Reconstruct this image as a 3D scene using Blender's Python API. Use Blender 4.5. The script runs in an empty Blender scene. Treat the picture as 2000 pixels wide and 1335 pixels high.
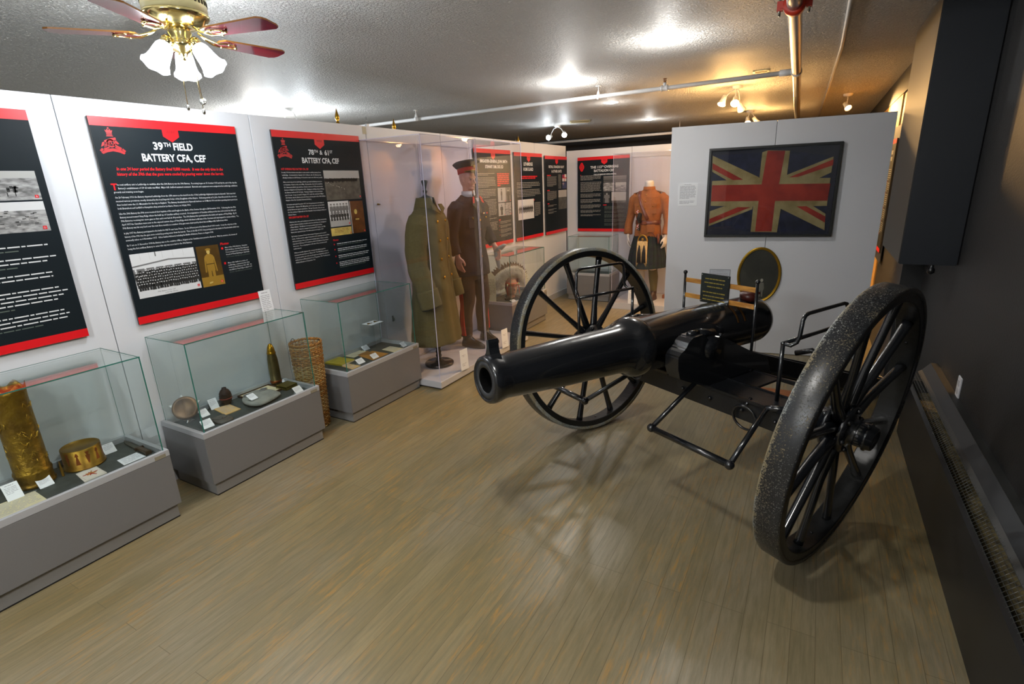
import bpy, bmesh, math, random
from mathutils import Vector, Matrix, Euler
PI = math.pi
R = math.radians
sc = bpy.context.scene
C = sc.collection

# ------------------------------------------------------------------ camera
fwd = Vector((-0.47955, 0.82883, -0.28816)).normalized()
rgt = Vector((0.87107, 0.48950, -0.03899))
rgt = (rgt - fwd * rgt.dot(fwd)).normalized()
upv = rgt.cross(fwd)
cam_data = bpy.data.cameras.new('camera')
cam_data.sensor_width = 36.0
cam_data.lens = 1021.78 / 2000 * 36.0
cam_data.clip_start = 0.05
cam = bpy.data.objects.new('camera', cam_data)
cam.matrix_world = Matrix(((rgt.x, upv.x, -fwd.x, 3.8126), (rgt.y, upv.y, -fwd.y, 0.0), (rgt.z, upv.z, -fwd.z, 1.6834), (0, 0, 0, 1)))
C.objects.link(cam)
sc.camera = cam

# ------------------------------------------------------------------ world and exposure
w = bpy.data.worlds.new('world')
sc.world = w
w.use_nodes = True
w.node_tree.nodes['Background'].inputs[0].default_value = (0.55, 0.6, 0.7, 1)
w.node_tree.nodes['Background'].inputs[1].default_value = 0.05
sc.view_settings.view_transform = 'Standard'
sc.view_settings.look = 'None'
sc.view_settings.gamma = 1.0
sc.view_settings.use_curve_mapping = False
sc.view_settings.exposure = 1.16
sc.cycles.max_bounces = 8
sc.cycles.transparent_max_bounces = 24
sc.cycles.sample_clamp_indirect = 6.0
sc.cycles.caustics_reflective = False
sc.cycles.caustics_refractive = False
CEIL = 2.6
COOL = (0.88, 0.95, 1.0)
NEUTRAL = (1.0, 0.93, 0.82)
WARM = (1.0, 0.56, 0.19)
P_FAN, P_DOWN, P_BACK, P_COOLSPOT, P_WARM = 10.0, 20.0, 30.0, 11.0, 80.0

def light(name, kind, loc, power, color=(1, 1, 1), radius=0.03, target=None, angle=None, blend=0.5, parent=None, spec=1.0):
    ld = bpy.data.lights.new(name, kind)
    ld.energy = power
    ld.color = color
    if kind == 'AREA':
        ld.shape = 'DISK'
        ld.size = radius * 2
    else:
        ld.shadow_soft_size = radius
    if kind == 'SPOT':
        ld.spot_size = angle or R(100)
        ld.spot_blend = blend
    ld.specular_factor = spec
    o = bpy.data.objects.new(name, ld)
    C.objects.link(o)
    o.location = loc
    if target is not None:
        d = Vector(target) - Vector(loc)
        o.rotation_euler = d.to_track_quat('-Z', 'Y').to_euler()
    if parent:
        o.parent = parent
    return o

# ------------------------------------------------------------------ materials
MATS = {}
def rgb(h):
    if not isinstance(h, str): return tuple(h[:3]) + (1,)
    h = h.lstrip('#')
    c = [int(h[i:i + 2], 16) / 255 for i in (0, 2, 4)]
    return tuple((x / 12.92 if x <= 0.04045 else ((x + 0.055) / 1.055) ** 2.4) for x in c) + (1,)

def mat(name, color, rough=0.5, metal=0.0, var=0.0, vscale=20.0, bump=0.0, bscale=60.0, coat=0.0, color2=None, spec=0.5, emis=0.0, emis_col=None, stretch=None, detail=4.0, sheen=0.0, sss=0.0):
    if name in MATS:
        return MATS[name]
    m = bpy.data.materials.new(name)
    m.use_nodes = True
    nt = m.node_tree
    b = nt.nodes['Principled BSDF']
    col = rgb(color) if isinstance(color, str) else tuple(color) + (1,) * (4 - len(color))
    b.inputs['Base Color'].default_value = col
    b.inputs['Roughness'].default_value = rough
    b.inputs['Metallic'].default_value = metal
    b.inputs['Coat Weight'].default_value = coat
    b.inputs['Coat Roughness'].default_value = 0.05
    b.inputs['Specular IOR Level'].default_value = spec
    b.inputs['Sheen Weight'].default_value = sheen
    if sss:
        b.inputs['Subsurface Weight'].default_value = sss
        b.inputs['Subsurface Radius'].default_value = (0.01, 0.004, 0.002)
        b.inputs['Subsurface Scale'].default_value = 1.0
    if emis:
        b.inputs['Emission Color'].default_value = rgb(emis_col) if emis_col else col
        b.inputs['Emission Strength'].default_value = emis
    if var or color2 or bump:
        tc = nt.nodes.new('ShaderNodeTexCoord')
        mp = nt.nodes.new('ShaderNodeMapping')
        nt.links.new(tc.outputs['Object'], mp.inputs[0])
        if stretch:
            mp.inputs['Scale'].default_value = stretch
    if var or color2:
        n = nt.nodes.new('ShaderNodeTexNoise')
        n.inputs['Scale'].default_value = vscale
        n.inputs['Detail'].default_value = detail
        nt.links.new(mp.outputs[0], n.inputs['Vector'])
        rp = nt.nodes.new('ShaderNodeValToRGB')
        rp.color_ramp.elements[0].position = 0.35
        rp.color_ramp.elements[1].position = 0.65
        c2 = rgb(color2) if color2 else tuple(max(0, x * (1 - var)) for x in col[:3]) + (1,)
        c1 = col if color2 else tuple(min(1, x * (1 + var)) for x in col[:3]) + (1,)
        rp.color_ramp.elements[0].color = c1
        rp.color_ramp.elements[1].color = c2
        nt.links.new(n.outputs[0], rp.inputs[0])
        nt.links.new(rp.outputs[0], b.inputs['Base Color'])
    if bump:
        n2 = nt.nodes.new('ShaderNodeTexNoise')
        n2.inputs['Scale'].default_value = bscale
        n2.inputs['Detail'].default_value = 3
        nt.links.new(mp.outputs[0], n2.inputs['Vector'])
        bp = nt.nodes.new('ShaderNodeBump')
        bp.inputs['Strength'].default_value = min(1, bump)
        bp.inputs['Distance'].default_value = 0.01
        nt.links.new(n2.outputs[0], bp.inputs['Height'])
        nt.links.new(bp.outputs[0], b.inputs['Normal'])
    MATS[name] = m
    return m

def opal_mat(name, col, strength, through):
    m = bpy.data.materials.new(name); m.use_nodes = True
    nt = m.node_tree; nt.nodes.clear()
    out = nt.nodes.new('ShaderNodeOutputMaterial'); e = nt.nodes.new('ShaderNodeEmission'); t = nt.nodes.new('ShaderNodeBsdfTransparent'); mx = nt.nodes.new('ShaderNodeMixShader')
    e.inputs[0].default_value = rgb(col); e.inputs[1].default_value = strength; mx.inputs[0].default_value = 1 - through
    nt.links.new(e.outputs[0], mx.inputs[1 + 1]); nt.links.new(t.outputs[0], mx.inputs[1]); nt.links.new(mx.outputs[0], out.inputs[0])
    MATS[name] = m
    return m

def glass_mat(name, tint, refl=0.05, slope=0.75, rough=0.0, trans=1.0, haze=0.0):
    """thin clear sheet: passes light straight through, mirrors a little, more at grazing angles"""
    m = bpy.data.materials.new(name)
    m.use_nodes = True
    nt = m.node_tree
    nt.nodes.clear()
    out = nt.nodes.new('ShaderNodeOutputMaterial')
    tr = nt.nodes.new('ShaderNodeBsdfTransparent')
    tr.inputs[0].default_value = tint + (1,)
    gl = nt.nodes.new('ShaderNodeBsdfGlossy')
    gl.inputs['Roughness'].default_value = rough
    gl.inputs[0].default_value = (0.95, 0.98, 0.97, 1)
    lw = nt.nodes.new('ShaderNodeLayerWeight')
    lw.inputs['Blend'].default_value = 0.5
    pw = nt.nodes.new('ShaderNodeMath'); pw.operation = 'POWER'; pw.inputs[1].default_value = 4.5
    nt.links.new(lw.outputs['Facing'], pw.inputs[0])
    fr = nt.nodes.new('ShaderNodeMath'); fr.operation = 'MULTIPLY_ADD'; fr.inputs[1].default_value = slope; fr.inputs[2].default_value = refl * 0.5
    nt.links.new(pw.outputs[0], fr.inputs[0])
    mx = nt.nodes.new('ShaderNodeMixShader')
    nt.links.new(fr.outputs[0], mx.inputs[0])
    src = tr
    if haze:
        df = nt.nodes.new('ShaderNodeBsdfDiffuse')
        df.inputs[0].default_value = (0.8, 0.82, 0.85, 1)
        m2 = nt.nodes.new('ShaderNodeMixShader')
        m2.inputs[0].default_value = haze
        nt.links.new(tr.outputs[0], m2.inputs[1])
        nt.links.new(df.outputs[0], m2.inputs[2])
        src = m2
    nt.links.new(src.outputs[0], mx.inputs[1])
    nt.links.new(gl.outputs[0], mx.inputs[2])
    nt.links.new(mx.outputs[0], out.inputs[0])
    MATS[name] = m
    return m

BLACK_GLOSS = mat('black_gloss_paint', (0.006, 0.007, 0.009), 0.22, coat=0.5, bump=0.05, bscale=25)
BLACK_SATIN = mat('black_satin_paint', (0.007, 0.008, 0.010), 0.30, bump=0.08, bscale=70)
BLACK_BOARD = mat('black_poster_print', (0.005, 0.010, 0.014), 0.55, spec=0.22)
RED_PRINT = mat('red_poster_print', (0.72, 0.006, 0.012), 0.42)
WHITE_PRINT = mat('white_print', (0.72, 0.74, 0.76), 0.5)
GREY_PRINT = mat('grey_print', (0.16, 0.18, 0.17), 0.5)
DARK_PRINT = mat('dark_print', (0.05, 0.05, 0.055), 0.5)
PARTITION = mat('white_laminate_panel', (0.69, 0.705, 0.745), 0.42)
PARTITION_EDGE = mat('panel_joint_grey', (0.18, 0.18, 0.19), 0.6)
GREY_LAM = mat('grey_laminate', (0.165, 0.165, 0.170), 0.35, var=0.03, vscale=400)
GREY_LAM_TOP = mat('pale_grey_laminate_edge', (0.38, 0.39, 0.41), 0.35)
DECK = mat('dark_green_grey_deck', (0.035, 0.043, 0.040), 0.6, var=0.2, vscale=30)
CARD = mat('white_card', (0.80, 0.82, 0.85), 0.5)
PAPER = mat('aged_cream_paper', '#d8cda6', 0.7, var=0.06, vscale=15)
PAPER_OLD = mat('brown_paper', '#c9a76c', 0.7, var=0.1, vscale=15)
BRASS = mat('tarnished_brass', '#8a6a1c', 0.38, 0.8, color2='#6b4c12', vscale=14, bump=0.1, bscale=40)
BRASS_BRIGHT = mat('bright_brass', '#e6d392', 0.16, 1.0)
GOLD = mat('gold_metal', '#c8962e', 0.25, 1.0)
COPPER = mat('copper_band', '#8c4a22', 0.35, 0.9)
STEEL = mat('nickel_steel', '#b9b9b4', 0.25, 1.0)
DARK_NAVY = mat('dark_navy_wall_paint', (0.0085, 0.0088, 0.0095), 0.55, bump=0.15, bscale=120)
GLASS_CASE = glass_mat('case_glass', (0.95, 0.972, 0.968))
GLASS_EDGE = mat('green_glass_edge', (0.02, 0.16, 0.125), 0.12, coat=0.4)
ACRYLIC = glass_mat('clear_acrylic', (0.975, 0.97, 0.985), refl=0.03, slope=0.45, haze=0.003)
ACRYLIC_EDGE = mat('acrylic_edge', (0.52, 0.50, 0.66), 0.1, coat=0.6)
CLEAR_STAND = glass_mat('clear_stand', (0.93, 0.94, 0.95))
PICTURE_GLASS = glass_mat('picture_glass', (0.97, 0.98, 0.98))

# ------------------------------------------------------------------ mesh helpers
class MB:
    def __init__(s):
        s.v = []; s.f = []; s.m = []; s.sm = []
    def add(s, vs, fs, mi=0, M=None, smooth=False):
        o = len(s.v)
        for p in vs:
            p = Vector(p)
            if M is not None: p = M @ p
            s.v.append(p)
        for f in fs:
            s.f.append([i + o for i in f]); s.m.append(mi); s.sm.append(smooth)
    def box(s, x0, x1, y0, y1, z0, z1, mi=0, M=None):
        vs = [(x0, y0, z0), (x1, y0, z0), (x1, y1, z0), (x0, y1, z0), (x0, y0, z1), (x1, y0, z1), (x1, y1, z1), (x0, y1, z1)]
        s.add(vs, [(0, 3, 2, 1), (4, 5, 6, 7), (0, 1, 5, 4), (1, 2, 6, 5), (2, 3, 7, 6), (3, 0, 4, 7)], mi, M)
    def lathe(s, prof, seg=32, M=None, mi=0, cap=True, smooth=True, a0=0.0, a1=2 * PI):
        """prof: list of (radius, z) about local Z"""
        vs = []; fs = []
        full = abs(a1 - a0 - 2 * PI) < 1e-6
        n = seg if full else seg + 1
        for r, z in prof:
            for k in range(n):
                a = a0 + (a1 - a0) * k / seg
                vs.append((r * math.cos(a), r * math.sin(a), z))
        for i in range(len(prof) - 1):
            for k in range(seg):
                k2 = (k + 1) % n if full else k + 1
                fs.append((i * n + k, i * n + k2, (i + 1) * n + k2, (i + 1) * n + k))
        s.add(vs, fs, mi, M, smooth)
        if cap and full:
            for i, rev in ((0, True), (len(prof) - 1, False)):
                if prof[i][0] > 1e-5:
                    f = list(range(n))
                    s.add([vs[i * n + k] for k in range(n)], [f[::-1] if rev else f], mi, M)
    def tube(s, pts, r, seg=10, mi=0, M=None, closed=False, cap=True, smooth=True, flat=1.0):
        """r: number or list; sweeps a circle (or flattened circle) along pts"""
        P = [Vector(p) for p in pts]
        n = len(P)
        rs = r if isinstance(r, (list, tuple)) else [r] * n
        T = []
        for i in range(n):
            if closed: t = P[(i + 1) % n] - P[i - 1]
            elif i == 0: t = P[1] - P[0]
            elif i == n - 1: t = P[-1] - P[-2]
            else: t = (P[i + 1] - P[i]).normalized() + (P[i] - P[i - 1]).normalized()
            if t.length < 1e-9: t = Vector((0, 0, 1))
            T.append(t.normalized())
        up = Vector((0, 0, 1)) if abs(T[0].z) < 0.9 else Vector((1, 0, 0))
        N = (up - T[0] * up.dot(T[0])).normalized()
        vs = []
        for i in range(n):
            N = (N - T[i] * N.dot(T[i]))
            if N.length < 1e-6: N = T[i].orthogonal()
            N.normalize()
            B = T[i].cross(N)
            rr = rs[i] if isinstance(rs[i], tuple) else (rs[i], rs[i] * flat)
            for k in range(seg):
                a = 2 * PI * k / seg
                vs.append(P[i] + N * (rr[0] * math.cos(a)) + B * (rr[1] * math.sin(a)))
        fs = []
        for i in range(n if closed else n - 1):
            j = (i + 1) % n
            for k in range(seg):
                k2 = (k + 1) % seg
                fs.append((i * seg + k, i * seg + k2, j * seg + k2, j * seg + k))
        if cap and not closed:
            fs.append(tuple(range(seg))[::-1])
            fs.append(tuple((n - 1) * seg + k for k in range(seg)))
        s.add(vs, fs, mi, M, smooth)
    def loft(s, rings, seg=28, mi=0, M=None, smooth=True):
        """rings: (cx,cy,cz,rx,ry[,power]) horizontal superellipse sections from bottom to top, closed ends"""
        vs = []; fs = []
        for rg in rings:
            cx, cy, cz, rx, ry = rg[:5]
            p = rg[5] if len(rg) > 5 else 2.0
            for k in range(seg):
                a = 2 * PI * k / seg
                c, d = math.cos(a), math.sin(a)
                vs.append((cx + rx * math.copysign(abs(c) ** (2 / p), c), cy + ry * math.copysign(abs(d) ** (2 / p), d), cz))
        n = len(rings)
        for i in range(n - 1):
            for k in range(seg):
                k2 = (k + 1) % seg
                fs.append((i * seg + k, i * seg + k2, (i + 1) * seg + k2, (i + 1) * seg + k))
        fs.append(tuple(range(seg))[::-1])
        fs.append(tuple((n - 1) * seg + k for k in range(seg)))
        s.add(vs, fs, mi, M, smooth)
    def ball(s, c, r, seg=16, mi=0, M=None):
        rx, ry, rz = r if isinstance(r, (tuple, list)) else (r, r, r)
        prof = []
        n = max(6, seg // 2)
        T = Matrix.Translation(Vector(c)) @ Matrix.Diagonal((rx, ry, rz, 1))
        if M is not None: T = M @ T
        prof = [(max(1e-4, math.sin(PI * i / n)), -math.cos(PI * i / n)) for i in range(n + 1)]
        s.lathe(prof, seg, T, mi, cap=False)
    def prism(s, poly, z0, z1, mi=0, M=None, side_mi=None):
        """poly in XY extruded along Z; poly counter-clockwise"""
        a = sum(poly[i][0] * poly[(i + 1) % len(poly)][1] - poly[(i + 1) % len(poly)][0] * poly[i][1] for i in range(len(poly)))
        if a < 0: poly = poly[::-1]
        n = len(poly)
        vs = [(x, y, z0) for x, y in poly] + [(x, y, z1) for x, y in poly]
        s.add(vs, [tuple(range(n))[::-1], tuple(range(n, 2 * n))], mi, M)
        s.add(vs, [(i, (i + 1) % n, n + (i + 1) % n, n + i) for i in range(n)], mi if side_mi is None else side_mi, M)
    def quad(s, a, b, c, d, mi=0, M=None):
        s.add([a, b, c, d], [(0, 1, 2, 3)], mi, M)
    def mesh(s, name, mats, bevel=0.0, bseg=2, merge=False, sharp=None):
        me = bpy.data.meshes.new(name)
        me.from_pydata([tuple(p) for p in s.v], [], s.f)
        for i, p in enumerate(me.polygons):
            p.material_index = s.m[i]
            p.use_smooth = s.sm[i]
        for m in (mats if isinstance(mats, (list, tuple)) else [mats]):
            me.materials.append(m)
        if bevel or merge:
            bm = bmesh.new(); bm.from_mesh(me)
            if merge: bmesh.ops.remove_doubles(bm, verts=bm.verts, dist=1e-5)
            if bevel:
                es = [e for e in bm.edges if len(e.link_faces) == 2 and e.calc_face_angle(0) > R(30)]
                bmesh.ops.bevel(bm, geom=es, offset=bevel, segments=bseg, affect='EDGES', clamp_overlap=True)
            bm.to_mesh(me); bm.free()
        me.update()
        return me
    def build(s, name, mats, parent=None, bevel=0.0, loc=None, bseg=2, merge=False):
        o = bpy.data.objects.new(name, s.mesh(name, mats, bevel, bseg, merge))
        C.objects.link(o)
        if parent is not None: o.parent = parent
        if loc is not None: o.location = loc
        return o
    def fused(s, name, m, parent=None, voxel=0.01, smooth=6, loc=None, fn=None):
        """all pieces melted into one continuous skin"""
        me0 = s.mesh(name, m)
        t = bpy.data.objects.new('tmp', me0); C.objects.link(t)
        md = t.modifiers.new('r', 'REMESH'); md.mode = 'VOXEL'; md.voxel_size = voxel; md.use_smooth_shade = True
        if smooth:
            sm = t.modifiers.new('s', 'SMOOTH'); sm.iterations = smooth; sm.factor = 0.5
        dg = bpy.context.evaluated_depsgraph_get()
        me = bpy.data.meshes.new_from_object(t.evaluated_get(dg))
        bpy.data.objects.remove(t, do_unlink=True)
        bpy.data.meshes.remove(me0)
        me.name = name
        if fn:
            for v in me.vertices: v.co = fn(v.co)
        for p in me.polygons: p.use_smooth = True
        me.materials.clear()
        for q in (m if isinstance(m, (list, tuple)) else [m]): me.materials.append(q)
        o = bpy.data.objects.new(name, me); C.objects.link(o)
        if parent is not None: o.parent = parent
        if loc is not None: o.location = loc
        return o

def tag(o, label=None, cat=None, group=None, kind=None):
    if label: o['label'] = label
    if cat: o['category'] = cat
    if group: o['group'] = group
    if kind: o['kind'] = kind
    return o
def thing(name, label, cat, loc=(0, 0, 0), rz=0.0, group=None, M=None):
    o = bpy.data.objects.new(name, None)
    o.empty_display_size = 0.05
    C.objects.link(o)
    if M is not None: o.matrix_world = M
    else:
        o.location = loc; o.rotation_euler = (0, 0, rz)
    return tag(o, label, cat, group)
def structure(name, mb, mats, bevel=0.0):
    return tag(mb.build(name, mats, bevel=bevel), kind='structure')
def kids(o): return [c for c in C.objects if c.parent == o]
def copy_tree(o, loc=None, rz=None, label=None, group=None, parent=None):
    c = o.copy(); C.objects.link(c)
    if parent is not None: c.parent = parent
    for ch in kids(o): copy_tree(ch, parent=c)
    if loc is not None: c.location = loc
    if rz is not None: c.rotation_euler = (0, 0, rz)
    if label: c['label'] = label
    if group: c['group'] = group
    return c
def axes(o, x, y, z):
    x, y, z = Vector(x), Vector(y), Vector(z)
    return Matrix(((x.x, y.x, z.x, o[0]), (x.y, y.y, z.y, o[1]), (x.z, y.z, z.z, o[2]), (0, 0, 0, 1)))
def TR(x, y, z): return Matrix.Translation((x, y, z))
def RX(a): return Matrix.Rotation(a, 4, 'X')
def RY(a): return Matrix.Rotation(a, 4, 'Y')
def RZ(a): return Matrix.Rotation(a, 4, 'Z')

# lettering: every line becomes real mesh letters
_txt = {}
def text_polys(s, bold=0.0, res=2):
    key = (s, bold, res)
    if key in _txt: return _txt[key]
    cu = bpy.data.curves.new('t', 'FONT')
    cu.body = s; cu.size = 1.0; cu.resolution_u = res; cu.offset = bold
    o = bpy.data.objects.new('t', cu); C.objects.link(o)
    dg = bpy.context.evaluated_depsgraph_get()
    me = bpy.data.meshes.new_from_object(o.evaluated_get(dg))
    vs = [tuple(v.co) for v in me.vertices]; fs = [tuple(p.vertices) for p in me.polygons]
    bpy.data.objects.remove(o, do_unlink=True); bpy.data.curves.remove(cu); bpy.data.meshes.remove(me)
    if vs:
        x0 = min(v[0] for v in vs); x1 = max(v[0] for v in vs)
    else: x0 = x1 = 0
    _txt[key] = (vs, fs, x0, x1)
    return _txt[key]
def put_text(mb, s, x, y, h, width=None, mi=0, align='l', bold=0.0, z=0.0, res=2, M=None, maxw=None, slant=0.0):
    vs, fs, x0, x1 = text_polys(s, bold, res)
    if not vs: return 0
    k = h / 0.73
    kx = k if width is None else width / (x1 - x0)
    wd = (x1 - x0) * kx
    if maxw and wd > maxw: kx *= maxw / wd; wd = maxw
    ox = x if align == 'l' else (x - wd / 2 if align == 'c' else x - wd)
    mb.add([((vx - x0) * kx + ox + vy * k * slant, vy * k + y, z) for vx, vy, vz in vs], fs, mi, M)
    return wd
def put_lines(mb, x, y, w, h, n, mi=0, z=0.0, rnd=None, last=0.6, thick=0.36, M=None):
    """a paragraph too small to read: rows of word-long strokes"""
    rnd = rnd or random.Random(int(x * 1000 + y * 7000))
    for i in range(n):
        yy = y - i * h
        L = w * (last if i == n - 1 and n > 1 else rnd.uniform(0.93, 1.0))
        cx = x
        while cx < x + L - h * 0.4:
            l = min(rnd.uniform(0.8, 3.6) * h, x + L - cx)
            mb.quad((cx, yy - h * thick, z), (cx + l, yy - h * thick, z), (cx + l, yy, z), (cx, yy, z), mi, M)
            cx += l + h * 0.35

# ------------------------------------------------------------------ the room
def floor_mat():
    m = bpy.data.materials.new('weathered_plank_floor'); m.use_nodes = True
    nt = m.node_tree; b = nt.nodes['Principled BSDF']; L = nt.links.new
    tc = nt.nodes.new('ShaderNodeTexCoord')
    mp = nt.nodes.new('ShaderNodeMapping'); mp.inputs['Rotation'].default_value = (0, 0, PI / 2)
    L(tc.outputs['Object'], mp.inputs[0])
    br = nt.nodes.new('ShaderNodeTexBrick')
    br.offset = 0.37; br.offset_frequency = 3
    br.inputs['Scale'].default_value = 1.0
    br.inputs['Brick Width'].default_value = 1.9
    br.inputs['Row Height'].default_value = 0.083
    br.inputs['Mortar Size'].default_value = 0.0011
    br.inputs['Mortar Smooth'].default_value = 0.1
    br.inputs['Bias'].default_value = 0.0
    br.inputs['Color1'].default_value = (0.0, 0.0, 0.0, 1)
    br.inputs['Color2'].default_value = (1, 1, 1, 1)
    br.inputs['Mortar'].default_value = (0.5, 0.5, 0.5, 1)
    L(mp.outputs[0], br.inputs['Vector'])
    def noise(scale, st, det=5, rough=0.6):
        mm = nt.nodes.new('ShaderNodeMapping'); mm.inputs['Scale'].default_value = st
        L(tc.outputs['Object'], mm.inputs[0])
        n = nt.nodes.new('ShaderNodeTexNoise'); n.inputs['Scale'].default_value = scale; n.inputs['Detail'].default_value = det
        n.inputs['Roughness'].default_value = rough
        L(mm.outputs[0], n.inputs['Vector']); return n
    def mix(fac, a, bb, blend='MIX'):
        x = nt.nodes.new('ShaderNodeMix'); x.data_type = 'RGBA'; x.blend_type = blend
        for s_, val in ((0, fac), (6, a), (7, bb)):
            if hasattr(val, 'links') or hasattr(val, 'is_linked'): L(val, x.inputs[s_])
            else: x.inputs[s_].default_value = val
        return x.outputs[2]
    def ramp(src, p0, p1, c0=(0, 0, 0, 1), c1=(1, 1, 1, 1)):
        r = nt.nodes.new('ShaderNodeValToRGB'); r.color_ramp.elements[0].position = p0; r.color_ramp.elements[1].position = p1
        r.color_ramp.elements[0].color = c0; r.color_ramp.elements[1].color = c1
        L(src, r.inputs[0]); return r.outputs[0]
    base = mix(br.outputs['Color'], FLOOR_A, FLOOR_B)
    big = noise(0.9, (1, 0.5, 1), 3)
    base = mix(ramp(big.outputs[0], 0.42, 0.62), base, FLOOR_C)
    grain = noise(6.0, (9, 0.7, 1), 6, 0.7)
    base = mix(ramp(grain.outputs[0], 0.40, 0.72, (0, 0, 0, 1), (0.75, 0.75, 0.75, 1)), base, FLOOR_DARK)
    gold = noise(5.0, (11, 1.2, 1), 8, 0.75)
    goldmask = noise(1.1, (2.2, 0.35, 1), 3)
    gm = nt.nodes.new('ShaderNodeMath'); gm.operation = 'MULTIPLY'
    L(ramp(gold.outputs[0], 0.51, 0.64), gm.inputs[0]); L(ramp(goldmask.outputs[0], 0.40, 0.60), gm.inputs[1])
    base = mix(gm.outputs[0], base, FLOOR_GOLD)
    line = ramp(br.outputs['Fac'], 0.0, 0.9)
    base = mix(line, base, FLOOR_GAP)
    L(base, b.inputs['Base Color'])
    rr = nt.nodes.new('ShaderNodeMapRange'); rr.inputs[3].default_value = 0.24; rr.inputs[4].default_value = 0.42
    L(grain.outputs[0], rr.inputs[0]); L(rr.outputs[0], b.inputs['Roughness'])
    bp = nt.nodes.new('ShaderNodeBump'); bp.inputs['Strength'].default_value = 0.25; bp.inputs['Distance'].default_value = 0.003
    mixh = nt.nodes.new('ShaderNodeMath'); mixh.operation = 'SUBTRACT'
    L(grain.outputs[0], mixh.inputs[0]); L(br.outputs['Fac'], mixh.inputs[1])
    L(mixh.outputs[0], bp.inputs['Height']); L(bp.outputs[0], b.inputs['Normal'])
    b.inputs['Specular IOR Level'].default_value = 0.45
    return m
FLOOR_A = (0.180, 0.142, 0.066, 1)
FLOOR_B = (0.235, 0.186, 0.094, 1)
FLOOR_C = (0.235, 0.200, 0.135, 1)
FLOOR_DARK = (0.12, 0.100, 0.052, 1)
FLOOR_GOLD = (0.33, 0.185, 0.05, 1)
FLOOR_GAP = (0.115, 0.088, 0.045, 1)
def ceiling_mat():
    m = bpy.data.materials.new('popcorn_ceiling'); m.use_nodes = True
    nt = m.node_tree; b = nt.nodes['Principled BSDF']; L = nt.links.new
    tc = nt.nodes.new('ShaderNodeTexCoord')
    n = nt.nodes.new('ShaderNodeTexNoise'); n.inputs['Scale'].default_value = 62; n.inputs['Detail'].default_value = 4; n.inputs['Roughness'].default_value = 0.65
    L(tc.outputs['Object'], n.inputs['Vector'])
    r = nt.nodes.new('ShaderNodeValToRGB'); r.color_ramp.elements[0].position = 0.42; r.color_ramp.elements[1].position = 0.62
    L(n.outputs[0], r.inputs[0])
    bp = nt.nodes.new('ShaderNodeBump'); bp.inputs['Strength'].default_value = 1.0; bp.inputs['Distance'].default_value = 0.05
    L(r.outputs[0], bp.inputs['Height']); L(bp.outputs[0], b.inputs['Normal'])
    b.inputs['Base Color'].default_value = (0.95, 0.94, 0.91, 1)
    b.inputs['Roughness'].default_value = 0.55
    b.inputs['Specular IOR Level'].default_value = 0.3
    return m
X0, X1, Y0, Y1 = -3.6, 4.44, -3.2, 11.6
mb = MB(); mb.box(X0, X1 + 0.14, Y0, Y1, -0.1, 0); structure('floor', mb, floor_mat())
mb = MB(); mb.box(X0, X1 + 0.14, Y0, Y1, CEIL, CEIL + 0.1); structure('ceiling', mb, ceiling_mat())
XR = 4.58
mb = MB(); mb.box(XR, XR + 0.12, Y0, 5.0, -0.1, CEIL + 0.1); mb.box(X1, XR + 0.12, 5.0, Y1, -0.1, CEIL + 0.1); structure('wall_right', mb, DARK_NAVY)
mb = MB(); mb.box(X0 - 0.12, X0, Y0, Y1, -0.1, CEIL + 0.1); structure('wall_left', mb, mat('far_left_wall_paint', (0.35, 0.35, 0.34), 0.7))
mb = MB(); mb.box(X0, X1, Y1, Y1 + 0.12, -0.1, CEIL + 0.1); structure('wall_back', mb, mat('black_back_wall', (0.02, 0.022, 0.026), 0.7))
mb = MB(); mb.box(X0, X1 + 0.14, Y0 - 0.12, Y0, -0.1, CEIL + 0.1); structure('wall_front', mb, mat('near_wall_paint', (0.4, 0.39, 0.37), 0.7))
# narrow raised seam running along the ceiling
mb = MB(); mb.tube([(3.872, 0.0, CEIL - 0.002), (3.845, 5.2, CEIL - 0.002), (3.665, 11.5, CEIL - 0.002)], 0.013, 6)
structure('trim_1', mb, mat('ceiling_seam', (0.78, 0.77, 0.74), 0.35))
# golden wall band seen past the flag panel
mb = MB(); mb.box(X1 - 0.012, X1, 6.75, 11.5, 0.0, CEIL - 0.22); structure('trim_2', mb, mat('ochre_wall_paint', (0.48, 0.27, 0.07), 0.6))
mb = MB(); mb.box(X1 - 0.018, X1, 6.2, 11.5, CEIL - 0.22, CEIL); structure('trim_3', mb, mat('black_cornice', (0.02, 0.02, 0.022), 0.6))

# partition walls: free-standing white panels, shorter than the ceiling
PW, PH = 1.06, 2.19
def partition(name, M, n, w=PW, label=None, h=PH, kick=True):
    """n panels side by side; local x along, y up, z out of the face"""
    t = thing(name, label, 'partition wall', M=M)
    for k in range(n):
        mb = MB(); g = 0.0022
        mb.box(k * w + g, (k + 1) * w - g, 0.004, h, -0.04, 0.0)
        mb.build('panel', PARTITION, t, bevel=0.0012, bseg=1)
    mb = MB(); mb.box(0.01, n * w - 0.01, 0.004, h - 0.01, -0.036, -0.008)
    mb.build('joint_strip', PARTITION_EDGE, t)
    if not kick: return t
    mb = MB(); mb.box(0.01, n * w - 0.01, 0.0, 0.085, -0.002, 0.012)
    mb.build('kick_board', mat('grey_kick_board', (0.42, 0.43, 0.45), 0.5), t)
    return t
M_LEFT = axes((0.5, 0.275, 0), (0, 1, 0), (0, 0, 1), (1, 0, 0))
M_LEFT0 = axes((0.5, 0.275 - 2 * PW, 0), (0, 1, 0), (0, 0, 1), (1, 0, 0))
partition('display_partition', M_LEFT, 3, label='long white partition on the left carrying the tall black and red posters')
M_LEFT2 = axes((0.497, 0.275 + 3 * PW + 0.004, 0), (0, 1, 0), (0, 0, 1), (1, 0, 0))
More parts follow.
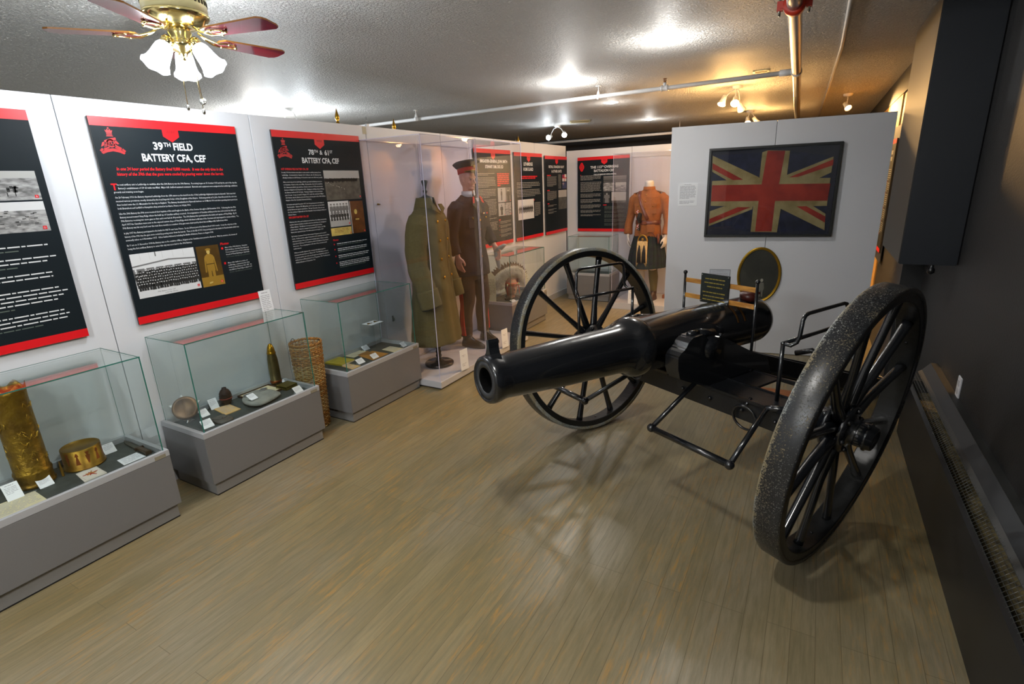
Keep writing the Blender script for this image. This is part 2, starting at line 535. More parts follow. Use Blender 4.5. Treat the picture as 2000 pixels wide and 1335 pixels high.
partition('display_partition', M_LEFT2, 4, w=1.021, label='white partition behind the clear uniform cases and the feather headdress')
partition('display_partition', M_LEFT0, 2, label='white partition at the left edge of the photo beside the brass shell case')
M_BACK = axes((0.5, 7.56, 0), (1, 0, 0), (0, 0, 1), (0, -1, 0))
partition('display_partition', M_BACK, 3, w=0.99, label='white partition at the back behind the kilted uniform', h=2.12)
A9 = R(9)
E9 = Vector((math.cos(A9), math.sin(A9), 0)); N9 = Vector((math.sin(A9), -math.cos(A9), 0))
M_FLAG = axes((2.559, 5.294, 0), E9, (0, 0, 1), N9)
partition('display_partition', M_FLAG, 2, w=0.884, h=2.129, kick=False, label='free standing white partition that carries the framed flag')

# ------------------------------------------------------------------ ceiling fittings
def glow(name, col, s):
    return mat(name, (0.9, 0.9, 0.9), 0.5, emis=s, emis_col=col)
LAMP_GLASS = opal_mat('lit_frosted_glass', '#f0f6ff', 5.0, 0.6)
DOWN_LENS = glow('lit_downlight_lens', '#fffaf0', 14.0)
WARM_LENS = glow('lit_warm_lens', '#ffd9a0', 9.0)
COOL_LENS = glow('lit_cool_lens', '#f2f7ff', 16.0)
CREAM_METAL = mat('cream_painted_metal', '#d9cf9c', 0.35)
WHITE_METAL = mat('white_painted_metal', (0.75, 0.75, 0.74), 0.35)
BLADE_WOOD = mat('dark_cherry_blade', (0.13, 0.010, 0.022), 0.16, color2=(0.07, 0.006, 0.012), vscale=5, stretch=(2, 14, 1), coat=0.6)

fan = thing('ceiling_fan', 'brass ceiling fan with dark cherry blades and three lit frosted glass shades', 'ceiling fan', (1.152, 1.64, 0))
mb = MB(); mb.lathe([(0.02, 2.599), (0.128, 2.599), (0.133, 2.59), (0.133, 2.495), (0.128, 2.49), (0.02, 2.49)], 40)
for k in range(40):
    a = 2 * PI * k / 40
    mb.box(-0.005, 0.005, -0.002, 0.002, 2.525, 2.545, 1, RZ(a) @ TR(0, 0.1335, 0))
mb.build('motor_housing', [CREAM_METAL, mat('slot_shadow', (0.05, 0.04, 0.02), 0.8)], fan)
mb = MB(); mb.lathe([(0.133, 2.492), (0.138, 2.486), (0.138, 2.478), (0.128, 2.465), (0.105, 2.442), (0.06, 2.428), (0.045, 2.426)], 40)
mb.build('lower_bowl', BRASS_BRIGHT, fan)
mb = MB(); mb.lathe([(0.046, 2.43), (0.050, 2.41), (0.044, 2.395), (0.050, 2.38), (0.055, 2.365), (0.045, 2.345), (0.02, 2.328), (0.012, 2.312), (0.016, 2.304), (0.001, 2.298)], 28)
mb.build('light_fitter', BRASS_BRIGHT, fan)
for k in range(5):
    a = 3.996 + k * 2 * PI / 5
    M = RZ(a) @ TR(0, 0, 2.402) @ RX(R(-5))
    r0, r1, w0, w1 = 0.19, 0.512, 0.05, 0.066
    poly = [(r0, -w0), (r1 - 0.03, -w1), (r1 - 0.008, -w1 + 0.014), (r1, -w1 + 0.035), (r1, w1 - 0.035), (r1 - 0.008, w1 - 0.014), (r1 - 0.03, w1), (r0, w0), (r0 - 0.02, w0 * .5), (r0 - 0.02, -w0 * .5)]
    mb = MB(); mb.prism(poly, -0.003, 0.004, 0, M, 1)
    bl = mb.build('blade', [BLADE_WOOD, mat('blade_edge_gold', '#8a5a20', 0.4)], fan)
    mb = MB()
    Mi = RZ(a)
    for s in (-1, 1):
        mb.tube([(0.085, 0, 2.430), (0.12, 0.008 * s, 2.408), (0.16, 0.02 * s, 2.394), (0.20, 0.038 * s, 2.396), (0.245, 0.02 * s, 2.394), (0.265, 0.002 * s, 2.392)], 0.0045, 8, 0, Mi)
        mb.ball((0.21, 0.036 * s, 2.394), 0.007, 8, 0, Mi)
    mb.ball((0.262, 0, 2.392), 0.008, 8, 0, Mi)
    mb.build('blade_bracket', BRASS_BRIGHT, bl)
bell = [(0.022, 0.0), (0.029, 0.005), (0.036, 0.018), (0.040, 0.042), (0.043, 0.068), (0.048, 0.094), (0.056, 0.112), (0.061, 0.119)]
for k, az in enumerate((28, 148, 268)):
    a = R(az)
    M = RZ(a) @ TR(0.072, 0, 2.358) @ RY(R(180 - 33))
    mb = MB()
    seg = 36; vs = []; fs = []
    for i, (r, z) in enumerate(bell):
        for j in range(seg):
            t = 2 * PI * j / seg
            wv = 1 + (0.03 * math.cos(6 * t)) * (i / 7) ** 3
            vs.append((r * wv * math.cos(t), r * wv * math.sin(t), z - 0.004 * math.cos(6 * t) * (i / 7) ** 4))
    for i in range(len(bell) - 1):
        for j in range(seg):
            fs.append((i * seg + j, i * seg + (j + 1) % seg, (i + 1) * seg + (j + 1) % seg, (i + 1) * seg + j))
    mb.add(vs, fs, 0, M, True)
    sh = mb.build('glass_shade', LAMP_GLASS, fan)
    mb = MB(); mb.ball((0, 0, 0.075), (0.024, 0.024, 0.036), 14, 0, M)
    mb.build('bulb', glow('lit_bulb', '#ffffff', 8.0), sh)
    mb = MB()
    mb.lathe([(0.005, -0.035), (0.020, -0.032), (0.026, -0.02), (0.026, 0.006), (0.018, 0.008)], 20, M)
    mb.tube([(0.035, 0, 2.36), (0.052, 0, 2.372), (0.075, 0, 2.378)], 0.008, 8, 0, RZ(a))
    mb.build('lamp_arm', BRASS_BRIGHT, fan)
    p = M @ Vector((0, 0, 0.095))
    light('fan_lamp', 'POINT', p, P_FAN, COOL, 0.05, parent=fan)
for k, (dx, dy, zb) in enumerate(((-0.02, -0.01, 2.10), (0.0, 0.035, 2.085), (0.045, 0.01, 2.13))):
    mb = MB(); mb.tube([(dx, dy, 2.35), (dx * 1.3, dy * 1.3, zb)], 0.0016, 6)
    pc = mb.build('pull_chain', BRASS_BRIGHT, fan)
    mb = MB()
    if k < 2: mb.lathe([(0.001, 0.012), (0.006, 0.006), (0.008, -0.004), (0.005, -0.014), (0.001, -0.016)], 14, TR(dx * 1.3, dy * 1.3, zb))
    else: mb.lathe([(0.001, -0.002), (0.015, -0.002), (0.016, 0), (0.015, 0.002), (0.001, 0.002)], 20, TR(dx * 1.3, dy * 1.3, zb - 0.012) @ RZ(R(35)) @ RX(R(75)))
    mb.build('pull_knob', STEEL, pc)

copy_tree(fan, loc=(-1.9, 0.1, 0), rz=0.5, label='unseen brass ceiling fan added to light the aisle behind the left partition')  # added unseen fan, its lamps brighten the ceiling over the aisle
bf = copy_tree(fan, loc=(2.5, -1.7, 0), rz=1.1, label='unseen brass ceiling fan added behind the camera for more light')  # added unseen fan, lamps strengthened below to lift the near side
for ch in kids(bf):
    if ch.type == 'LIGHT': ch.data = ch.data.copy(); ch.data.energy *= 2.4
def downlight(x, y, label, power=None):
    t = thing('recessed_downlight', label, 'ceiling light', (x, y, CEIL), group='recessed ceiling downlights')
    mb = MB(); mb.lathe([(0.062, 0.004), (0.066, -0.004), (0.090, -0.006), (0.096, -0.001), (0.098, 0.0)], 36)
    mb.build('trim_ring', WHITE_METAL, t)
    mb = MB(); mb.lathe([(0.064, 0.002), (0.060, -0.004), (0.045, -0.012), (0.02, -0.016), (0.001, -0.017)], 32)
    mb.build('lens', DOWN_LENS, t)
    pw = P_DOWN if power is None else power
    L = light('downlight_lamp', 'SPOT', (0, 0, 0), pw, (1.0, 0.97, 0.92), 0.05, angle=R(155), blend=0.6, parent=t)
    L.location = (0, 0, -0.025)
    light('ceiling_fill', 'POINT', (0, 0, -0.16), pw * 0.36, (1.0, 0.97, 0.92), 0.04, parent=t)  # added point light hanging under the fitting, brightens the ceiling around it
    return t
downlight(2.781, 4.072, 'round recessed downlight, largest and nearest of those in view', 15)
downlight(1.615, 5.097, 'recessed downlight above the thin white sprinkler pipe, left of the nearest one')
downlight(1.461, 6.733, 'recessed downlight just beyond the middle of the thin white pipe', 5.5)
downlight(1.299, 9.059, 'small recessed downlight furthest away, over the far back wall', 8)
downlight(-1.944, 4.271, 'recessed downlight half hidden behind the top of the left partition', 40)
for x, y in ((3.0, 0.9), (1.9, -0.9), (3.3, -1.6)):
    tag(downlight(x, y, 'recessed downlight in the ceiling behind the camera', P_BACK))

def pipe_run(name, label, pts, r, m, joints):
    t = thing(name, label, 'pipe', pts[0])
    o0 = Vector(pts[0])
    mb = MB(); mb.tube([Vector(p) - o0 for p in pts], r, 18)
    mb.build('pipe', m, t)
    for nm, fn, mm in joints:
        mb = MB(); fn(mb, TR(*(-o0))); mb.build(nm, mm, t)
    return t
PIPE_GREY = mat('galvanised_pipe', (0.42, 0.41, 0.40), 0.28, 0.7)
RED_IRON = mat('red_pipe_clamp', (0.55, 0.035, 0.015), 0.4)
WHITE_PIPE = mat('white_painted_pipe', (0.62, 0.63, 0.64), 0.35)
def clamp(mb, M):
    Mx = M @ TR(3.603, 3.36, 2.5) @ RX(R(90))
    mb.lathe([(0.037, -0.028), (0.052, -0.026), (0.052, 0.026), (0.037, 0.028)], 28, Mx)
    for s in (-1, 1):
        mb.box(0.045 * s - 0.02 * (s < 0), 0.045 * s + 0.02 * (s > 0), -0.012, 0.012, -0.02, 0.02, 0, Mx)
        mb.box(s * 0.066 - 0.014, s * 0.066 + 0.014, -0.022, 0.022, -0.014, 0.014, 0, Mx)
def bolt_a(mb, M): mb.tube([(3.603 - 0.067, 3.36, 2.455), (3.603 - 0.067, 3.36, 2.545)], 0.006, 8, 0, M)
def bolt_b(mb, M): mb.tube([(3.603 + 0.067, 3.36, 2.455), (3.603 + 0.067, 3.36, 2.545)], 0.006, 8, 0, M)
def saddle(mb, M):
    mb.lathe([(0.037, -0.04), (0.043, -0.038), (0.043, 0.038), (0.037, 0.04)], 24, M @ TR(3.538, 5.45, 2.5) @ RX(R(90)))
    mb.tube([(3.50, 5.45, 2.50), (3.41, 5.45, 2.50)], 0.027, 16, 0, M)
pipe_run('sprinkler_main', 'thick bare metal pipe running along the ceiling with a red clamp', [(3.66, 1.2, 2.5), (3.605, 3.3, 2.5), (3.538, 5.45, 2.5), (3.393, 9.87, 2.5), (3.36, 11.59, 2.5)], 0.036, PIPE_GREY,
         [('pipe_clamp', clamp, RED_IRON), ('clamp_bolt', bolt_a, STEEL), ('clamp_bolt', bolt_b, STEEL), ('saddle_joint', saddle, WHITE_PIPE)])
def hanger(x):
    def f(mb, M):
        mb.tube([(x, 5.5, 2.53), (x, 5.5, 2.6)], 0.004, 8, 0, M)
        mb.lathe([(0.022, -0.012), (0.026, -0.012), (0.026, 0.012), (0.022, 0.012)], 18, M @ TR(x, 5.5, 2.5) @ RY(R(90)))
        mb.lathe([(0.003, 0), (0.018, 0.0), (0.01, 0.03), (0.005, 0.035)], 12, M @ TR(x, 5.5, 2.52))
        mb.lathe([(0.001, 0), (0.028, 0.0), (0.028, 0.004), (0.001, 0.004)], 16, M @ TR(x, 5.5, 2.594))
    return f
def tee(mb, M):
    mb.lathe([(0.021, -0.035), (0.028, -0.033), (0.028, -0.022), (0.025, -0.018), (0.025, 0.018), (0.028, 0.022), (0.028, 0.033), (0.021, 0.035)], 20, M @ TR(2.43, 5.48, 2.5) @ RY(R(90)))
    mb.tube([(2.43, 5.48, 2.52), (2.43, 5.48, 2.548)], 0.016, 14, 0, M)
def sprinkler(mb, M):
    mb.tube([(2.43, 5.48, 2.545), (2.43, 5.48, 2.572)], 0.006, 8, 0, M)
    for s in (-1, 1): mb.tube([(2.43 + 0.006 * s, 5.48, 2.55), (2.43 + 0.014 * s, 5.48, 2.565), (2.43 + 0.004 * s, 5.48, 2.58)], 0.0025, 6, 0, M)
    mb.lathe([(0.001, 0), (0.018, 0), (0.018, 0.003), (0.001, 0.003)], 14, M @ TR(2.43, 5.48, 2.58))
pipe_run('sprinkler_branch_pipe', 'thin white sprinkler pipe crossing the ceiling from side to side', [(3.5, 5.45, 2.5), (2.43, 5.48, 2.5), (0.7, 5.52, 2.5), (-3.58, 5.6, 2.5)], 0.0195, WHITE_PIPE,
         [('hanger', hanger(1.76), WHITE_METAL), ('tee_joint', tee, WHITE_PIPE), ('sprinkler_head', sprinkler, mat('rusty_bronze', '#7a4a22', 0.5, 0.6)), ('hanger', hanger(-0.6), WHITE_METAL)])
pipe_run('sprinkler_far_pipe', 'white pipe crossing in front of the black far wall', [(-3.6, 9.9, 2.43), (3.36, 9.9, 2.43)], 0.022, WHITE_PIPE,
         [('hanger', lambda mb, M: mb.tube([(1.6, 9.9, 2.44), (1.6, 9.9, 2.6)], 0.004, 8, 0, M), WHITE_METAL), ('hanger', lambda mb, M: mb.tube([(-0.9, 9.9, 2.44), (-0.9, 9.9, 2.6)], 0.004, 8, 0, M), WHITE_METAL)])
for x, y, rz, lab in ((0.375, 8.39, 0.4, 'small cream ceiling vent above the twin cool spotlights'), (3.223, 5.85, 0.1, 'tiny dark ceiling vent next to the thick metal pipe')):
    t = thing('ceiling_vent', lab, 'vent', (x, y, CEIL), rz)
    s = 0.16 if x < 1 else 0.07
    mb = MB(); mb.box(-s, s, -s, -s + 0.02, -0.008, 0); mb.box(-s, s, s - 0.02, s, -0.008, 0); mb.box(-s, -s + 0.02, -s, s, -0.008, 0); mb.box(s - 0.02, s, -s, s, -0.008, 0)
    mb.build('vent_frame', CREAM_METAL, t)
    mb = MB()
    for k in range(9): mb.box(-s + 0.02, s - 0.02, -s + 0.025 + k * (2 * s - 0.05) / 9, -s + 0.025 + (k + 0.6) * (2 * s - 0.05) / 9, -0.006, 0)
    mb.build('louvres', mat('vent_louvre', '#a89a70', 0.6), t)

def spot_cluster(x, y, label, heads, lens, power, color, grp, omni=0.0):
    t = thing('track_spotlight', label, 'spotlight', (x, y, CEIL), group=grp)
    mb = MB(); mb.lathe([(0.02, -0.03), (0.05, -0.022), (0.055, 0.0)], 24)
    for hx, hy, hz, tg in heads: mb.tube([(0, 0, -0.02), (hx * 0.5, hy * 0.5, -0.05), (hx, hy, hz)], 0.006, 8)
    mb.build('ceiling_mount', WHITE_METAL, t)
    for hx, hy, hz, tg in heads:
        d = (Vector(tg) - Vector((x + hx, y + hy, CEIL + hz))).normalized()
        M = TR(hx, hy, hz) @ d.to_track_quat('Z', 'Y').to_matrix().to_4x4()
        mb = MB(); mb.lathe([(0.012, -0.06), (0.026, -0.052), (0.028, 0.0), (0.042, 0.045), (0.044, 0.05), (0.040, 0.05), (0.034, 0.03)], 24, M)
        h = mb.build('lamp_head', WHITE_METAL, t)
        mb = MB(); mb.lathe([(0.001, 0.036), (0.034, 0.034), (0.037, 0.03)], 24, M, smooth=False)
        mb.build('lamp_lens', lens, h)
        if omni:
            light('spot_fill', 'POINT', Vector((hx, hy, hz)) + d * 0.08, omni, color, 0.04, parent=t)  # extra point light added at the head to fill the ceiling
        L = light('spot_lamp', 'SPOT', (0, 0, 0), power, color, 0.03, angle=R(95), blend=0.8, parent=t)
        L.location = Vector((hx, hy, hz)) + d * 0.06
        L.rotation_euler = d.to_track_quat('-Z', 'Y').to_euler()
    return t
spot_cluster(2.924, 6.598, 'cluster of three warm spotlights hanging above the flag partition',
             [(-0.13, -0.02, -0.13, (2.1, 5.4, 0.0)), (0.0, -0.06, -0.15, (3.1, 4.0, 0.3)), (0.04, 0.05, -0.20, (3.9, 9.0, 0.0))], WARM_LENS, P_WARM, WARM, 'warm ceiling spotlights', omni=9)
spot_cluster(2.786, 9.2, 'single warm spotlight just above the top edge of the flag partition',
             [(-0.02, -0.08, -0.14, (3.2, 7.0, 0.0)), (0.08, 0.02, -0.14, (4.2, 9.5, 0.6))], WARM_LENS, P_WARM, WARM, 'warm ceiling spotlights', omni=9)
spot_cluster(-0.15, 8.68, 'pair of glaring cool white spotlights over the far left corner',
             [(-0.14, -0.02, -0.17, (-0.5, 4.0, 1.2)), (0.14, -0.04, -0.14, (1.2, 6.0, 0.9))], COOL_LENS, P_COOLSPOT, COOL, 'cool ceiling spotlights', omni=2.5)
spot_cluster(-1.5, 4.36, 'cool white spotlights hidden behind the top edge of the left partition', [(-0.12, 0.0, -0.19, (-2.6, 3.0, 1.0)), (0.12, 0.03, -0.19, (-0.6, 6.0, 1.0))], COOL_LENS, P_COOLSPOT, COOL, 'cool ceiling spotlights', omni=15)
# warm spots further back light the area hidden behind the flag partition
spot_cluster(4.0, 8.3, 'warm spotlight above the ochre wall behind the flag partition', [(0.0, 0.0, -0.14, (4.4, 7.6, 1.8))], WARM_LENS, P_WARM * 1.3, WARM, 'warm ceiling spotlights')

# brass flagstaff tips that rise behind the left partitions
for k, (y, z1, lab) in enumerate(((3.255, 2.318, 'gilt spear-shaped flagpole tip left of the small bracket, nearest the camera'), (3.921, 2.293, 'gilt spear-shaped flagpole tip above the greatcoat case'), (6.26, 2.27, 'small gilt flagpole tip above the far posters'))):
    t = thing('flagpole', lab, 'flagpole', (0.405, y, 0), group='gilt tipped flagpoles behind the partitions')
    mb = MB(); mb.tube([(0, 0, 0), (0, 0, z1 - 0.12)], 0.012, 12); mb.build('pole', mat('pole_wood', '#6b4a22', 0.4), t)
    mb = MB(); mb.lathe([(0.012, z1 - 0.13), (0.017, z1 - 0.12), (0.012, z1 - 0.105), (0.008, z1 - 0.1), (0.017, z1 - 0.08), (0.016, z1 - 0.06), (0.008, z1 - 0.03), (0.003, z1 - 0.01), (0.0005, z1)], 16)
    mb.build('finial', GOLD, t)
    mb = MB(); mb.lathe([(0.045, 0.0), (0.045, 0.015), (0.03, 0.03), (0.02, 0.08)], 24); mb.build('stand', BLACK_SATIN, t)
for y, z in ((3.50, 2.215), (6.05, 2.20)):
    t = thing('wall_clip', 'small clear clip with a pin on the partition top near a flagpole tip' if y < 4 else 'tiny clip with a thin pin on the far partition top', 'clip', (0.48, y, 2.19 if y < 4 else 2.16))
    mb = MB(); mb.box(-0.012, 0.012, -0.012, 0.012, 0, 0.02); mb.build('clip_body', WHITE_METAL, t)
    mb = MB(); mb.tube([(0, 0, 0.015), (0, 0, 0.075)], 0.002, 6); mb.build('pin', STEEL, t)

# ------------------------------------------------------------------ right wall: boxed shutter, heater, outlet
t = thing('window_box', 'dark navy boxed panel hanging from the ceiling on the right wall', 'window box', (4.293, 4.0, 1.115))
mb = MB(); mb.box(0, 0.283, 0, 1.0, 0, CEIL - 1.12); mb.build('casing', mat('navy_box_paint', (0.005, 0.008, 0.014), 0.5), t, bevel=0.004)
mb = MB(); mb.box(-0.004, 0.0, 0.008, 0.995, 0.006, CEIL - 1.125); mb.build('lit_side', mat('lit_grey_brown_side', (0.045, 0.038, 0.028), 0.55), t)  # side of the navy box coloured paler, as the light falls on it
mb = MB(); mb.lathe([(0.012, 0), (0.012, -0.02), (0.02, -0.03), (0.02, -0.05), (0.008, -0.06)], 14, TR(0.17, 0.04, 0.0)); mb.build('latch_knob', BLACK_SATIN, t)
t = thing('baseboard_heater', 'long black convector heater cover with a wire grille along the right wall', 'heater', (4.44, 0, 0))
prof = [(0.0, 0.0), (0.0, 0.365), (0.012, 0.375), (0.012, 0.0)]
def strip(mb, a, b, y0, y1, th=0.006, mi=0):
    d = Vector((b[0] - a[0], 0, b[1] - a[1])); n = Vector((-d.z, 0, d.x)).normalized() * th
    p = [Vector((a[0], 0, a[1])), Vector((b[0], 0, b[1])), Vector((b[0], 0, b[1])) - n, Vector((a[0], 0, a[1])) - n]
    vs = [(q.x, y0, q.z) for q in p] + [(q.x, y1, q.z) for q in p]
    mb.add(vs, [(0, 1, 2, 3), (4, 7, 6, 5), (0, 4, 5, 1), (1, 5, 6, 2), (2, 6, 7, 3), (3, 7, 4, 0)], mi)
HEAT = mat('black_heater_enamel', (0.010, 0.011, 0.013), 0.38)
mb = MB(); mb.box(0.0, 0.010, -3.0, 4.0, 0.0, 0.375); mb.build('front_panel', HEAT, t, bevel=0.003)
mb = MB(); strip(mb, (0.0, 0.372), (0.012, 0.392), -3.0, 4.0); mb.build('lower_lip', HEAT, t)
mb = MB(); strip(mb, (0.050, 0.437), (0.068, 0.452), -3.0, 4.0); mb.build('upper_lip', mat('lit_grey_enamel', (0.022, 0.023, 0.022), 0.45), t)  # same lightened enamel as the ledge
mb = MB(); strip(mb, (0.068, 0.452), (0.105, 0.50), -3.0, 4.0); mb.build('top_panel', HEAT, t)
mb = MB(); mb.box(0.105, 0.14, -3.0, 4.0, 0.49, 0.502); mb.build('ledge', mat('lit_grey_enamel', (0.022, 0.023, 0.022), 0.45), t)  # ledge lighter than the panels, light from above put into its colour
mb = MB(); mb.box(0.0, 0.14, 4.0, 4.006, 0.0, 0.375); mb.build('end_cap', HEAT, t)
mb = MB(); mb.box(0.03, 0.138, -2.99, 3.99, 0.02, 0.30); mb.build('heating_core', mat('dusty_fins', (0.06, 0.05, 0.03), 0.7, color2=(0.22, 0.17, 0.07), vscale=30), t)
mb = MB()
for k in range(5):
    u = k / 4; mb.tube([(0.012 + 0.038 * u, -3.0, 0.392 + 0.045 * u), (0.012 + 0.038 * u, 4.0, 0.392 + 0.045 * u)], 0.0011, 4)
y = -0.2
while y < 4.0:
    mb.tube([(0.008, y, 0.387), (0.054, y, 0.441)], 0.0011, 4); y += 0.022
mb.build('wire_grille', mat('grey_wire', (0.09, 0.095, 0.09), 0.4, 0.5), t)
t = thing('wall_outlet', 'white electrical outlet cover on the dark right wall above the heater', 'outlet', (XR, 3.42, 0.555))
mb = MB(); mb.box(-0.007, 0, -0.035, 0.035, -0.058, 0.058); mb.build('cover_plate', mat('white_plastic', (0.75, 0.75, 0.78), 0.4), t, bevel=0.003)
mb = MB()
for z in (-0.022, 0.022): mb.box(-0.009, -0.007, -0.016, 0.016, z - 0.014, z + 0.014)
mb.build('socket', mat('grey_plastic', (0.5, 0.5, 0.52), 0.4), t)

# ------------------------------------------------------------------ display cases
def case(y0, label, L=0.82, x0=0.5135, x1=0.9455, sticker=True, M=None):
    """grey plinth with a recessed dark deck under a five-sided glass cover"""
    W = x1 - x0
    t = thing('display_case', label, 'display case', (x0, y0, 0)) if M is None else thing('display_case', label, 'display case', M=M)
    mb = MB(); mb.box(0.0, W, 0, L, 0.0815, 0.372); 
    mb.build('plinth', GREY_LAM, t, bevel=0.002)
    mb = MB(); g = 0.022
    mb.box(0, W, 0, g, 0.372, 0.4056); mb.box(0, W, L - g, L, 0.372, 0.4056); mb.box(0, g, g, L - g, 0.372, 0.4056); mb.box(W - g, W, g, L - g, 0.372, 0.4056)
    mb.build('rim', [GREY_LAM_TOP], t, bevel=0.001, bseg=1)
    mb = MB(); mb.box(g, W - g, g, L - g, 0.3722, 0.3745); mb.build('deck', DECK, t)
    mb = MB(); mb.box(0.017, W - 0.018, 0.017, L - 0.017, 0.003, 0.0815); mb.build('kick_plate', mat('kick_grey', (0.20, 0.20, 0.20), 0.4), t)
    mb = MB(); mb.box(0.016, W - 0.016, 0.016, L - 0.016, 0.0, 0.006); mb.build('base_strip', BLACK_SATIN, t)
    e, th, zt = 0.0194, 0.005, 0.9266
    cv = MB(); z0 = 0.3760
    cv.box(e, W - e, e, L - e, zt - th, zt)
    cv.box(e, W - e, e, e + th, z0, zt - th); cv.box(e, W - e, L - e - th, L - e, z0, zt - th)
    cv.box(e, e + th, e + th, L - e - th, z0, zt - th); cv.box(W - e - th, W - e, e + th, L - e - th, z0, zt - th)
    gl = cv.build('glass_cover', GLASS_CASE, t)
    q = 0.0019
    mb = MB()
    xs = (e, W - e); ys = (e, L - e)
    def bar(a, b, r=q):
        mb.box(min(a[0], b[0]) - r, max(a[0], b[0]) + r, min(a[1], b[1]) - r, max(a[1], b[1]) + r, min(a[2], b[2]) - r, max(a[2], b[2]) + r)
    bar((W - e, e, zt), (W - e, L - e, zt), 0.0026)
    for y in ys: bar((e, y, zt), (W - e, y, zt), 0.0015)
    bar((e, e, zt), (e, L - e, zt), 0.0010)
    for x in xs:
        for y in ys: bar((x, y, z0), (x, y, zt), 0.0022 if x > 0.1 else 0.001)
    mb.build('glass_edges', GLASS_EDGE, gl)
    if sticker:
        mb = MB(); mb.box(W, W + 0.0008, L - 0.075, L - 0.02, 0.372, 0.392); mb.build('maker_sticker', mat('brown_sticker', (0.24, 0.22, 0.16), 0.5), t)
    return t
case(0.439, 'grey glass-topped case at the left edge holding the tall brass shell')
case(1.445, 'grey glass-topped case holding a gas hood, grenade and brass-nosed shell')
case(2.525, 'grey glass-topped case beside the wicker basket holding papers and booklet', L=0.82)
case(4.99, 'grey glass-topped case holding the feather headdress', L=0.90)
M5 = axes((1.37, 7.12, 0), (0, 1, 0), (-1, 0, 0), (0, 0, 1))
case(0, 'grey glass-topped case against the back partition, nearly empty', L=0.66, sticker=False, M=axes((0.69, 7.53, 0), (0, -1, 0), (1, 0, 0), (0, 0, 1)))

def acrylic_case(x0, y0, x1, y1, z0, z1, label, e=0.0022):
    t = thing('acrylic_cabinet', label, 'display cabinet', (x0, y0, 0))
    W, L = x1 - x0, y1 - y0
    cv = MB(); th = 0.006
    cv.box(0, W, 0, L, z1 - th, z1)
    cv.box(0, W, 0, th, z0, z1 - th); cv.box(0, W, L - th, L, z0, z1 - th); cv.box(0, th, th, L - th, z0, z1 - th); cv.box(W - th, W, th, L - th, z0, z1 - th)
    cov = cv.build('acrylic_cover', ACRYLIC, t)
    mb = MB()
    for a, b in (((0, 0, z1), (W, 0, z1)), ((W, 0, z1), (W, L, z1)), ((W, L, z1), (0, L, z1)), ((0, L, z1), (0, 0, z1)), ((0, 0, z0), (0, 0, z1)), ((W, 0, z0), (W, 0, z1)), ((W, L, z0), (W, L, z1)), ((0, L, z0), (0, L, z1))):
        mb.box(min(a[0], b[0]) - e, max(a[0], b[0]) + e, min(a[1], b[1]) - e, max(a[1], b[1]) + e, min(a[2], b[2]) - e, max(a[2], b[2]) + e)
    mb.build('polished_edges', ACRYLIC_EDGE, cov)
    return t
PLAT = mat('pale_grey_platform', (0.50, 0.50, 0.52), 0.4)
t = thing('cabinet_platform', 'low pale grey platform under the greatcoat and officer cabinets', 'platform', (0.505, 3.352, 0))
mb = MB(); mb.box(0, 0.645, 0, 1.615, 0.012, 0.07); mb.build('platform_top', PLAT, t, bevel=0.002)
mb = MB(); mb.box(0.01, 0.63, 0.01, 1.60, 0, 0.012); mb.build('plinth_base', BLACK_SATIN, t)
acrylic_case(0.512, 3.360, 1.137, 4.105, 0.0702, 2.075, 'tall clear acrylic cabinet around the greatcoat')
acrylic_case(0.512, 4.125, 1.137, 4.955, 0.0702, 2.075, 'tall clear acrylic cabinet around the officer mannequin with a peaked cap')
t = thing('cabinet_platform', 'low pale grey platform under the kilted uniform cabinet', 'platform', (1.49, 6.75, 0))
mb = MB(); mb.box(0, 0.80, 0, 0.78, 0.0, 0.085); mb.build('platform_top', PLAT, t, bevel=0.002)
acrylic_case(1.50, 6.76, 2.28, 7.52, 0.0852, 2.0, 'tall clear acrylic cabinet around the kilted uniform')

# ------------------------------------------------------------------ wicker basket
bk = thing('wicker_basket', 'tall narrow woven wicker shell basket between two glass cases', 'basket', (0.70, 2.398, 0))
WICK = mat('golden_wicker', '#9c6a2c', 0.6, var=0.35, vscale=60); WICK2 = mat('pale_wicker', '#a98a55', 0.6, var=0.3, vscale=60)
def brad(z): return 0.086 + 0.022 * (z / 0.65)
mb = MB()
rows = 46
for i in range(rows):
    z = 0.008 + i * 0.0138
    pts = []
    n = 48
    for k in range(n):
        a = 2 * PI * k / n
        r = brad(z) + 0.0045 * math.cos(12 * a + PI * i)
        pts.append((r * math.cos(a), r * math.sin(a), z + 0.0012 * math.sin(5 * a + i)))
    mb.tube(pts, 0.0052, 6, (0 if (i // 9) % 2 == 0 else 1) if i % 5 else 1, closed=True)
mb.build('woven_wall', [WICK, WICK2], bk)
mb = MB()
for k in range(24):
    a = 2 * PI * k / 24
    mb.tube([(brad(z) * math.cos(a), brad(z) * math.sin(a), z) for z in (0.0, 0.2, 0.4, 0.66)], 0.0042, 6)
mb.build('uprights', WICK, bk)
mb = MB()
for i in range(3):
    pts = [((brad(0.65) + 0.003 * math.cos(9 * a + i * 2)) * math.cos(a), (brad(0.65) + 0.003 * math.cos(9 * a + i * 2)) * math.sin(a), 0.648 + 0.006 * math.sin(9 * a + i * 2.1)) for a in [2 * PI * k / 60 for k in range(60)]]
    mb.tube(pts, 0.005, 6, closed=True)
mb.build('braided_rim', WICK, bk)
mb = MB(); mb.lathe([(0.001, 0.004), (0.08, 0.004), (0.083, 0.012), (0.001, 0.012)], 24); mb.build('basket_bottom', WICK, bk)
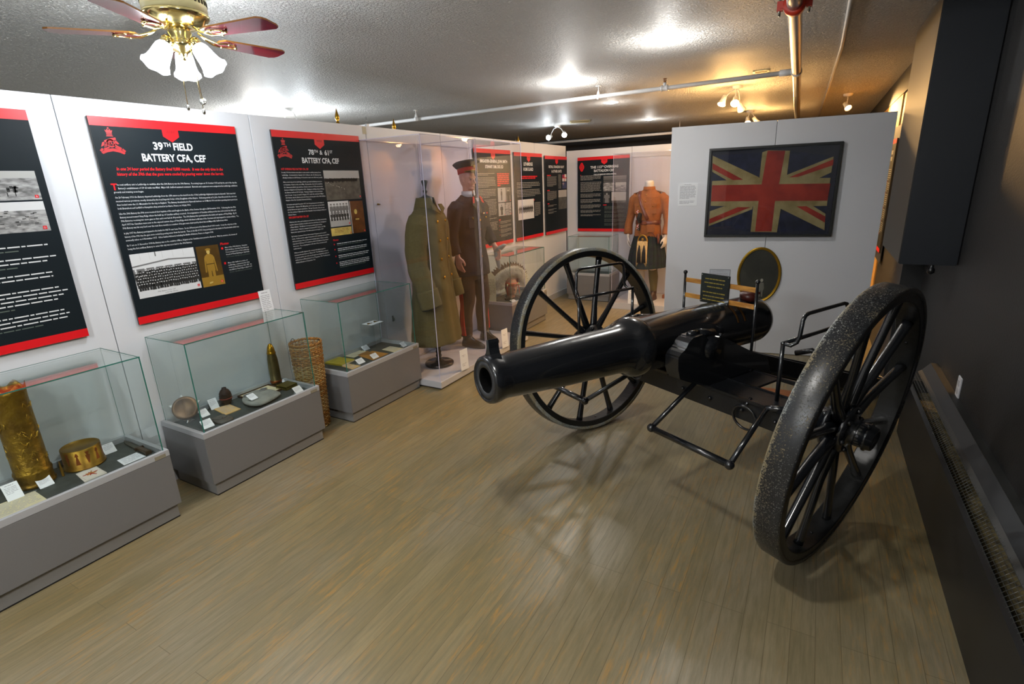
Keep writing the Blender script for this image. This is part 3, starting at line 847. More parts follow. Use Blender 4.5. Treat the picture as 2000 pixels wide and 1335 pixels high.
for a in (0.4, 3.4):
    mb = MB(); c = (0.104 * math.cos(a), 0.104 * math.sin(a)); tx = (-math.sin(a), math.cos(a))
    mb.tube([(c[0] + tx[0] * 0.02 * math.cos(u), c[1] + tx[1] * 0.02 * math.cos(u), 0.652 + 0.022 * math.sin(u)) for u in [PI * k / 10 for k in range(11)]], 0.0025, 6)
    mb.build('wire_handle', mat('dark_wire', (0.05, 0.05, 0.05), 0.5, 0.7), bk)

# ------------------------------------------------------------------ the field gun (local x across, y to the rear, z up)
gun = thing('field_gun', 'black painted old breech-loading field gun on two big spoked wheels', 'cannon', (3.276, 2.864, 0), R(-28.2))
def g(l, f, z): return (l, -f, z)
# barrel
Mb = TR(0, 0, 0.867) @ RX(R(90 - 1.25))
prof = [(0.001, -0.625), (0.045, -0.62), (0.075, -0.60), (0.105, -0.595), (0.128, -0.578), (0.139, -0.54), (0.141, -0.48), (0.1425, 0.10), (0.1415, 0.395), (0.149, 0.41), (0.152, 0.43), (0.152, 0.455), (0.147, 0.475), (0.132, 0.495), (0.121, 0.52), (0.116, 0.56), (0.1105, 0.865), (0.099, 1.13), (0.0955, 1.19), (0.097, 1.215), (0.1035, 1.24), (0.105, 1.262), (0.102, 1.278), (0.094, 1.286), (0.086, 1.286), (0.083, 1.280), (0.056, 1.280)]
mb = MB(); mb.lathe(prof, 72, Mb, 0, cap=False)
bar = mb.build('barrel', BLACK_GLOSS, gun)
mb = MB(); mb.lathe([(0.0565, 1.2802), (0.051, 1.277), (0.049, 1.270), (0.048, 0.55), (0.001, 0.55)], 48, Mb, cap=False); mb.build('bore', mat('shaded_bore', (0.0015, 0.0015, 0.0015), 0.9, spec=0.05), bar)  # inside coloured near black, the shade of the hole painted in
mb = MB(); mb.lathe([(0.0555, 1.2795), (0.0560, 1.2818), (0.084, 1.2830), (0.084, 1.2795)], 48, Mb, cap=False); mb.build('bore_ring', mat('worn_iron', (0.05, 0.052, 0.056), 0.35, 0.5), bar)
# dispart sight at the muzzle
mb = MB()
sx = [(0.034, 0.090), (0.030, 0.102), (0.018, 0.116), (0.011, 0.140), (0.009, 0.165), (0.006, 0.176), (-0.006, 0.176), (-0.009, 0.165), (-0.011, 0.140), (-0.018, 0.116), (-0.030, 0.102), (-0.034, 0.090)]
Ms = TR(0, -1.235, 0.893) @ RX(R(90))
mb.prism([(x, z) for x, z in sx], -0.022, 0.026, 0, Ms)
mb.build('muzzle_sight', BLACK_GLOSS, bar, bevel=0.004)
for k, (a, f) in enumerate(((0.15, -0.24), (0.15, -0.30))):
    mb = MB(); mb.lathe([(0.1425, f - 0.008), (0.146, f - 0.004), (0.146, f + 0.004), (0.1425, f + 0.008)], 48, Mb, a0=R(20), a1=R(160)); mb.build('sight_band', mat('bronzed_band', (0.10, 0.045, 0.012), 0.35, 0.7), bar)
mb = MB(); mb.lathe([(0.001, 0), (0.05, 0.0), (0.05, 0.045), (0.001, 0.045)], 24, TR(0.03, 0.47, 0.985)); mb.tube([(-0.02, 0.47, 1.02), (0.08, 0.50, 1.03)], 0.008, 8)
mb.build('breech_lock', mat('dark_red_wood', (0.07, 0.012, 0.008), 0.4), bar, bevel=0.003)
mb = MB(); mb.lathe([(0.001, -0.26), (0.058, -0.26), (0.058, 0.26), (0.001, 0.26)], 24, TR(0, -0.12, 0.865) @ RY(R(90))); mb.build('trunnion', BLACK_GLOSS, bar)
# cheeks
ch = [(0.12, 0.655), (0.285, 0.722), (0.345, 0.750), (0.365, 0.80), (0.368, 0.865), (0.345, 0.885), (0.32, 0.895), (0.30, 0.925), (0.27, 0.945), (0.20, 0.948), (0.175, 0.935), (0.145, 0.905), (0.105, 0.90), (0.07, 0.915), (0.03, 0.900), (-0.08, 0.845), (-0.22, 0.775), (-0.36, 0.722), (-0.42, 0.60)]
for s in (1, -1):
    M = TR(0.165 * s if s > 0 else -0.245, 0, 0) @ Matrix(((0, 0, 1, 0), (-1, 0, 0, 0), (0, 1, 0, 0), (0, 0, 0, 1)))
    mb = MB(); mb.prism(ch, 0.0, 0.08, 0, M)
    ck = mb.build('cheek', BLACK_GLOSS, gun, bevel=0.008)
    mb = MB()
    capx = 0.205 * s
    mb.tube([g(capx, 0.255, 0.95), g(capx, 0.185, 0.95)], 0.016, 10)
    mb.tube([g(capx, 0.19, 0.945), g(capx, 0.13, 0.935), g(capx, 0.07, 0.925)], 0.022, 10)
    for f, z in ((0.30, 0.90), (0.34, 0.76), (0.05, 0.915)): mb.ball(g(capx + 0.03 * s, f, z), 0.011, 8)
    mb.build('trunnion_cap', BLACK_GLOSS, ck)
# axle bed and axle
mb = MB(); mb.box(-0.74, 0.74, -0.14, 0.03, 0.555, 0.665)
bed = mb.build('axle_bed', BLACK_SATIN, gun, bevel=0.005)
mb = MB()
mb.box(-0.74, 0.72, -0.152, -0.138, 0.655, 0.672); mb.box(-0.74, 0.72, 0.018, 0.032, 0.655, 0.672)
mb.build('edge_iron', BLACK_GLOSS, bed, bevel=0.002)
mb = MB()
for l in (-0.6, -0.3, 0.10, 0.27, 0.45, 0.62): mb.ball(g(l, 0.146, 0.61), 0.011, 8)
mb.build('bolt_heads', BLACK_GLOSS, bed)
mb = MB(); mb.tube([(-0.95, 0.03, 0.62), (0.95, 0.03, 0.62)], 0.034, 16); mb.build('axle', BLACK_SATIN, gun)
# trail
for s in (1, -1):
    mb = MB()
    pr = [(-0.20, 0.60), (-0.20, 0.78), (-0.36, 0.722), (-1.0, 0.50), (-1.6, 0.30), (-2.15, 0.12), (-2.25, 0.03), (-2.15, 0.0), (-1.55, 0.18), (-1.0, 0.375), (-0.5, 0.56)]
    M = TR(0.115 if s > 0 else -0.165, 0, 0) @ Matrix(((0, 0, 1, 0), (-1, 0, 0, 0), (0, 1, 0, 0), (0, 0, 0, 1)))
    mb.prism(pr, 0, 0.05, 0, M)
    tr = mb.build('trail_beam', BLACK_SATIN, gun, bevel=0.004)
    mb = MB(); x = 0.168 if s > 0 else -0.168
    mb.box(min(x, x + 0.012 * s), max(x, x + 0.012 * s), 0.34, 0.36, 0.60, 0.62)
    mb.tube([g(x, -0.36, 0.632), g(x, -1.0, 0.392), g(x, -1.55, 0.20)], 0.008, 6)
    mb.build('trail_iron', BLACK_GLOSS, tr)
mb = MB()
for f, z in ((-0.75, 0.55), (-1.35, 0.33), (-2.0, 0.10)): mb.box(-0.12, 0.12, -f - 0.02, -f + 0.02, z - 0.06, z + 0.03)
mb.build('trail_crosspiece', BLACK_SATIN, gun)
mb = MB(); mb.tube([g(0, -2.2, 0.06) , g(0, -2.3, 0.05)], 0.02, 10)
mb.tube([(0.05 * math.cos(a), 2.34 + 0.05 * math.sin(a), 0.05) for a in [2 * PI * k / 20 for k in range(20)]], 0.012, 8, closed=True); mb.build('lunette_ring', BLACK_SATIN, gun)
mb = MB(); mb.tube([g(-0.10, -1.28, 0.46), g(0.0, -1.30, 0.50), g(0.04, -1.32, 0.47)], 0.02, 8); mb.build('trail_lever', BLACK_SATIN, gun)
# elevating gear block under the breech
mb = MB(); mb.box(-0.05, 0.05, 0.30, 0.42, 0.55, 0.70); mb.tube([(0, 0.38, 0.55), (0, 0.38, 0.73)], 0.025, 12)
mb.tube([(0.06 * math.cos(a), 0.38 + 0.06 * math.sin(a), 0.66) for a in [2 * PI * k / 20 for k in range(20)]], 0.007, 6, closed=True); mb.build('elevating_screw', BLACK_SATIN, gun)
# axle-tree seats: side platforms, foot frames, guard rails
for s in (1, -1):
    mb = MB()
    a, b = (0.25, 0.72) if s > 0 else (-0.72, -0.25)
    mb.box(0.25 if s > 0 else -0.40, 0.40 if s > 0 else -0.25, 0.032, 0.245, 0.652, 0.664)
    mb.box(a, b, 0.235, 0.250, 0.648, 0.668)
    mb.build('seat_frame', BLACK_SATIN, gun, bevel=0.002)
    # hanging foot frame
    zc, fc = (0.50, 0.457) if s > 0 else (0.54, 0.56)
    li, lo = (0.176, 0.62) if s > 0 else (-0.21, -0.66)
    li2, lo2 = (0.19, 0.585) if s > 0 else (-0.16, -0.64)
    mb = MB()
    mb.tube([g(li2, 0.0, 0.675), g(li2, 0.16, 0.675), g(li, fc, zc)], 0.0125, 12)
    mb.build('frame_arm', BLACK_GLOSS, gun); mb = MB()
    mb.tube([g(lo2, 0.16, 0.675), g(lo, fc, zc)], 0.0125, 12)
    mb.tube([g(lo2, 0.17, 0.672), g(lo2 + 0.09 * s, 0.10, 0.678)], 0.014, 12)
    fr = mb.build('frame_arm', BLACK_GLOSS, gun)
    mb = MB(); mb.tube([g(li, fc, zc), g(lo, fc, zc)], 0.016, 14); 
    for l in (li, lo): mb.ball(g(l, fc, zc), 0.022, 12)
    mb.build('foot_bar', BLACK_GLOSS, fr)
    # guard rail
    r = 0.0095
    if s > 0: L, f1, f2, zr, zt, o = 0.555, 0.04, -0.40, 0.945, 1.085, 0.05
    else: L, f1, f2, zr, zt, o = -0.63, 0.255, -0.20, 1.0, 1.165, -0.05
    zb = 0.665
    mb = MB()
    mb.tube([g(L, f1, zb), g(L, f1, zr)], r, 12)
    mb.tube([g(L, f2, zb if s < 0 else 0.62), g(L, f2, zr)], r, 12)
    mb.tube([g(L, f1, zr), g(L, f2, zr)], r, 12)
    mb.ball(g(L, f1, zr), r * 1.15, 10); mb.ball(g(L, f2, zr), r * 1.15, 10)
    mb.tube([g(L, f1, zr), g(L + o * 0.6, f1 - 0.01, zr - 0.005), g(L + o, f1 - 0.02, zr + 0.012), g(L + o * 1.15, f1 - 0.025, zr + 0.04), g(L + o * 1.2, f1 - 0.03, zt - 0.025), g(L + o * 1.2, f1 - 0.045, zt - 0.006), g(L + o * 1.2, f1 - 0.07, zt),
             g(L + o * 1.2, f2 + 0.07, zt), g(L + o * 1.2, f2 + 0.045, zt - 0.006), g(L + o * 1.2, f2 + 0.03, zt - 0.025), g(L + o * 1.15, f2 + 0.025, zr + 0.04), g(L + o, f2 + 0.02, zr + 0.012), g(L + o * 0.6, f2 + 0.01, zr - 0.005), g(L, f2, zr)], r * 0.95, 12)
    mb.build('guard_rail', BLACK_GLOSS, gun)
# big iron ring hanging from the bed, small one under the chase
mb = MB(); mb.tube([(0.477 + 0.062 * math.cos(a), -0.158 - 0.012 * math.sin(a), 0.582 + 0.062 * math.sin(a)) for a in [2 * PI * k / 36 for k in range(36)]], 0.0062, 8, closed=True)
mb.tube([(0.477, -0.158, 0.646), (0.477, -0.12, 0.672)], 0.008, 8); mb.build('tow_ring', BLACK_GLOSS, gun)
mb = MB(); mb.tube([(-0.06 + 0.03 * math.cos(a), -0.33 + 0.012 * math.cos(a), 0.69 + 0.03 * math.sin(a)) for a in [2 * PI * k / 24 for k in range(24)]], 0.005, 8, closed=True); mb.tube([(-0.06, -0.33, 0.72), (-0.06, -0.30, 0.75)], 0.006, 8)
mb.build('tow_ring', BLACK_GLOSS, gun)
# rack of two posts and two wooden slats, with the plaque on it
WOOD = mat('varnished_oak', '#c08a3c', 0.35, color2='#9a6426', vscale=8, stretch=(2, 14, 14), coat=0.3)
rk = []
for l in (-0.226, 0.237):
    mb = MB(); mb.tube([g(l, -0.22, 0.66), g(l, -0.22, 1.145)], 0.0075, 12); mb.ball(g(l, -0.22, 1.150), 0.0125, 12); mb.ball(g(l, -0.22, 0.668), 0.013, 10)
    mb.build('rack_post', BLACK_GLOSS, gun)
for z, in ((1.093,), (1.003,)):
    mb = MB(); mb.box(-0.222, 0.233, 0.218, 0.228, z, z + 0.026); mb.build('wooden_slat', WOOD, gun, bevel=0.002)
Mp = TR(-0.012, 0.214, 1.078) @ RX(R(90)) 
mb = MB()
pl = [(-0.095, -0.075), (0.095, -0.085), (0.096, 0.075), (-0.095, 0.085)]
mb.box(-0.094, 0.094, -0.083, 0.083, 0.0, 0.005, 0, Mp)
pq = mb.build('plaque', mat('black_engraved_plate', (0.008, 0.010, 0.010), 0.14, coat=0.4), gun, bevel=0.0015)
mb = MB()
GOLDTXT = mat('gold_engraving', (0.26, 0.19, 0.015), 0.5)
for i, (yy, wd) in enumerate(((0.058, 0.13), (0.036, 0.14), (0.014, 0.10), (-0.018, 0.155), (-0.040, 0.145), (-0.060, 0.15))):
    put_lines(mb, -wd / 2, yy, wd, 0.009, 1, 0, 0.0056, random.Random(i), thick=0.62, M=Mp)
mb.build('engraved_lettering', GOLDTXT, pq)
mb = MB()
for x in (-0.085, 0.085):
    for y in (-0.074, 0.074): mb.ball((x, y, 0.006), 0.004, 8, 0, Mp)
mb.build('plaque_screw', STEEL, pq)

# wheels
def tyre_mat():
    m = bpy.data.materials.new('pitted_black_tyre'); m.use_nodes = True
    nt = m.node_tree; b = nt.nodes['Principled BSDF']; L = nt.links.new
    tc = nt.nodes.new('ShaderNodeTexCoord')
    n = nt.nodes.new('ShaderNodeTexNoise'); n.inputs['Scale'].default_value = 190; n.inputs['Detail'].default_value = 5; n.inputs['Roughness'].default_value = 0.7
    L(tc.outputs['Object'], n.inputs['Vector'])
    n3 = nt.nodes.new('ShaderNodeTexNoise'); n3.inputs['Scale'].default_value = 14; n3.inputs['Detail'].default_value = 3
    L(tc.outputs['Object'], n3.inputs['Vector'])
    ad = nt.nodes.new('ShaderNodeMath'); ad.operation = 'MULTIPLY_ADD'; ad.inputs[1].default_value = 0.16; L(n3.outputs[0], ad.inputs[0]); L(n.outputs[0], ad.inputs[2])
    # the worn inner edge: more bare metal towards local x = -0.1
    sp = nt.nodes.new('ShaderNodeSeparateXYZ'); L(tc.outputs['Object'], sp.inputs[0])
    mr = nt.nodes.new('ShaderNodeMapRange'); mr.inputs[1].default_value = -0.085; mr.inputs[2].default_value = -0.103; mr.inputs[3].default_value = 0.0; mr.inputs[4].default_value = 0.17
    L(sp.outputs[0], mr.inputs[0])
    ad2 = nt.nodes.new('ShaderNodeMath'); ad2.operation = 'ADD'; L(ad.outputs[0], ad2.inputs[0]); L(mr.outputs[0], ad2.inputs[1])
    r = nt.nodes.new('ShaderNodeValToRGB'); r.color_ramp.elements[0].position = 0.650; r.color_ramp.elements[1].position = 0.70
    L(ad2.outputs[0], r.inputs[0])
    r2 = nt.nodes.new('ShaderNodeValToRGB'); r2.color_ramp.elements[0].position = 0.4; r2.color_ramp.elements[1].position = 0.6
    r2.color_ramp.elements[0].color = (0.26, 0.28, 0.27, 1); r2.color_ramp.elements[1].color = (0.24, 0.20, 0.12, 1)
    L(n3.outputs[0], r2.inputs[0])
    mx = nt.nodes.new('ShaderNodeMix'); mx.data_type = 'RGBA'
    L(r.outputs[0], mx.inputs[0]); mx.inputs[6].default_value = (0.012, 0.013, 0.015, 1); L(r2.outputs[0], mx.inputs[7])
    L(mx.outputs[2], b.inputs['Base Color'])
    b.inputs['Roughness'].default_value = 0.33; b.inputs['Metallic'].default_value = 0.0
    bp = nt.nodes.new('ShaderNodeBump'); bp.inputs['Strength'].default_value = 0.7; bp.inputs['Distance'].default_value = 0.004; bp.invert = True
    L(r.outputs[0], bp.inputs['Height']); L(bp.outputs[0], b.inputs['Normal'])
    return m
TYRE = tyre_mat()
WR = 0.626
RIM = mat('black_rim_paint', (0.007, 0.008, 0.009), 0.36, bump=0.1, bscale=60)
def wheel(M, nm='wheel', phase=15.0):
    """axis along local x, outer face at x = 0"""
    MX = RY(R(90))
    mb = MB(); mb.lathe([(0.567, -0.096), (0.571, -0.1), (0.606, -0.1), (0.606, -0.003), (0.571, -0.003), (0.567, -0.007), (0.567, -0.096)], 96, MX, cap=False)
    o = mb.build(nm, RIM, gun); o.matrix_local = M
    for p in o.data.polygons: p.use_smooth = False
    mb = MB(); mb.lathe([(0.604, -0.103), (WR - 0.004, -0.103), (WR, -0.097), (WR, -0.006), (WR - 0.004, 0.0), (0.604, 0.0), (0.604, -0.103)], 96, MX, cap=False)
    ty = mb.build('tyre', TYRE, o)
    mb = MB()
    mb.lathe([(0.001, -0.19), (0.05, -0.19), (0.056, -0.185), (0.056, -0.14), (0.068, -0.135), (0.070, -0.12), (0.105, -0.115), (0.105, -0.100), (0.062, -0.098), (0.062, -0.050), (0.105, -0.048), (0.105, -0.033), (0.068, -0.028), (0.056, -0.02), (0.054, 0.03), (0.060, 0.033), (0.060, 0.042), (0.053, 0.045), (0.050, 0.062), (0.040, 0.066), (0.036, 0.060), (0.001, 0.060)], 40, MX)
    for k in range(6):
        a = 2 * PI * k / 6 + 0.3
        mb.ball((-0.026, 0.088 * math.cos(a), 0.088 * math.sin(a)), 0.012, 8)
        mb.ball((-0.122, 0.088 * math.cos(a), 0.088 * math.sin(a)), 0.012, 8)
    mb.tube([(0.036, 0.03, -0.05), (0.036, 0.045, -0.075)], 0.007, 8); mb.tube([(0.036, -0.03, 0.05), (0.036, -0.045, 0.072)], 0.007, 8)
    mb.build('hub', BLACK_GLOSS, o)
    for k in range(12):
        a = R(phase + 30 * k)
        c, s = math.cos(a), math.sin(a)
        st = 0.006 * (1 if k % 2 else -1)
        mb = MB()
        def q(r, x): return (x, -r * s, r * c)
        mb.tube([q(0.058, -0.074 + st), q(0.12, -0.070 + st), q(0.25, -0.064), q(0.45, -0.054), q(0.54, -0.050), q(0.57, -0.050)],
                [(0.022, 0.027), (0.021, 0.026), (0.0165, 0.021), (0.0165, 0.020), (0.019, 0.022), (0.021, 0.024)], 14)
        mb.build('spoke', BLACK_GLOSS, o)
    mb = MB()
    for k in range(6):
        a = R(60 * k)
        mb.lathe([(0.001, 0), (0.007, 0), (0.007, 0.004), (0.001, 0.004)], 10, RX(a) @ TR(-0.05, 0, 0.5665) @ RX(PI))
    mb.build('rim_bolt', BLACK_GLOSS, o)
    return o
wheel(TR(0.903, -0.011, WR * math.cos(R(7.1)) + 0.006) @ RZ(R(6.0)) @ RY(R(7.1)))
wheel(TR(-0.902, 0.016, WR * math.cos(R(7.1)) + 0.006) @ RZ(R(181.0)) @ RY(R(7.1)))

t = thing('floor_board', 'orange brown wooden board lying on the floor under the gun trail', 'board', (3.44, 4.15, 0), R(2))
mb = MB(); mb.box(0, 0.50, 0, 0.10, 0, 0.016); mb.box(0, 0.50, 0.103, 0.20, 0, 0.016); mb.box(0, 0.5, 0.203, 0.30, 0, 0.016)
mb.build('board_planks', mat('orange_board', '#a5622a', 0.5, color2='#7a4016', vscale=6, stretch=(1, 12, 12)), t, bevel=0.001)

# ------------------------------------------------------------------ framed flag, oval portrait and cards on the far partition
FS = 0.88
def onflag(u, v, d=0.0): return M_FLAG @ TR(u * FS, v * FS + 0.202, d) @ Matrix.Diagonal((FS, FS, FS, 1))
t = thing('framed_flag', 'black framed worn union flag behind glass on the free standing partition', 'framed flag', M=onflag(0.388, 1.055))
W_, H_ = 1.206, 0.90
mb = MB(); b = 0.022
mb.box(0, W_, 0, b, 0.0, 0.045); mb.box(0, W_, H_ - b, H_, 0.0, 0.045); mb.box(0, b, b, H_ - b, 0.0, 0.045); mb.box(W_ - b, W_, b, H_ - b, 0.0, 0.045)
mb.build('frame', mat('black_picture_frame', (0.02, 0.022, 0.021), 0.35), t, bevel=0.002)
mb = MB(); mb.box(b, W_ - b, b, H_ - b, 0.002, 0.010); mb.build('backing', mat('navy_backing', (0.013, 0.014, 0.028), 0.8), t)
FL = dict(out=[(0.423, 1.888), (0.888, 1.894), (1.143, 1.895), (1.53, 1.821), (1.526, 1.622), (1.533, 1.115), (1.101, 1.098), (0.85, 1.104), (0.43, 1.167), (0.436, 1.38)],
    s1=[(0.423, 1.888), (0.879, 1.656), (0.923, 1.591), (0.59, 1.628), (0.428, 1.728)], s2=[(1.134, 1.665), (1.53, 1.821), (1.527, 1.672), (1.418, 1.619), (1.1, 1.601)],
    s3=[(0.432, 1.324), (0.565, 1.371), (0.85, 1.385), (0.846, 1.336), (0.43, 1.167)], s4=[(1.092, 1.379), (1.397, 1.36), (1.523, 1.278), (1.533, 1.115), (1.099, 1.343)],
    r1=[(0.428, 1.812), (0.749, 1.628), (0.64, 1.634), (0.43, 1.752)], r2=[(1.158, 1.641), (1.533, 1.795), (1.533, 1.739), (1.241, 1.642)],
    r3=[(0.433, 1.243), (0.704, 1.36), (0.829, 1.357), (0.432, 1.192)], r4=[(1.23, 1.372), (1.328, 1.365), (1.526, 1.251), (1.527, 1.191)],
    wh=[(0.434, 1.634), (0.908, 1.636), (1.526, 1.622), (1.526, 1.354), (0.974, 1.358), (0.436, 1.38)], wv=[(0.892, 1.894), (0.942, 1.91), (1.143, 1.895), (1.138, 1.665), (1.114, 1.342), (1.101, 1.098), (0.85, 1.104), (0.853, 1.352), (0.887, 1.656)],
    rh=[(0.437, 1.591), (0.916, 1.582), (1.532, 1.569), (1.524, 1.404), (1.044, 1.416), (0.437, 1.426)], rv=[(0.939, 1.906), (1.1, 1.897), (1.077, 1.609), (1.053, 1.396), (1.05, 1.107), (0.893, 1.108), (0.9, 1.424), (0.918, 1.639)])
FB = mat('flag_blue', (0.010, 0.012, 0.035), 0.85, var=0.4, vscale=12); FW = mat('flag_aged_cream', (0.34, 0.27, 0.125), 0.85, color2=(0.22, 0.16, 0.06), vscale=7, bump=0.3, bscale=200); FR = mat('flag_faded_red', (0.36, 0.028, 0.012), 0.85, color2=(0.22, 0.012, 0.008), vscale=5, bump=0.3, bscale=200)
lay = dict(out=(0, 0.0112), s1=(1, 0.0122), s2=(1, 0.0122), s3=(1, 0.0122), s4=(1, 0.0122), r1=(2, 0.0132), r2=(2, 0.0132), r3=(2, 0.0132), r4=(2, 0.0132), wh=(1, 0.0138), wv=(1, 0.0142), rh=(2, 0.0148), rv=(2, 0.0154))
mb = MB()
for k, (mi, z) in lay.items(): mb.prism([(u - 0.388, v - 1.055) for u, v in FL[k]], z - 0.001, z, mi)
mb.build('flag_cloth', [FB, FW, FR], t)
mb = MB(); mb.box(b, W_ - b, b, H_ - b, 0.034, 0.037); mb.build('picture_glass', PICTURE_GLASS, t)
def ellipse(rx, ry, n=64, cx=0, cy=0): return [(cx + rx * math.cos(2 * PI * k / n), cy + ry * math.sin(2 * PI * k / n)) for k in range(n)]
t = thing('oval_portrait', 'gilt oval frame with a dark portrait photograph of a standing soldier', 'framed photograph', M=onflag(0.969, 0.645))
mb = MB(); mb.tube([(x, y, 0.014) for x, y in ellipse(0.206, 0.290)], (0.010), 10, closed=True); mb.tube([(x, y, 0.012) for x, y in ellipse(0.194, 0.278)], 0.006, 8, closed=True)
mb.build('gilt_frame', mat('gilt_oval', '#b08a2c', 0.3, 0.9), t)
mb = MB(); mb.prism(ellipse(0.198, 0.282), 0.0, 0.006); pb = mb.build('photograph', mat('dark_photo_ground', (0.018, 0.018, 0.013), 0.6, color2=(0.035, 0.034, 0.024), vscale=4), t)
mb = MB(); z = 0.0066
mb.prism(ellipse(0.014, 0.018, 20, 0.035, -0.055), z, z + 0.0004, 0)
mb.prism([(0.015, -0.08), (0.055, -0.08), (0.064, -0.14), (0.058, -0.165), (0.012, -0.165), (0.006, -0.14)], z, z + 0.0004, 1)
for x in (0.016, 0.038): mb.prism([(x, -0.165), (x + 0.017, -0.165), (x + 0.014, -0.235), (x + 0.003, -0.235)], z, z + 0.0004, 1)
mb.build('printed_figure', [mat('photo_pale', (0.35, 0.33, 0.27), 0.6), mat('photo_mid', (0.15, 0.145, 0.12), 0.6)], pb)
mb = MB()
n = 24; vs = []; fs = []
for i in range(1, 7):
    for kk in range(48):
        a = 2 * PI * kk / 48; rr = i / 6; vs.append((0.190 * rr * math.cos(a), 0.274 * rr * math.sin(a), 0.010 + 0.010 * (1 - rr * rr)))
vs.append((0, 0, 0.020))
for i in range(5):
    for kk in range(48): fs.append((i * 48 + kk, (i + 1) * 48 + kk, (i + 1) * 48 + (kk + 1) % 48, i * 48 + (kk + 1) % 48))
for kk in range(48): fs.append((288, kk, (kk + 1) % 48))
mb.add(vs, fs, 0, None, True); mb.build('domed_glass', PICTURE_GLASS, t)
def wall_card(M, w, h, label, lines, cat='label card', frame=None, name='label_card', rnd=3):
    t = thing(name, label, cat, M=M)
    mb = MB(); mb.box(0, w, 0, h, 0, 0.004); mb.build('card', CARD if not frame else mat('pale_blue_card', (0.5, 0.54, 0.6), 0.5), t)
    if frame:
        mb = MB(); e = 0.003
        mb.box(-e, w + e, -e, 0, 0, 0.006); mb.box(-e, w + e, h, h + e, 0, 0.006); mb.box(-e, 0, 0, h, 0, 0.006); mb.box(w, w + e, 0, h, 0, 0.006); mb.build('card_edge', mat('dark_card_edge', (0.08, 0.08, 0.09), 0.5), t)
    mb = MB(); rn = random.Random(rnd)
    for (x, y, ww, lh, n) in lines: put_lines(mb, x * w, y * h, ww * w, lh, n, 0, 0.0045, rn, thick=0.42)
    mb.build('printed_lines', mat('small_grey_print', (0.36, 0.36, 0.40), 0.6), t)
    return t
wall_card(onflag(0.099, 1.385), 0.195, 0.235, 'white text card on the partition left of the framed flag', [(0.3, 0.95, 0.4, 0.009, 1), (0.08, 0.88, 0.84, 0.0125, 11), (0.08, 0.22, 0.84, 0.0115, 3)])
wall_card(onflag(0.476, 0.560), 0.205, 0.136, 'pale text card behind the plaque, left of the oval portrait', [(0.33, 0.93, 0.36, 0.008, 1), (0.12, 0.86, 0.72, 0.008, 1), (0.08, 0.72, 0.84, 0.011, 5)], frame=True)

# ------------------------------------------------------------------ posters
DIM = mat('dim_print', (0.10, 0.13, 0.11), 0.5)
RED_PALE = mat('tab_letter_print', (0.20, 0.002, 0.006), 0.45)
BLANK = []
ph = dict(white=mat('photo_white', (0.66, 0.67, 0.68), 0.45), light=mat('photo_light', (0.42, 0.42, 0.41), 0.45), mid=mat('photo_mid_grey', (0.16, 0.16, 0.16), 0.45),
          dark=mat('photo_dark', (0.025, 0.026, 0.026), 0.45), sepia=mat('photo_sepia', (0.30, 0.17, 0.02), 0.45), sepiad=mat('photo_sepia_dark', (0.055, 0.027, 0.003), 0.45, color2=(0.10, 0.05, 0.004), vscale=8),
          sepial=mat('photo_sepia_light', (0.55, 0.40, 0.12), 0.45), leather=mat('photo_leather', (0.17, 0.055, 0.008), 0.45, color2=(0.10, 0.03, 0.004), vscale=18), yellow=mat('photo_yellow', (0.62, 0.47, 0.12), 0.45, var=0.15, vscale=30),
          field=mat('photo_field', (0.10, 0.10, 0.085), 0.45, color2=(0.05, 0.05, 0.043), vscale=25), cloudy=mat('photo_cloudy', (0.42, 0.42, 0.42), 0.45, color2=(0.12, 0.12, 0.12), vscale=22, stretch=(1, 2.5, 1)), red=RED_PRINT, navy=mat('photo_navy', (0.02, 0.03, 0.12), 0.45))
PK = list(ph); PM = [ph[k] for k in PK]
def pi_(k): return PK.index(k)
def rect(mb, x0, x1, y0, y1, k, z): mb.quad((x0, y0, z), (x1, y0, z), (x1, y1, z), (x0, y1, z), pi_(k))
def figure(mb, x, y, h, z, body='dark', head='light', w=None):
    """tiny printed standing soldier"""
    w = w or h * 0.30
    mb.add([(x - w * .34, y, z), (x + w * .34, y, z), (x + w * .3, y + h * .45, z), (x + w * .5, y + h * .5, z), (x + w * .42, y + h * .80, z), (x - w * .42, y + h * .80, z), (x - w * .5, y + h * .5, z), (x - w * .3, y + h * .45, z)], [tuple(range(8))], pi_(body))
    r = h * 0.085
    mb.add([(x + r * math.cos(a), y + h * .885 + r * 1.1 * math.sin(a), z + 0.0001) for a in [2 * PI * k / 8 for k in range(8)]], [tuple(range(8))], pi_(head))
    mb.quad((x - r * 1.1, y + h * .92, z + 0.0002), (x + r * 1.1, y + h * .92, z + 0.0002), (x + r * .9, y + h, z + 0.0002), (x - r * .9, y + h, z + 0.0002), pi_(body))
def marker(mb, x, y, s, z, L='A'):
    mb.quad((x, y, z), (x + s, y, z), (x + s, y + s, z), (x, y + s, z), pi_('red'))
    put_text(mb, L, x + s * .5, y + s * .22, s * .55, mi=pi_('white'), align='c', z=z + 0.0002)
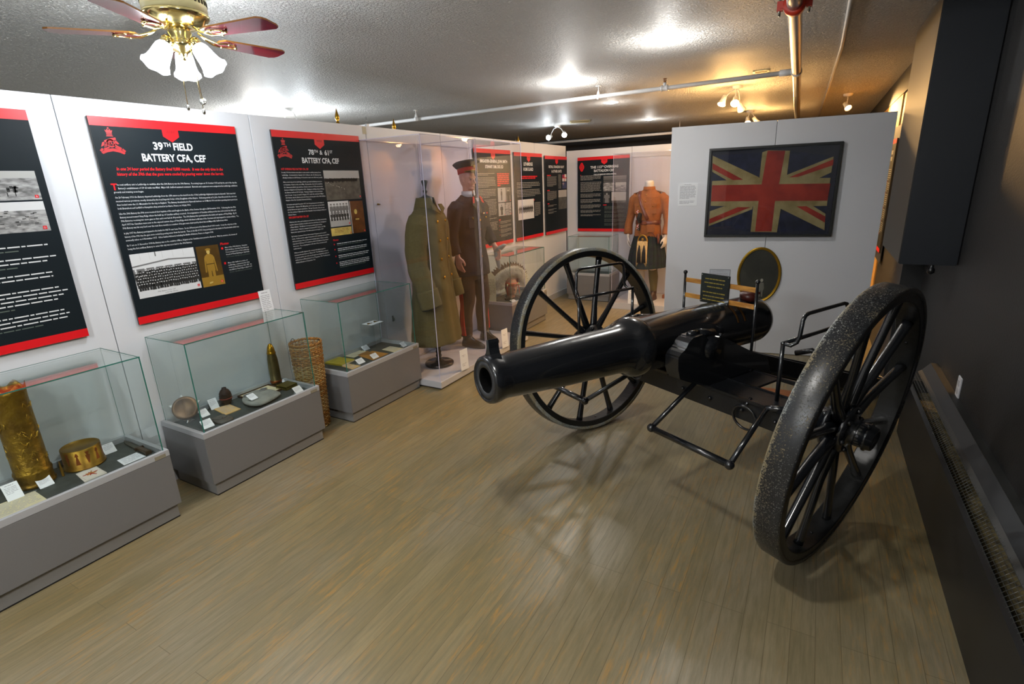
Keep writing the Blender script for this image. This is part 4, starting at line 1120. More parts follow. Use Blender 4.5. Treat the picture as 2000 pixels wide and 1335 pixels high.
def crest(mb, x, y, s, z, mi):
    """small heraldic badge: crown over a wheeled field piece over a ribbon"""
    def P(pts, zz=z): mb.add([(x + a * s, y + b * s, zz) for a, b in pts], [tuple(range(len(pts)))], mi)
    P([(-.10, .80), (.10, .80), (.15, .93), (.09, .90), (.05, .97), (0, .91), (-.05, .97), (-.09, .90), (-.15, .93)])
    P([(-.03, .97), (.03, .97), (.03, 1.03), (-.03, 1.03)])
    P([(-.11, .74), (.11, .74), (.11, .785), (-.11, .785)])
    P([(-.14, .67), (.14, .67), (.10, .72), (-.10, .72)])
    for q in range(5): P([(-.30 + q * .06, .22 + q * .03), (-.27 + q * .06, .22 + q * .03), (-.22 + q * .05, .38 + q * .02), (-.25 + q * .05, .38 + q * .02)])
    P([(.10, .46), (.22, .36), (.30, .38), (.20, .52)])
    P([(-.42, .24), (-.30, .30), (-.24, .46), (-.34, .42)])
    P([(-.26, .50), (.0, .60), (.20, .64), (.21, .55), (.02, .46), (-.22, .42)])
    w = []
    for k in range(14):
        a = 2 * PI * k / 14; P([(-.02 + .17 * math.cos(a), .40 + .17 * math.sin(a)), (-.02 + .17 * math.cos(a + .42), .40 + .17 * math.sin(a + .42)), (-.02 + .11 * math.cos(a + .42), .40 + .11 * math.sin(a + .42)), (-.02 + .11 * math.cos(a), .40 + .11 * math.sin(a))])
    P([(-.06, .36), (.02, .36), (.02, .44), (-.06, .44)])
    P([(.05, .40), (.36, .22), (.34, .17), (.03, .33)])
    P([(-.46, .02), (-.30, .14), (0, .20), (.30, .14), (.46, .02), (.40, -.04), (.24, .03), (0, .08), (-.24, .03), (-.40, -.04)])
    P([(-.34, .18), (-.12, .26), (-.10, .21), (-.32, .12)]); P([(.34, .18), (.12, .26), (.10, .21), (.32, .12)])
    P([(-.5, .10), (-.40, .20), (-.34, .14), (-.44, .04)]); P([(.5, .10), (.40, .20), (.34, .14), (.44, .04)])
def poster(M, w, h, label, tab=True, tabx=None, name='information_poster', badge=True):
    t = thing(name, label, 'poster', M=M)
    D = 0.018
    mb = MB()
    mb.box(0, w, 0, h, 0.006, D)
    mb.build('board', mat('black_board_core', (0.03, 0.03, 0.03), 0.5), t)
    mb = MB(); z = D + 0.0003; bh = 0.042
    mb.quad((0, bh, z), (w, bh, z), (w, h - 0.045 * h / 1.1, z), (0, h - 0.045 * h / 1.1, z), 0)
    mb.build('printed_field', BLACK_BOARD, t)
    mb = MB(); tb = 0.036 * h / 1.1
    mb.quad((0, 0, z), (w, 0, z), (w, bh, z), (0, bh, z)); mb.build('bottom_band', RED_PRINT, t)
    mb = MB(); mb.quad((0, h - 0.045 * h / 1.1, z), (w, h - 0.045 * h / 1.1, z), (w, h, z), (0, h, z))
    mb.build('top_band', RED_PRINT, t)
    cx = tabx if tabx is not None else w / 2
    mb = MB(); z2 = D + 0.0007
    mb.add([(cx - 0.045, h - 0.02, z2), (cx - 0.045, h - 0.082, z2), (cx, h - 0.112, z2), (cx + 0.045, h - 0.082, z2), (cx + 0.045, h - 0.02, z2)], [(0, 1, 2, 3, 4)])
    put_text(mb, 'WWI', cx, h - 0.066, 0.019, width=0.050, mi=1, align='c', bold=0.01, z=z2 + 0.0004)
    mb.build('tab_emblem', [RED_PRINT, RED_PALE], t)
    return t, D + 0.0006
def photo(t, z, fn, name='printed_photograph'):
    mb = MB(); fn(mb, z); return mb.build(name, PM, t)
PH_ = 1.105
# --- poster two: the big one left of centre
def onleft(y, z=0.0, d=0.002): return axes((0.5 + d, y, z), (0, 1, 0), (0, 0, 1), (1, 0, 0))
y2 = 1.459
t, z = poster(onleft(y2, 1.0), 0.81, PH_, 'tall black poster headed 39TH FIELD BATTERY CFA, CEF with a red crest', tabx=0.400)
mb = MB(); crest(mb, 0.082, 0.925, 0.125, z, 0); mb.build('red_crest', [mat('crest_red_print', (0.42, 0.012, 0.016), 0.45)], t)
TXM = [WHITE_PRINT, RED_PRINT, DIM]
FINE = mat('fine_print', (0.34, 0.335, 0.31), 0.5)
mb = MB()
put_text(mb, '39', 0.290, 0.951, 0.040, mi=0, z=z, bold=0.028, res=4); put_text(mb, 'TH', 0.347, 0.968, 0.022, mi=0, z=z, bold=0.022, res=4); put_text(mb, 'FIELD', 0.400, 0.951, 0.040, width=0.112, mi=0, z=z, bold=0.028, res=4)
put_text(mb, 'BATTERY CFA, CEF', 0.218, 0.888, 0.040, width=0.362, mi=0, z=z, bold=0.028, res=4)
put_text(mb, 'In one 24 hour period the Battery fired 9,000 rounds.  It was the only time in the', 0.076, 0.838, 0.017, width=0.600, mi=1, z=z, bold=0.016, slant=0.2)
put_text(mb, 'history of the 39th that the guns were cooled by pouring water down the barrels.', 0.072, 0.811, 0.017, width=0.605, mi=1, z=z, bold=0.016, slant=0.2)
mb.build('heading_lettering', TXM, t)
body = [('he next artillery unit in Lethbridge to mobilize after the 20th Battery was the 39th Battery.  Recruiting began on 15 October 1915 and by the end of the day the', 0.060, 0.695),
 ("Battery's establishment of 139 all ranks was filled.  Major A.B. Stafford assumed command.  Barracks and equipment were assigned at the Lethbridge exhibition", 0.062, 0.693),
 ('grounds and training soon began.', 0.036, 0.150), None,
 ('On 20 February 1916 the Battery departed Lethbridge from the CPR station as the band from the 113th Lethbridge Highlanders played a farewell.  Each man had', 0.036, 0.695),
 ('received various provisions, mostly donated by the local Imperial Order of the Daughters of the Empire.  Following arrival at St. John, New Brunswick the unit was', 0.036, 0.700),
 ('then loaded onto the S.S. Missanabie for the trip to England.  The Battery disembarked in Plymouth harbour on 13 March 1916 and after spending short periods at', 0.036, 0.702),
 ('both Bramshott and Larkhill in Hampshire they arrived in Le Havre, France on 14 July 1916.', 0.036, 0.395), None,
 ('Like the 20th Battery the 39th soon received their baptism of fire and fought in the Battle of the Somme through to 28 November 1916.   Following this the 39th', 0.036, 0.680),
 ('Battery moved toward Vimy Ridge where the build up of Canadian artillery occurred.  A reorganization of Canadian artillery at this time led to both the 20th and', 0.036, 0.678),
 ('39th Batteries receiving two more guns so that each now had six 18 pounders.  The 39th Battery then participated in the battle and capture of Vimy Ridge.  By 13', 0.036, 0.678),
 ('April 1917 the Canadians were now on the exposed eastern slope of Vimy Ridge which left them in full view of the Germans and easy targets for enemy artillery.  The', 0.036, 0.690),
 ('39th Battery was hit very hard over the next three months as a number of its guns were destroyed by direct hits and Major A.B. Stafford was killed.', 0.036, 0.610), None,
 ('In July 1917 the Battery participated in the battle for Hill 70 near Lens, France.  In one 24 hour period the Battery fired 9,000 rounds.  It was the only time in the', 0.036, 0.665),
 ('history of the 39th that the guns were cooled by pouring water down the barrels.  Then, in the fall of 1917, they participated in the battle for Passchendaele which was', 0.036, 0.678),
 ('eventually taken on 6 November 1917.  Other battles followed, including the Battle of Amiens, France in August 1918.', 0.036, 0.500), None,
 ('By 11 am on 11 November 1918 the Battery was on the outskirts of Mons, Belgium as the Canadians were poised to liberate it.  With the armistice, the honour of', 0.036, 0.655),
 ('being the first artillery Battery to enter this city was accorded to the 39th Battery.', 0.036, 0.355)]
mb = MB(); yy = 0.760
for b_ in body:
    if b_ is None: yy -= 0.0085; continue
    put_text(mb, b_[0], b_[1], yy, 0.0098, width=b_[2], mi=0, z=z, res=1, bold=0.004)
    yy -= 0.0192
put_text(mb, 'T', 0.030, 0.738, 0.034, mi=1, z=z, bold=0.03)
put_text(mb, 'Photos', 0.563, 0.385, 0.015, mi=1, z=z, bold=0.02, slant=0.25)
yy = 0.363
for it in (('Men of the 39th Battery, Canadian', 0), ('Field Artillery, Canadian Expeditionary', 0), ('Force posing in front of the Lethbridge', 0), ('Board of Trade Building in Galt Park,', 0), ('1915. Source: Galt Museum and Archives', 2), None, None, ('Major A.B. Stafford, a native of', 0), ('Lethbridge, commanded the 39th', 0), ('Overseas Field Battery CFA, CEF.  He', 0), ('was killed at Vimy Ridge in April 1917.', 0), ('Source: Galt Museum and Archives', 2)):
    if it is None: yy -= 0.012; continue
    put_text(mb, it[0], 0.592, yy, 0.0082, mi=it[1], z=z, res=1, maxw=0.165, bold=0.003); yy -= 0.0150
for yq, L_ in ((0.357, 'A'), (0.262, 'B')):
    mb.quad((0.566, yq, z), (0.578, yq, z), (0.578, yq + 0.013, z), (0.566, yq + 0.013, z), 1)
mb.build('body_lettering', TXM, t)
def p39(mb, z):
    x0, x1, y0, y1 = 0.034, 0.391, 0.143, 0.393
    rect(mb, x0, x1, y0, y1, 'white', z)
    mb.add([(x0, y0 + 0.175, z + .0002), (x0 + 0.20, y0 + 0.195, z + .0002), (x1, y0 + 0.185, z + .0002), (x1, y0 + 0.192, z + .0002), (x0 + 0.2, y0 + 0.203, z + .0002), (x0, y0 + 0.183, z + .0002)], [(0, 1, 4, 5), (1, 2, 3, 4)], pi_('mid'))
    rect(mb, x0, x1, y0 + 0.10, y0 + 0.165, 'mid', z + .0001)
    for k in range(7):
        xx = x0 + 0.008 + k * 0.052; rect(mb, xx, xx + 0.010, y0 + 0.10, y0 + 0.176, 'white', z + .0002)
        rect(mb, xx + 0.017, xx + 0.034, y0 + 0.115, y0 + 0.155, 'light' if k % 2 else 'dark', z + .0002)
    for xx in (0.05, 0.10, 0.17, 0.23, 0.29): rect(mb, x0 + xx, x0 + xx + 0.001, y0 + 0.21, y1, 'light', z + .0002)
    rect(mb, x0 + 0.13, x0 + 0.137, y0 + 0.225, y1, 'mid', z + .0003)
    rn = random.Random(5)
    for row in range(6):
        n = 26
        for k in range(n):
            figure(mb, x0 + 0.010 + k * 0.0134 + (row % 2) * 0.006 + rn.uniform(-.002, .002), y0 + 0.118 - row * 0.0155 + rn.uniform(-.002, .002) - (0.012 if k < 4 and row < 2 else 0), 0.042, z + .0004 + (row) * 0.00012, 'dark', 'white' if rn.random() < .8 else 'light', w=0.018)
    rect(mb, x0, x1, y0, y0 + 0.034, 'white', z + .0016)
    put_text(mb, '39th Battery CFA, CEF', x0 + 0.10, y0 + 0.020, 0.008, mi=pi_('mid'), z=z + .0019, slant=0.3)
    put_text(mb, 'Lethbridge Alberta', x0 + 0.14, y0 + 0.008, 0.007, mi=pi_('mid'), z=z + .0019, slant=0.3)
    marker(mb, x1 - 0.022, y0 + 0.012, 0.014, z + .0020, 'A')
photo(t, z, p39)
def p39b(mb, z):
    x0, x1, y0, y1 = 0.404, 0.548, 0.140, 0.392
    rect(mb, x0, x1, y0, y1, 'sepiad', z); rect(mb, x0, x1, y0, y0 + 0.06, 'sepia', z + .0001)
    cx = (x0 + x1) / 2; zz = z + .0004
    def P(pts, k, q=0): mb.add([(cx + a, y0 + b, zz + q) for a, b in pts], [tuple(range(len(pts)))], pi_(k))
    P([(-.026, .022), (-.006, .022), (-.001, .10), (-.023, .10)], 'sepia'); P([(.006, .026), (.022, .024), (.022, .10), (.003, .10)], 'sepia')
    P([(-.026, .095), (.026, .095), (.024, .150), (.028, .188), (.012, .20), (-.012, .20), (-.028, .188), (-.024, .150)], 'sepia', .0001)
    P([(-.040, .090), (-.031, .088), (-.024, .185), (-.032, .180)], 'sepia', .0002); P([(.040, .090), (.031, .088), (.024, .185), (.032, .180)], 'sepia', .0002)
    P([(-.026, .136), (.026, .136), (.026, .141), (-.026, .141)], 'sepiad', .0003)
    P([(.011 * math.cos(a), .214 + .015 * math.sin(a)) for a in [2 * PI * k / 14 for k in range(14)]], 'sepial', .0002)
    P([(-.017, .224), (.017, .221), (.016, .232), (0, .236), (-.016, .232)], 'sepia', .0004)
    P([(-.03, .016), (-.006, .020), (-.006, .028), (-.026, .026)], 'sepial', .0003)
    marker(mb, x1 - 0.026, y0 + 0.014, 0.014, z + .0010, 'B')
photo(t, z, p39b)
# --- poster three
y3 = 2.532
t, z = poster(onleft(y3, 1.0), 0.815, PH_, 'tall black poster headed 78TH & 61ST BATTERY CFA, CEF', tabx=0.405)
mb = MB(); crest(mb, 0.085, 0.925, 0.125, z, 0); mb.build('red_crest', [mat('crest_red_print', (0.42, 0.012, 0.016), 0.45)], t)
mb = MB()
put_text(mb, '78', 0.293, 0.951, 0.036, mi=0, z=z, bold=0.028, res=4); put_text(mb, 'TH', 0.344, 0.966, 0.020, mi=0, z=z, bold=0.022); put_text(mb, '&', 0.395, 0.953, 0.032, mi=0, z=z, bold=0.01, res=4); put_text(mb, '61', 0.442, 0.951, 0.036, mi=0, z=z, bold=0.028, res=4); put_text(mb, 'ST', 0.492, 0.966, 0.020, mi=0, z=z, bold=0.018)
put_text(mb, 'BATTERY CFA, CEF', 0.225, 0.892, 0.038, width=0.350, mi=0, z=z, bold=0.028, res=4)
put_text(mb, '61ST OVERSEAS FIELD BATTERY CFA, CEF', 0.035, 0.843, 0.013, width=0.235, mi=1, z=z, bold=0.03)
put_text(mb, '78TH DEPOT BATTERY CFA, CEF', 0.035, 0.510, 0.013, width=0.175, mi=1, z=z, bold=0.03)
put_text(mb, 'Photos', 0.412, 0.310, 0.014, mi=1, z=z, bold=0.02)
mb.build('heading_lettering', TXM, t)
mb = MB()
col = [('In early 1916 the decision was taken to raise another artillery battery from', 1), ('Lethbridge.  Commanded by Captain C.H. Collinson, the 61st Battery was', 1), ('officially mobilized on 28 February 1916 and the ranks were filled very quickly.', 1.03), None,
 ('After a short stay at the Lethbridge exhibition grounds the Battery moved on', 1), ('to Petawawa, Ontario at the end of May.  By September the 61st boarded the', 1), ('S.S. Cameronia (which was sunk by a German u-boat in 1917) and arrived in', 1), ('Liverpool, England on 22 September 1916.  Staying in a holding camp at Witley,', 1.03), ('the Battery numbered 139 all ranks.  Training in England took up the better', .98), ('part of a year.  It was not until 21 August 1917, under the command of Major', 1), ('G.D. Brown, that the Battery arrived in France and was part of the 14th Artillery', 1.04), ('Brigade of the 5th Canadian Divisional Artillery.', .65), None,
 ('In October and early November 1917, the 61st participated in the Battle of', .97), ('Passchendaele.  Gunners W.E. McQuillan and H. Sears were the first killed', .97), ('and the Battery was gassed several times.  The last 12 months of the war saw', .97), ('the 61st continue to fight with the First Canadian Corps including the Battle of', 1.01), ('Amiens, France.', .2), None, None, None,
 ('With the 20th, 39th, and 61st Batteries at the front, the military decided that', .98), ('another battery of artillery should be raised in Lethbridge and redesignated', .96), ("a 'Depot Battery'.  The Battery's role was to provide trained artillery", .84), ('reinforcements.  Under the command of Lieutenant W.T. Hobson, the 78th', .92), ('Battery was organized in June 1916 with a proposed strength of 139.', .86), None,
 ('By October, Lieutenant Hobson had recruited 150 gunners and several 61', .92), ('horses.  At this point the supply of manpower in the Lethbridge area was all but', 1.0), ('dried up and many of the recruits were medically suspect.  Indeed, a medical', .95), ('inspection in February 1917 resulted in a third of the Battery being refused', .95), ('from service.  Those remaining were on the way to France as much needed', .90), ('reinforcements.', .2), None,
 ('With just a handful of gunners left, command of the Battery passed to', .84), ('Lieutenant Norman Parker on 17 March 1917.  The 78th Battery continued', .90), ('to operate until the close of the war although it was designated as number 10', .92), ('Artillery Depot in Military District 13 on 17 September 1918.  The Battery was', .94), ('officially disbanded on 15 September 1919.', .52)]
yy = 0.822
for b_ in col:
    if b_ is None: yy -= 0.0115; continue
    put_text(mb, b_[0], 0.035, yy, 0.0092, width=0.345 * b_[1], mi=0, z=z, res=1, bold=0.004); yy -= 0.0178
mb.build('body_lettering', TXM, t)
mb = MB(); yy = 0.288; rn = random.Random(8)
for n in (2, 3, 3, 4):
    mb.quad((0.412, yy - 0.010, z), (0.422, yy - 0.010, z), (0.422, yy, z), (0.412, yy, z), 1)
    put_lines(mb, 0.445, yy, 0.345, 0.0135, n - 1, 0, z, rn, last=0.95); put_lines(mb, 0.445, yy - (n - 1) * 0.0135, 0.30, 0.0135, 1, 2, z, rn)
    yy -= n * 0.0135 + 0.013
mb.build('caption_lettering', TXM, t)
def p61(mb, z):
    x0, x1, y0, y1 = 0.404, 0.770, 0.620, 0.840
    rect(mb, x0, x1, y0, y1 - 0.055, 'field', z); rect(mb, x0, x1, y1 - 0.06, y1, 'light', z + .0001)
    rn = random.Random(3)
    for k in range(60):
        u = k / 60; mb.quad((x0 + u * .34, y1 - 0.074 - 0.02 * rn.random(), z + .0002), (x0 + u * .34 + 0.01, y1 - 0.074 - 0.02 * rn.random(), z + .0002), (x0 + u * .34 + 0.009, y1 - 0.055 - 0.008 * rn.random(), z + .0002), (x0 + u * .34, y1 - 0.055 - 0.005 * rn.random(), z + .0002), pi_('dark'))
    for k in range(40):
        u = rn.random(); xx = x0 + 0.01 + u * 0.2; y_ = y1 - 0.085 - u * 0.07 + rn.uniform(-.008, .008); rect(mb, xx, xx + 0.005, y_, y_ + 0.004, 'light' if rn.random() < .4 else 'dark', z + .0003)
    marker(mb, x1 - 0.02, y0 + 0.012, 0.013, z + .0006, 'A')
photo(t, z, p61)
def p61b(mb, z):
    x0, x1, y0, y1 = 0.407, 0.618, 0.418, 0.610
    rect(mb, x0, x1, y0, y1, 'white', z); rect(mb, x0, x1, y0, y0 + 0.06, 'light', z + .0001)
    for k in range(6): figure(mb, x0 + 0.028 + k * 0.032, y0 + 0.07, 0.105, z + .0002, 'mid', 'light', w=0.034)
    for k in range(7): figure(mb, x0 + 0.020 + k * 0.028, y0 + 0.045, 0.062, z + .0005, 'dark', 'light', w=0.026)
    marker(mb, x1 - 0.02, y0 + 0.01, 0.013, z + .0009, 'B')
photo(t, z, p61b)
def p61c(mb, z):
    rect(mb, 0.404, 0.618, 0.348, 0.408, 'yellow', z)
    put_lines(mb, 0.44, 0.398, 0.15, 0.011, 3, pi_('leather'), z + .0002, random.Random(2), thick=0.3); marker(mb, 0.60, 0.352, 0.012, z + .0004, 'D')
    rect(mb, 0.626, 0.775, 0.350, 0.604, 'leather', z); rect(mb, 0.626, 0.632, 0.35, 0.604, 'white', z + .0001)
    rect(mb, 0.675, 0.715, 0.455, 0.465, 'yellow', z + .0002)
    mb.add([(0.685 + 0.016 * math.cos(a), 0.52 + 0.02 * math.sin(a), z + .0002) for a in [2 * PI * k / 14 for k in range(14)]], [tuple(range(14))], pi_('yellow'))
    marker(mb, 0.757, 0.356, 0.013, z + .0004, 'C')
photo(t, z, p61c)
# --- poster one, cut by the left edge of the photo
t, z = poster(onleft(0.402, 1.003), 0.81, PH_, 'tall black poster cut by the left edge of the photo, two grey photographs', tabx=0.40)
mb = MB(); rn = random.Random(11); yy = 0.490
for n, L_ in ((1, .77), (2, .77), (2, .79), (4, .78), (3, .77)):
    for i in range(n):
        put_lines(mb, 0.03, yy, 0.745, 0.017, 1, 0, z, rn, thick=0.34); yy -= 0.0195
    put_lines(mb, 0.03, yy, 0.745 * rn.uniform(.6, .95), 0.014, 1, 2, z, rn); yy -= 0.038
put_lines(mb, 0.03, 0.88, 0.55, 0.0155, 3, 0, z, rn)
mb.build('body_lettering', TXM, t)
def p1(mb, z):
    rect(mb, 0.42, 0.777, 0.700, 0.832, 'cloudy', z); rect(mb, 0.42, 0.777, 0.800, 0.832, 'light', z + .0001)
    rn = random.Random(4)
    for k in range(26): u = rn.random(); rect(mb, 0.50 + u * .2, 0.512 + u * .2, 0.745 + rn.uniform(-.012, .012), 0.755 + rn.uniform(-.01, .015), 'dark' if rn.random() < .7 else 'mid', z + .0002)
    for k in range(5): rect(mb, 0.56 + k * .03, 0.564 + k * .03, 0.718, 0.735, 'dark', z + .0002)
    rect(mb, 0.42, 0.777, 0.552, 0.692, 'cloudy', z); rect(mb, 0.42, 0.777, 0.652, 0.692, 'white', z + .0001)
    for k in range(60): u = rn.random(); y_ = 0.575 + rn.random() * 0.075; rect(mb, 0.44 + u * .32, 0.455 + u * .32, y_, y_ + 0.004, 'dark' if rn.random() < .5 else 'light', z + .0002)
    marker(mb, 0.752, 0.708, 0.014, z + .0006, 'B'); marker(mb, 0.748, 0.560, 0.016, z + .0006, 'D'); rect(mb, 0.30, 0.41, 0.552, 0.83, 'sepiad', z); marker(mb, 0.388, 0.56, 0.016, z + .0004, 'C')
photo(t, z, p1)
# --- the three posters past the officer
def small_poster(M, w, h, label, heads, build, crest_=None, tab='WWI', tabx=None):
    t, z = poster(M, w, h, label, tabx=tabx)
    mb = MB()
    for s_, x_, y_, hh, ww in heads: put_text(mb, s_, x_, y_, hh, width=ww, mi=0, z=z, bold=0.026, align='c', res=3)
    mb.build('heading_lettering', TXM, t)
    mb = MB(); pm = MB(); build(mb, pm, z)
    mb.build('body_lettering', [FINE, RED_PRINT, DIM], t); pm.build('printed_photographs', PM, t)
    return t, z
yB = 5.03
def bg(mb, pm, z):
    rn = random.Random(21)
    y = 0.83
    for n in (2, 7, 6, 12, 2, 7):
        put_lines(mb, 0.04, y, 0.40, 0.0165, n, 0, z, rn); y -= n * 0.0165 + 0.014
    put_lines(mb, 0.47, 0.83, 0.29, 0.022, 7, 1, z, rn, last=.25, thick=0.7)
    rect(pm, 0.47, 0.655, 0.50, 0.665, 'light', z); rect(pm, 0.66, 0.775, 0.50, 0.665, 'mid', z)
    figure(pm, 0.555, 0.52, 0.13, z + .0003, 'dark', 'mid', w=0.04); figure(pm, 0.715, 0.50, 0.15, z + .0003, 'dark', 'light', w=0.09)
    rect(pm, 0.47, 0.62, 0.34, 0.49, 'light', z); rect(pm, 0.625, 0.775, 0.34, 0.49, 'cloudy', z); figure(pm, 0.545, 0.35, 0.12, z + .0003, 'dark', 'mid', w=0.07)
    for x, y_, L_ in ((0.635, 0.505, 'A'), (0.758, 0.505, 'B'), (0.605, 0.345, 'C'), (0.758, 0.345, 'D')): marker(pm, x, y_, 0.013, z + .0006, L_)
    y = 0.29; mb.quad((0.47, y, z), (0.51, y, z), (0.51, y + 0.012, z), (0.47, y + 0.012, z), 1)
    for n in (3, 3, 4, 3):
        y -= 0.012; put_lines(mb, 0.50, y, 0.27, 0.012, n, 0, z, rn); mb.quad((0.475, y - 0.008, z), (0.485, y - 0.008, z), (0.485, y, z), (0.475, y, z), 1); y -= n * 0.012
small_poster(onleft(yB, 0.985), 0.805, 1.09, 'black poster headed BRIGADIER-GENERAL JOHN SMITH STEWART behind the officer mannequin',
    [('BRIGADIER-GENERAL JOHN SMITH', 0.42, 0.945, 0.033, 0.60), ('STEWART CMB, DSO, ED', 0.42, 0.885, 0.033, 0.40)], bg, tabx=0.40)
def hg(mb, pm, z):
    rn = random.Random(22)
    put_lines(mb, 0.16, 0.80, 0.46, 0.022, 2, 1, z, rn, last=.9, thick=0.65)
    put_lines(mb, 0.05, 0.72, 0.66, 0.019, 4, 0, z, rn, last=.6); put_lines(mb, 0.05, 0.63, 0.66, 0.019, 5, 0, z, rn, last=.75)
    rect(pm, 0.06, 0.50, 0.26, 0.51, 'white', z)
    for k in range(17): figure(pm, 0.09 + k * 0.0235, 0.34 + 0.012 * (k % 2), 0.085, z + .0003 + .0001 * (k % 2), 'dark', 'light', w=0.028)
    marker(pm, 0.50, 0.485, 0.02, z + .0004, 'A'); put_lines(mb, 0.53, 0.46, 0.17, 0.014, 13, 0, z, rn)
small_poster(onleft(5.922, 0.98), 0.775, 1.08, 'black poster headed LETHBRIDGE HOME GUARD above the headdress case',
    [('LETHBRIDGE', 0.37, 0.925, 0.040, 0.25), ('HOME GUARD', 0.37, 0.862, 0.040, 0.27)], hg, tabx=0.385)
def rc(mb, pm, z):
    rn = random.Random(23)
    mb.quad((0.06, 0.80, z), (0.18, 0.80, z), (0.18, 0.812, z), (0.06, 0.812, z), 1)
    put_lines(mb, 0.06, 0.79, 0.32, 0.0155, 9, 0, z, rn); mb.quad((0.06, 0.60, z), (0.14, 0.60, z), (0.14, 0.612, z), (0.06, 0.612, z), 1)
    put_lines(mb, 0.06, 0.59, 0.32, 0.0155, 8, 0, z, rn); mb.quad((0.06, 0.42, z), (0.12, 0.42, z), (0.12, 0.432, z), (0.06, 0.432, z), 1)
    for k, y in enumerate((0.405, 0.35, 0.31)): put_lines(mb, 0.08, y, 0.29, 0.014, 2, 0, z, rn)
    rect(pm, 0.43, 0.53, 0.62, 0.82, 'field', z); rect(pm, 0.57, 0.72, 0.72, 0.82, 'white', z)
    rect(pm, 0.57, 0.72, 0.762, 0.776, 'red', z + .0002); rect(pm, 0.64, 0.655, 0.72, 0.82, 'red', z + .0002); rect(pm, 0.57, 0.64, 0.776, 0.82, 'navy', z + .0003); rect(pm, 0.57, 0.64, 0.793, 0.803, 'red', z + .0005); rect(pm, 0.60, 0.61, 0.776, 0.82, 'red', z + .0005)
    rect(pm, 0.57, 0.72, 0.62, 0.71, 'navy', z); rect(pm, 0.57, 0.64, 0.685, 0.693, 'white', z + .0003); rect(pm, 0.60, 0.61, 0.665, 0.71, 'white', z + .0003); rect(pm, 0.575, 0.635, 0.687, 0.691, 'red', z + .0005)
    rect(pm, 0.43, 0.72, 0.33, 0.60, 'field', z); rect(pm, 0.43, 0.72, 0.50, 0.60, 'light', z + .0002)
small_poster(onleft(6.782, 0.975), 0.745, 1.065, 'black poster headed ROYAL CANADIAN NAVY & OTHER UNITS in the far corner',
    [('ROYAL CANADIAN NAVY', 0.38, 0.905, 0.035, 0.52), ('& OTHER UNITS', 0.38, 0.845, 0.035, 0.34)], rc, tabx=0.385)
# --- the one on the back partition
def onback(x, z=0.0): return axes((x, 7.558, z), (1, 0, 0), (0, 0, 1), (0, -1, 0))
def hl(mb, pm, z):
    rn = random.Random(24); y = 0.80
    for n in (5, 10, 4, 4, 4, 3, 2):
        put_lines(mb, 0.045, y, 0.325, 0.0145, n, 0, z, rn, last=.6); y -= n * 0.0145 + 0.020
    mb.quad((0.045, 0.80, z), (0.055, 0.80, z), (0.055, 0.815, z), (0.045, 0.815, z), 1)
    rect(pm, 0.40, 0.74, 0.695, 0.782, 'mid', z)
    for row in range(3):
        for k in range(20): figure(pm, 0.408 + k * 0.0172, 0.725 - row * 0.015, 0.05, z + .0003 + row * .0002, 'dark', 'light', w=0.016)
    rect(pm, 0.40, 0.565, 0.57, 0.69, 'cloudy', z); rect(pm, 0.58, 0.74, 0.57, 0.69, 'cloudy', z); rect(pm, 0.58, 0.74, 0.65, 0.69, 'light', z + .0002)
    rect(pm, 0.40, 0.51, 0.41, 0.56, 'dark', z); figure(pm, 0.455, 0.41, 0.14, z + .0003, 'mid', 'light', w=0.09)
    rect(pm, 0.525, 0.74, 0.41, 0.56, 'light', z); rect(pm, 0.525, 0.74, 0.41, 0.44, 'field', z + .0002)
    y = 0.385; mb.quad((0.40, y - 0.01, z), (0.45, y - 0.01, z), (0.45, y, z), (0.40, y, z), 1); y -= 0.025
    for n in (4, 3, 4, 4, 3): put_lines(mb, 0.42, y, 0.31, 0.0125, n, 2, z, rn); y -= n * 0.0125 + 0.014
t, z = small_poster(onback(0.685, 0.962), 0.78, 1.055, 'black poster headed THE 113TH OVERSEAS BATTALION CEF on the back partition',
    [('THE 113', 0.285, 0.895, 0.034, 0.17), ('TH', 0.388, 0.911, 0.018, 0.030), ('OVERSEAS', 0.515, 0.895, 0.034, 0.21), ('BATTALION CEF', 0.405, 0.845, 0.034, 0.30), ('(THE LETHBRIDGE HIGHLANDERS)', 0.42, 0.80, 0.018, 0.34)], hl, tabx=0.41)
mb = MB()
mb.add([(0.065 + 0.034 * math.cos(a) * (1 + .15 * math.cos(4 * a)), 0.92 + 0.062 * math.sin(a), z) for a in [2 * PI * k / 28 for k in range(28)]], [tuple(range(28))], 0)
for r_ in (0.6, 0.3): mb.tube([(0.065 + 0.034 * r_ * math.cos(a), 0.92 + 0.062 * r_ * math.sin(a), z + 0.0005) for a in [2 * PI * k / 20 for k in range(20)]], 0.0012, 4, 1, closed=True)
mb.build('red_crest', [RED_PRINT, mat('crest_dark', (0.08, 0.002, 0.004), 0.5)], t)
# --- poster seen edge-on on the right wall
def rp(mb, pm, z):
    rn = random.Random(25)
    put_lines(mb, 0.18, 0.975, 0.50, 0.042, 1, 0, z, rn, thick=0.9); put_lines(mb, 0.20, 0.915, 0.46, 0.042, 1, 0, z, rn, thick=0.9)
    for x in (0.05, 0.43):
        y = 0.80
        for n in (6, 5, 7, 6, 6): put_lines(mb, x, y, 0.33, 0.019, n, 0, z, rn); y -= n * 0.019 + 0.014; mb.quad((x, y + 0.004, z), (x + 0.1, y + 0.004, z), (x + 0.1, y + 0.014, z), (x, y + 0.014, z), 1)
    rect(pm, 0.20, 0.42, 0.42, 0.60, 'light', z); rect(pm, 0.22, 0.40, 0.44, 0.56, 'cloudy', z + .0003); rect(pm, 0.10, 0.26, 0.27, 0.40, 'white', z + .0003); figure(pm, 0.18, 0.28, 0.10, z + .0006, 'sepiad', 'light', w=0.05)
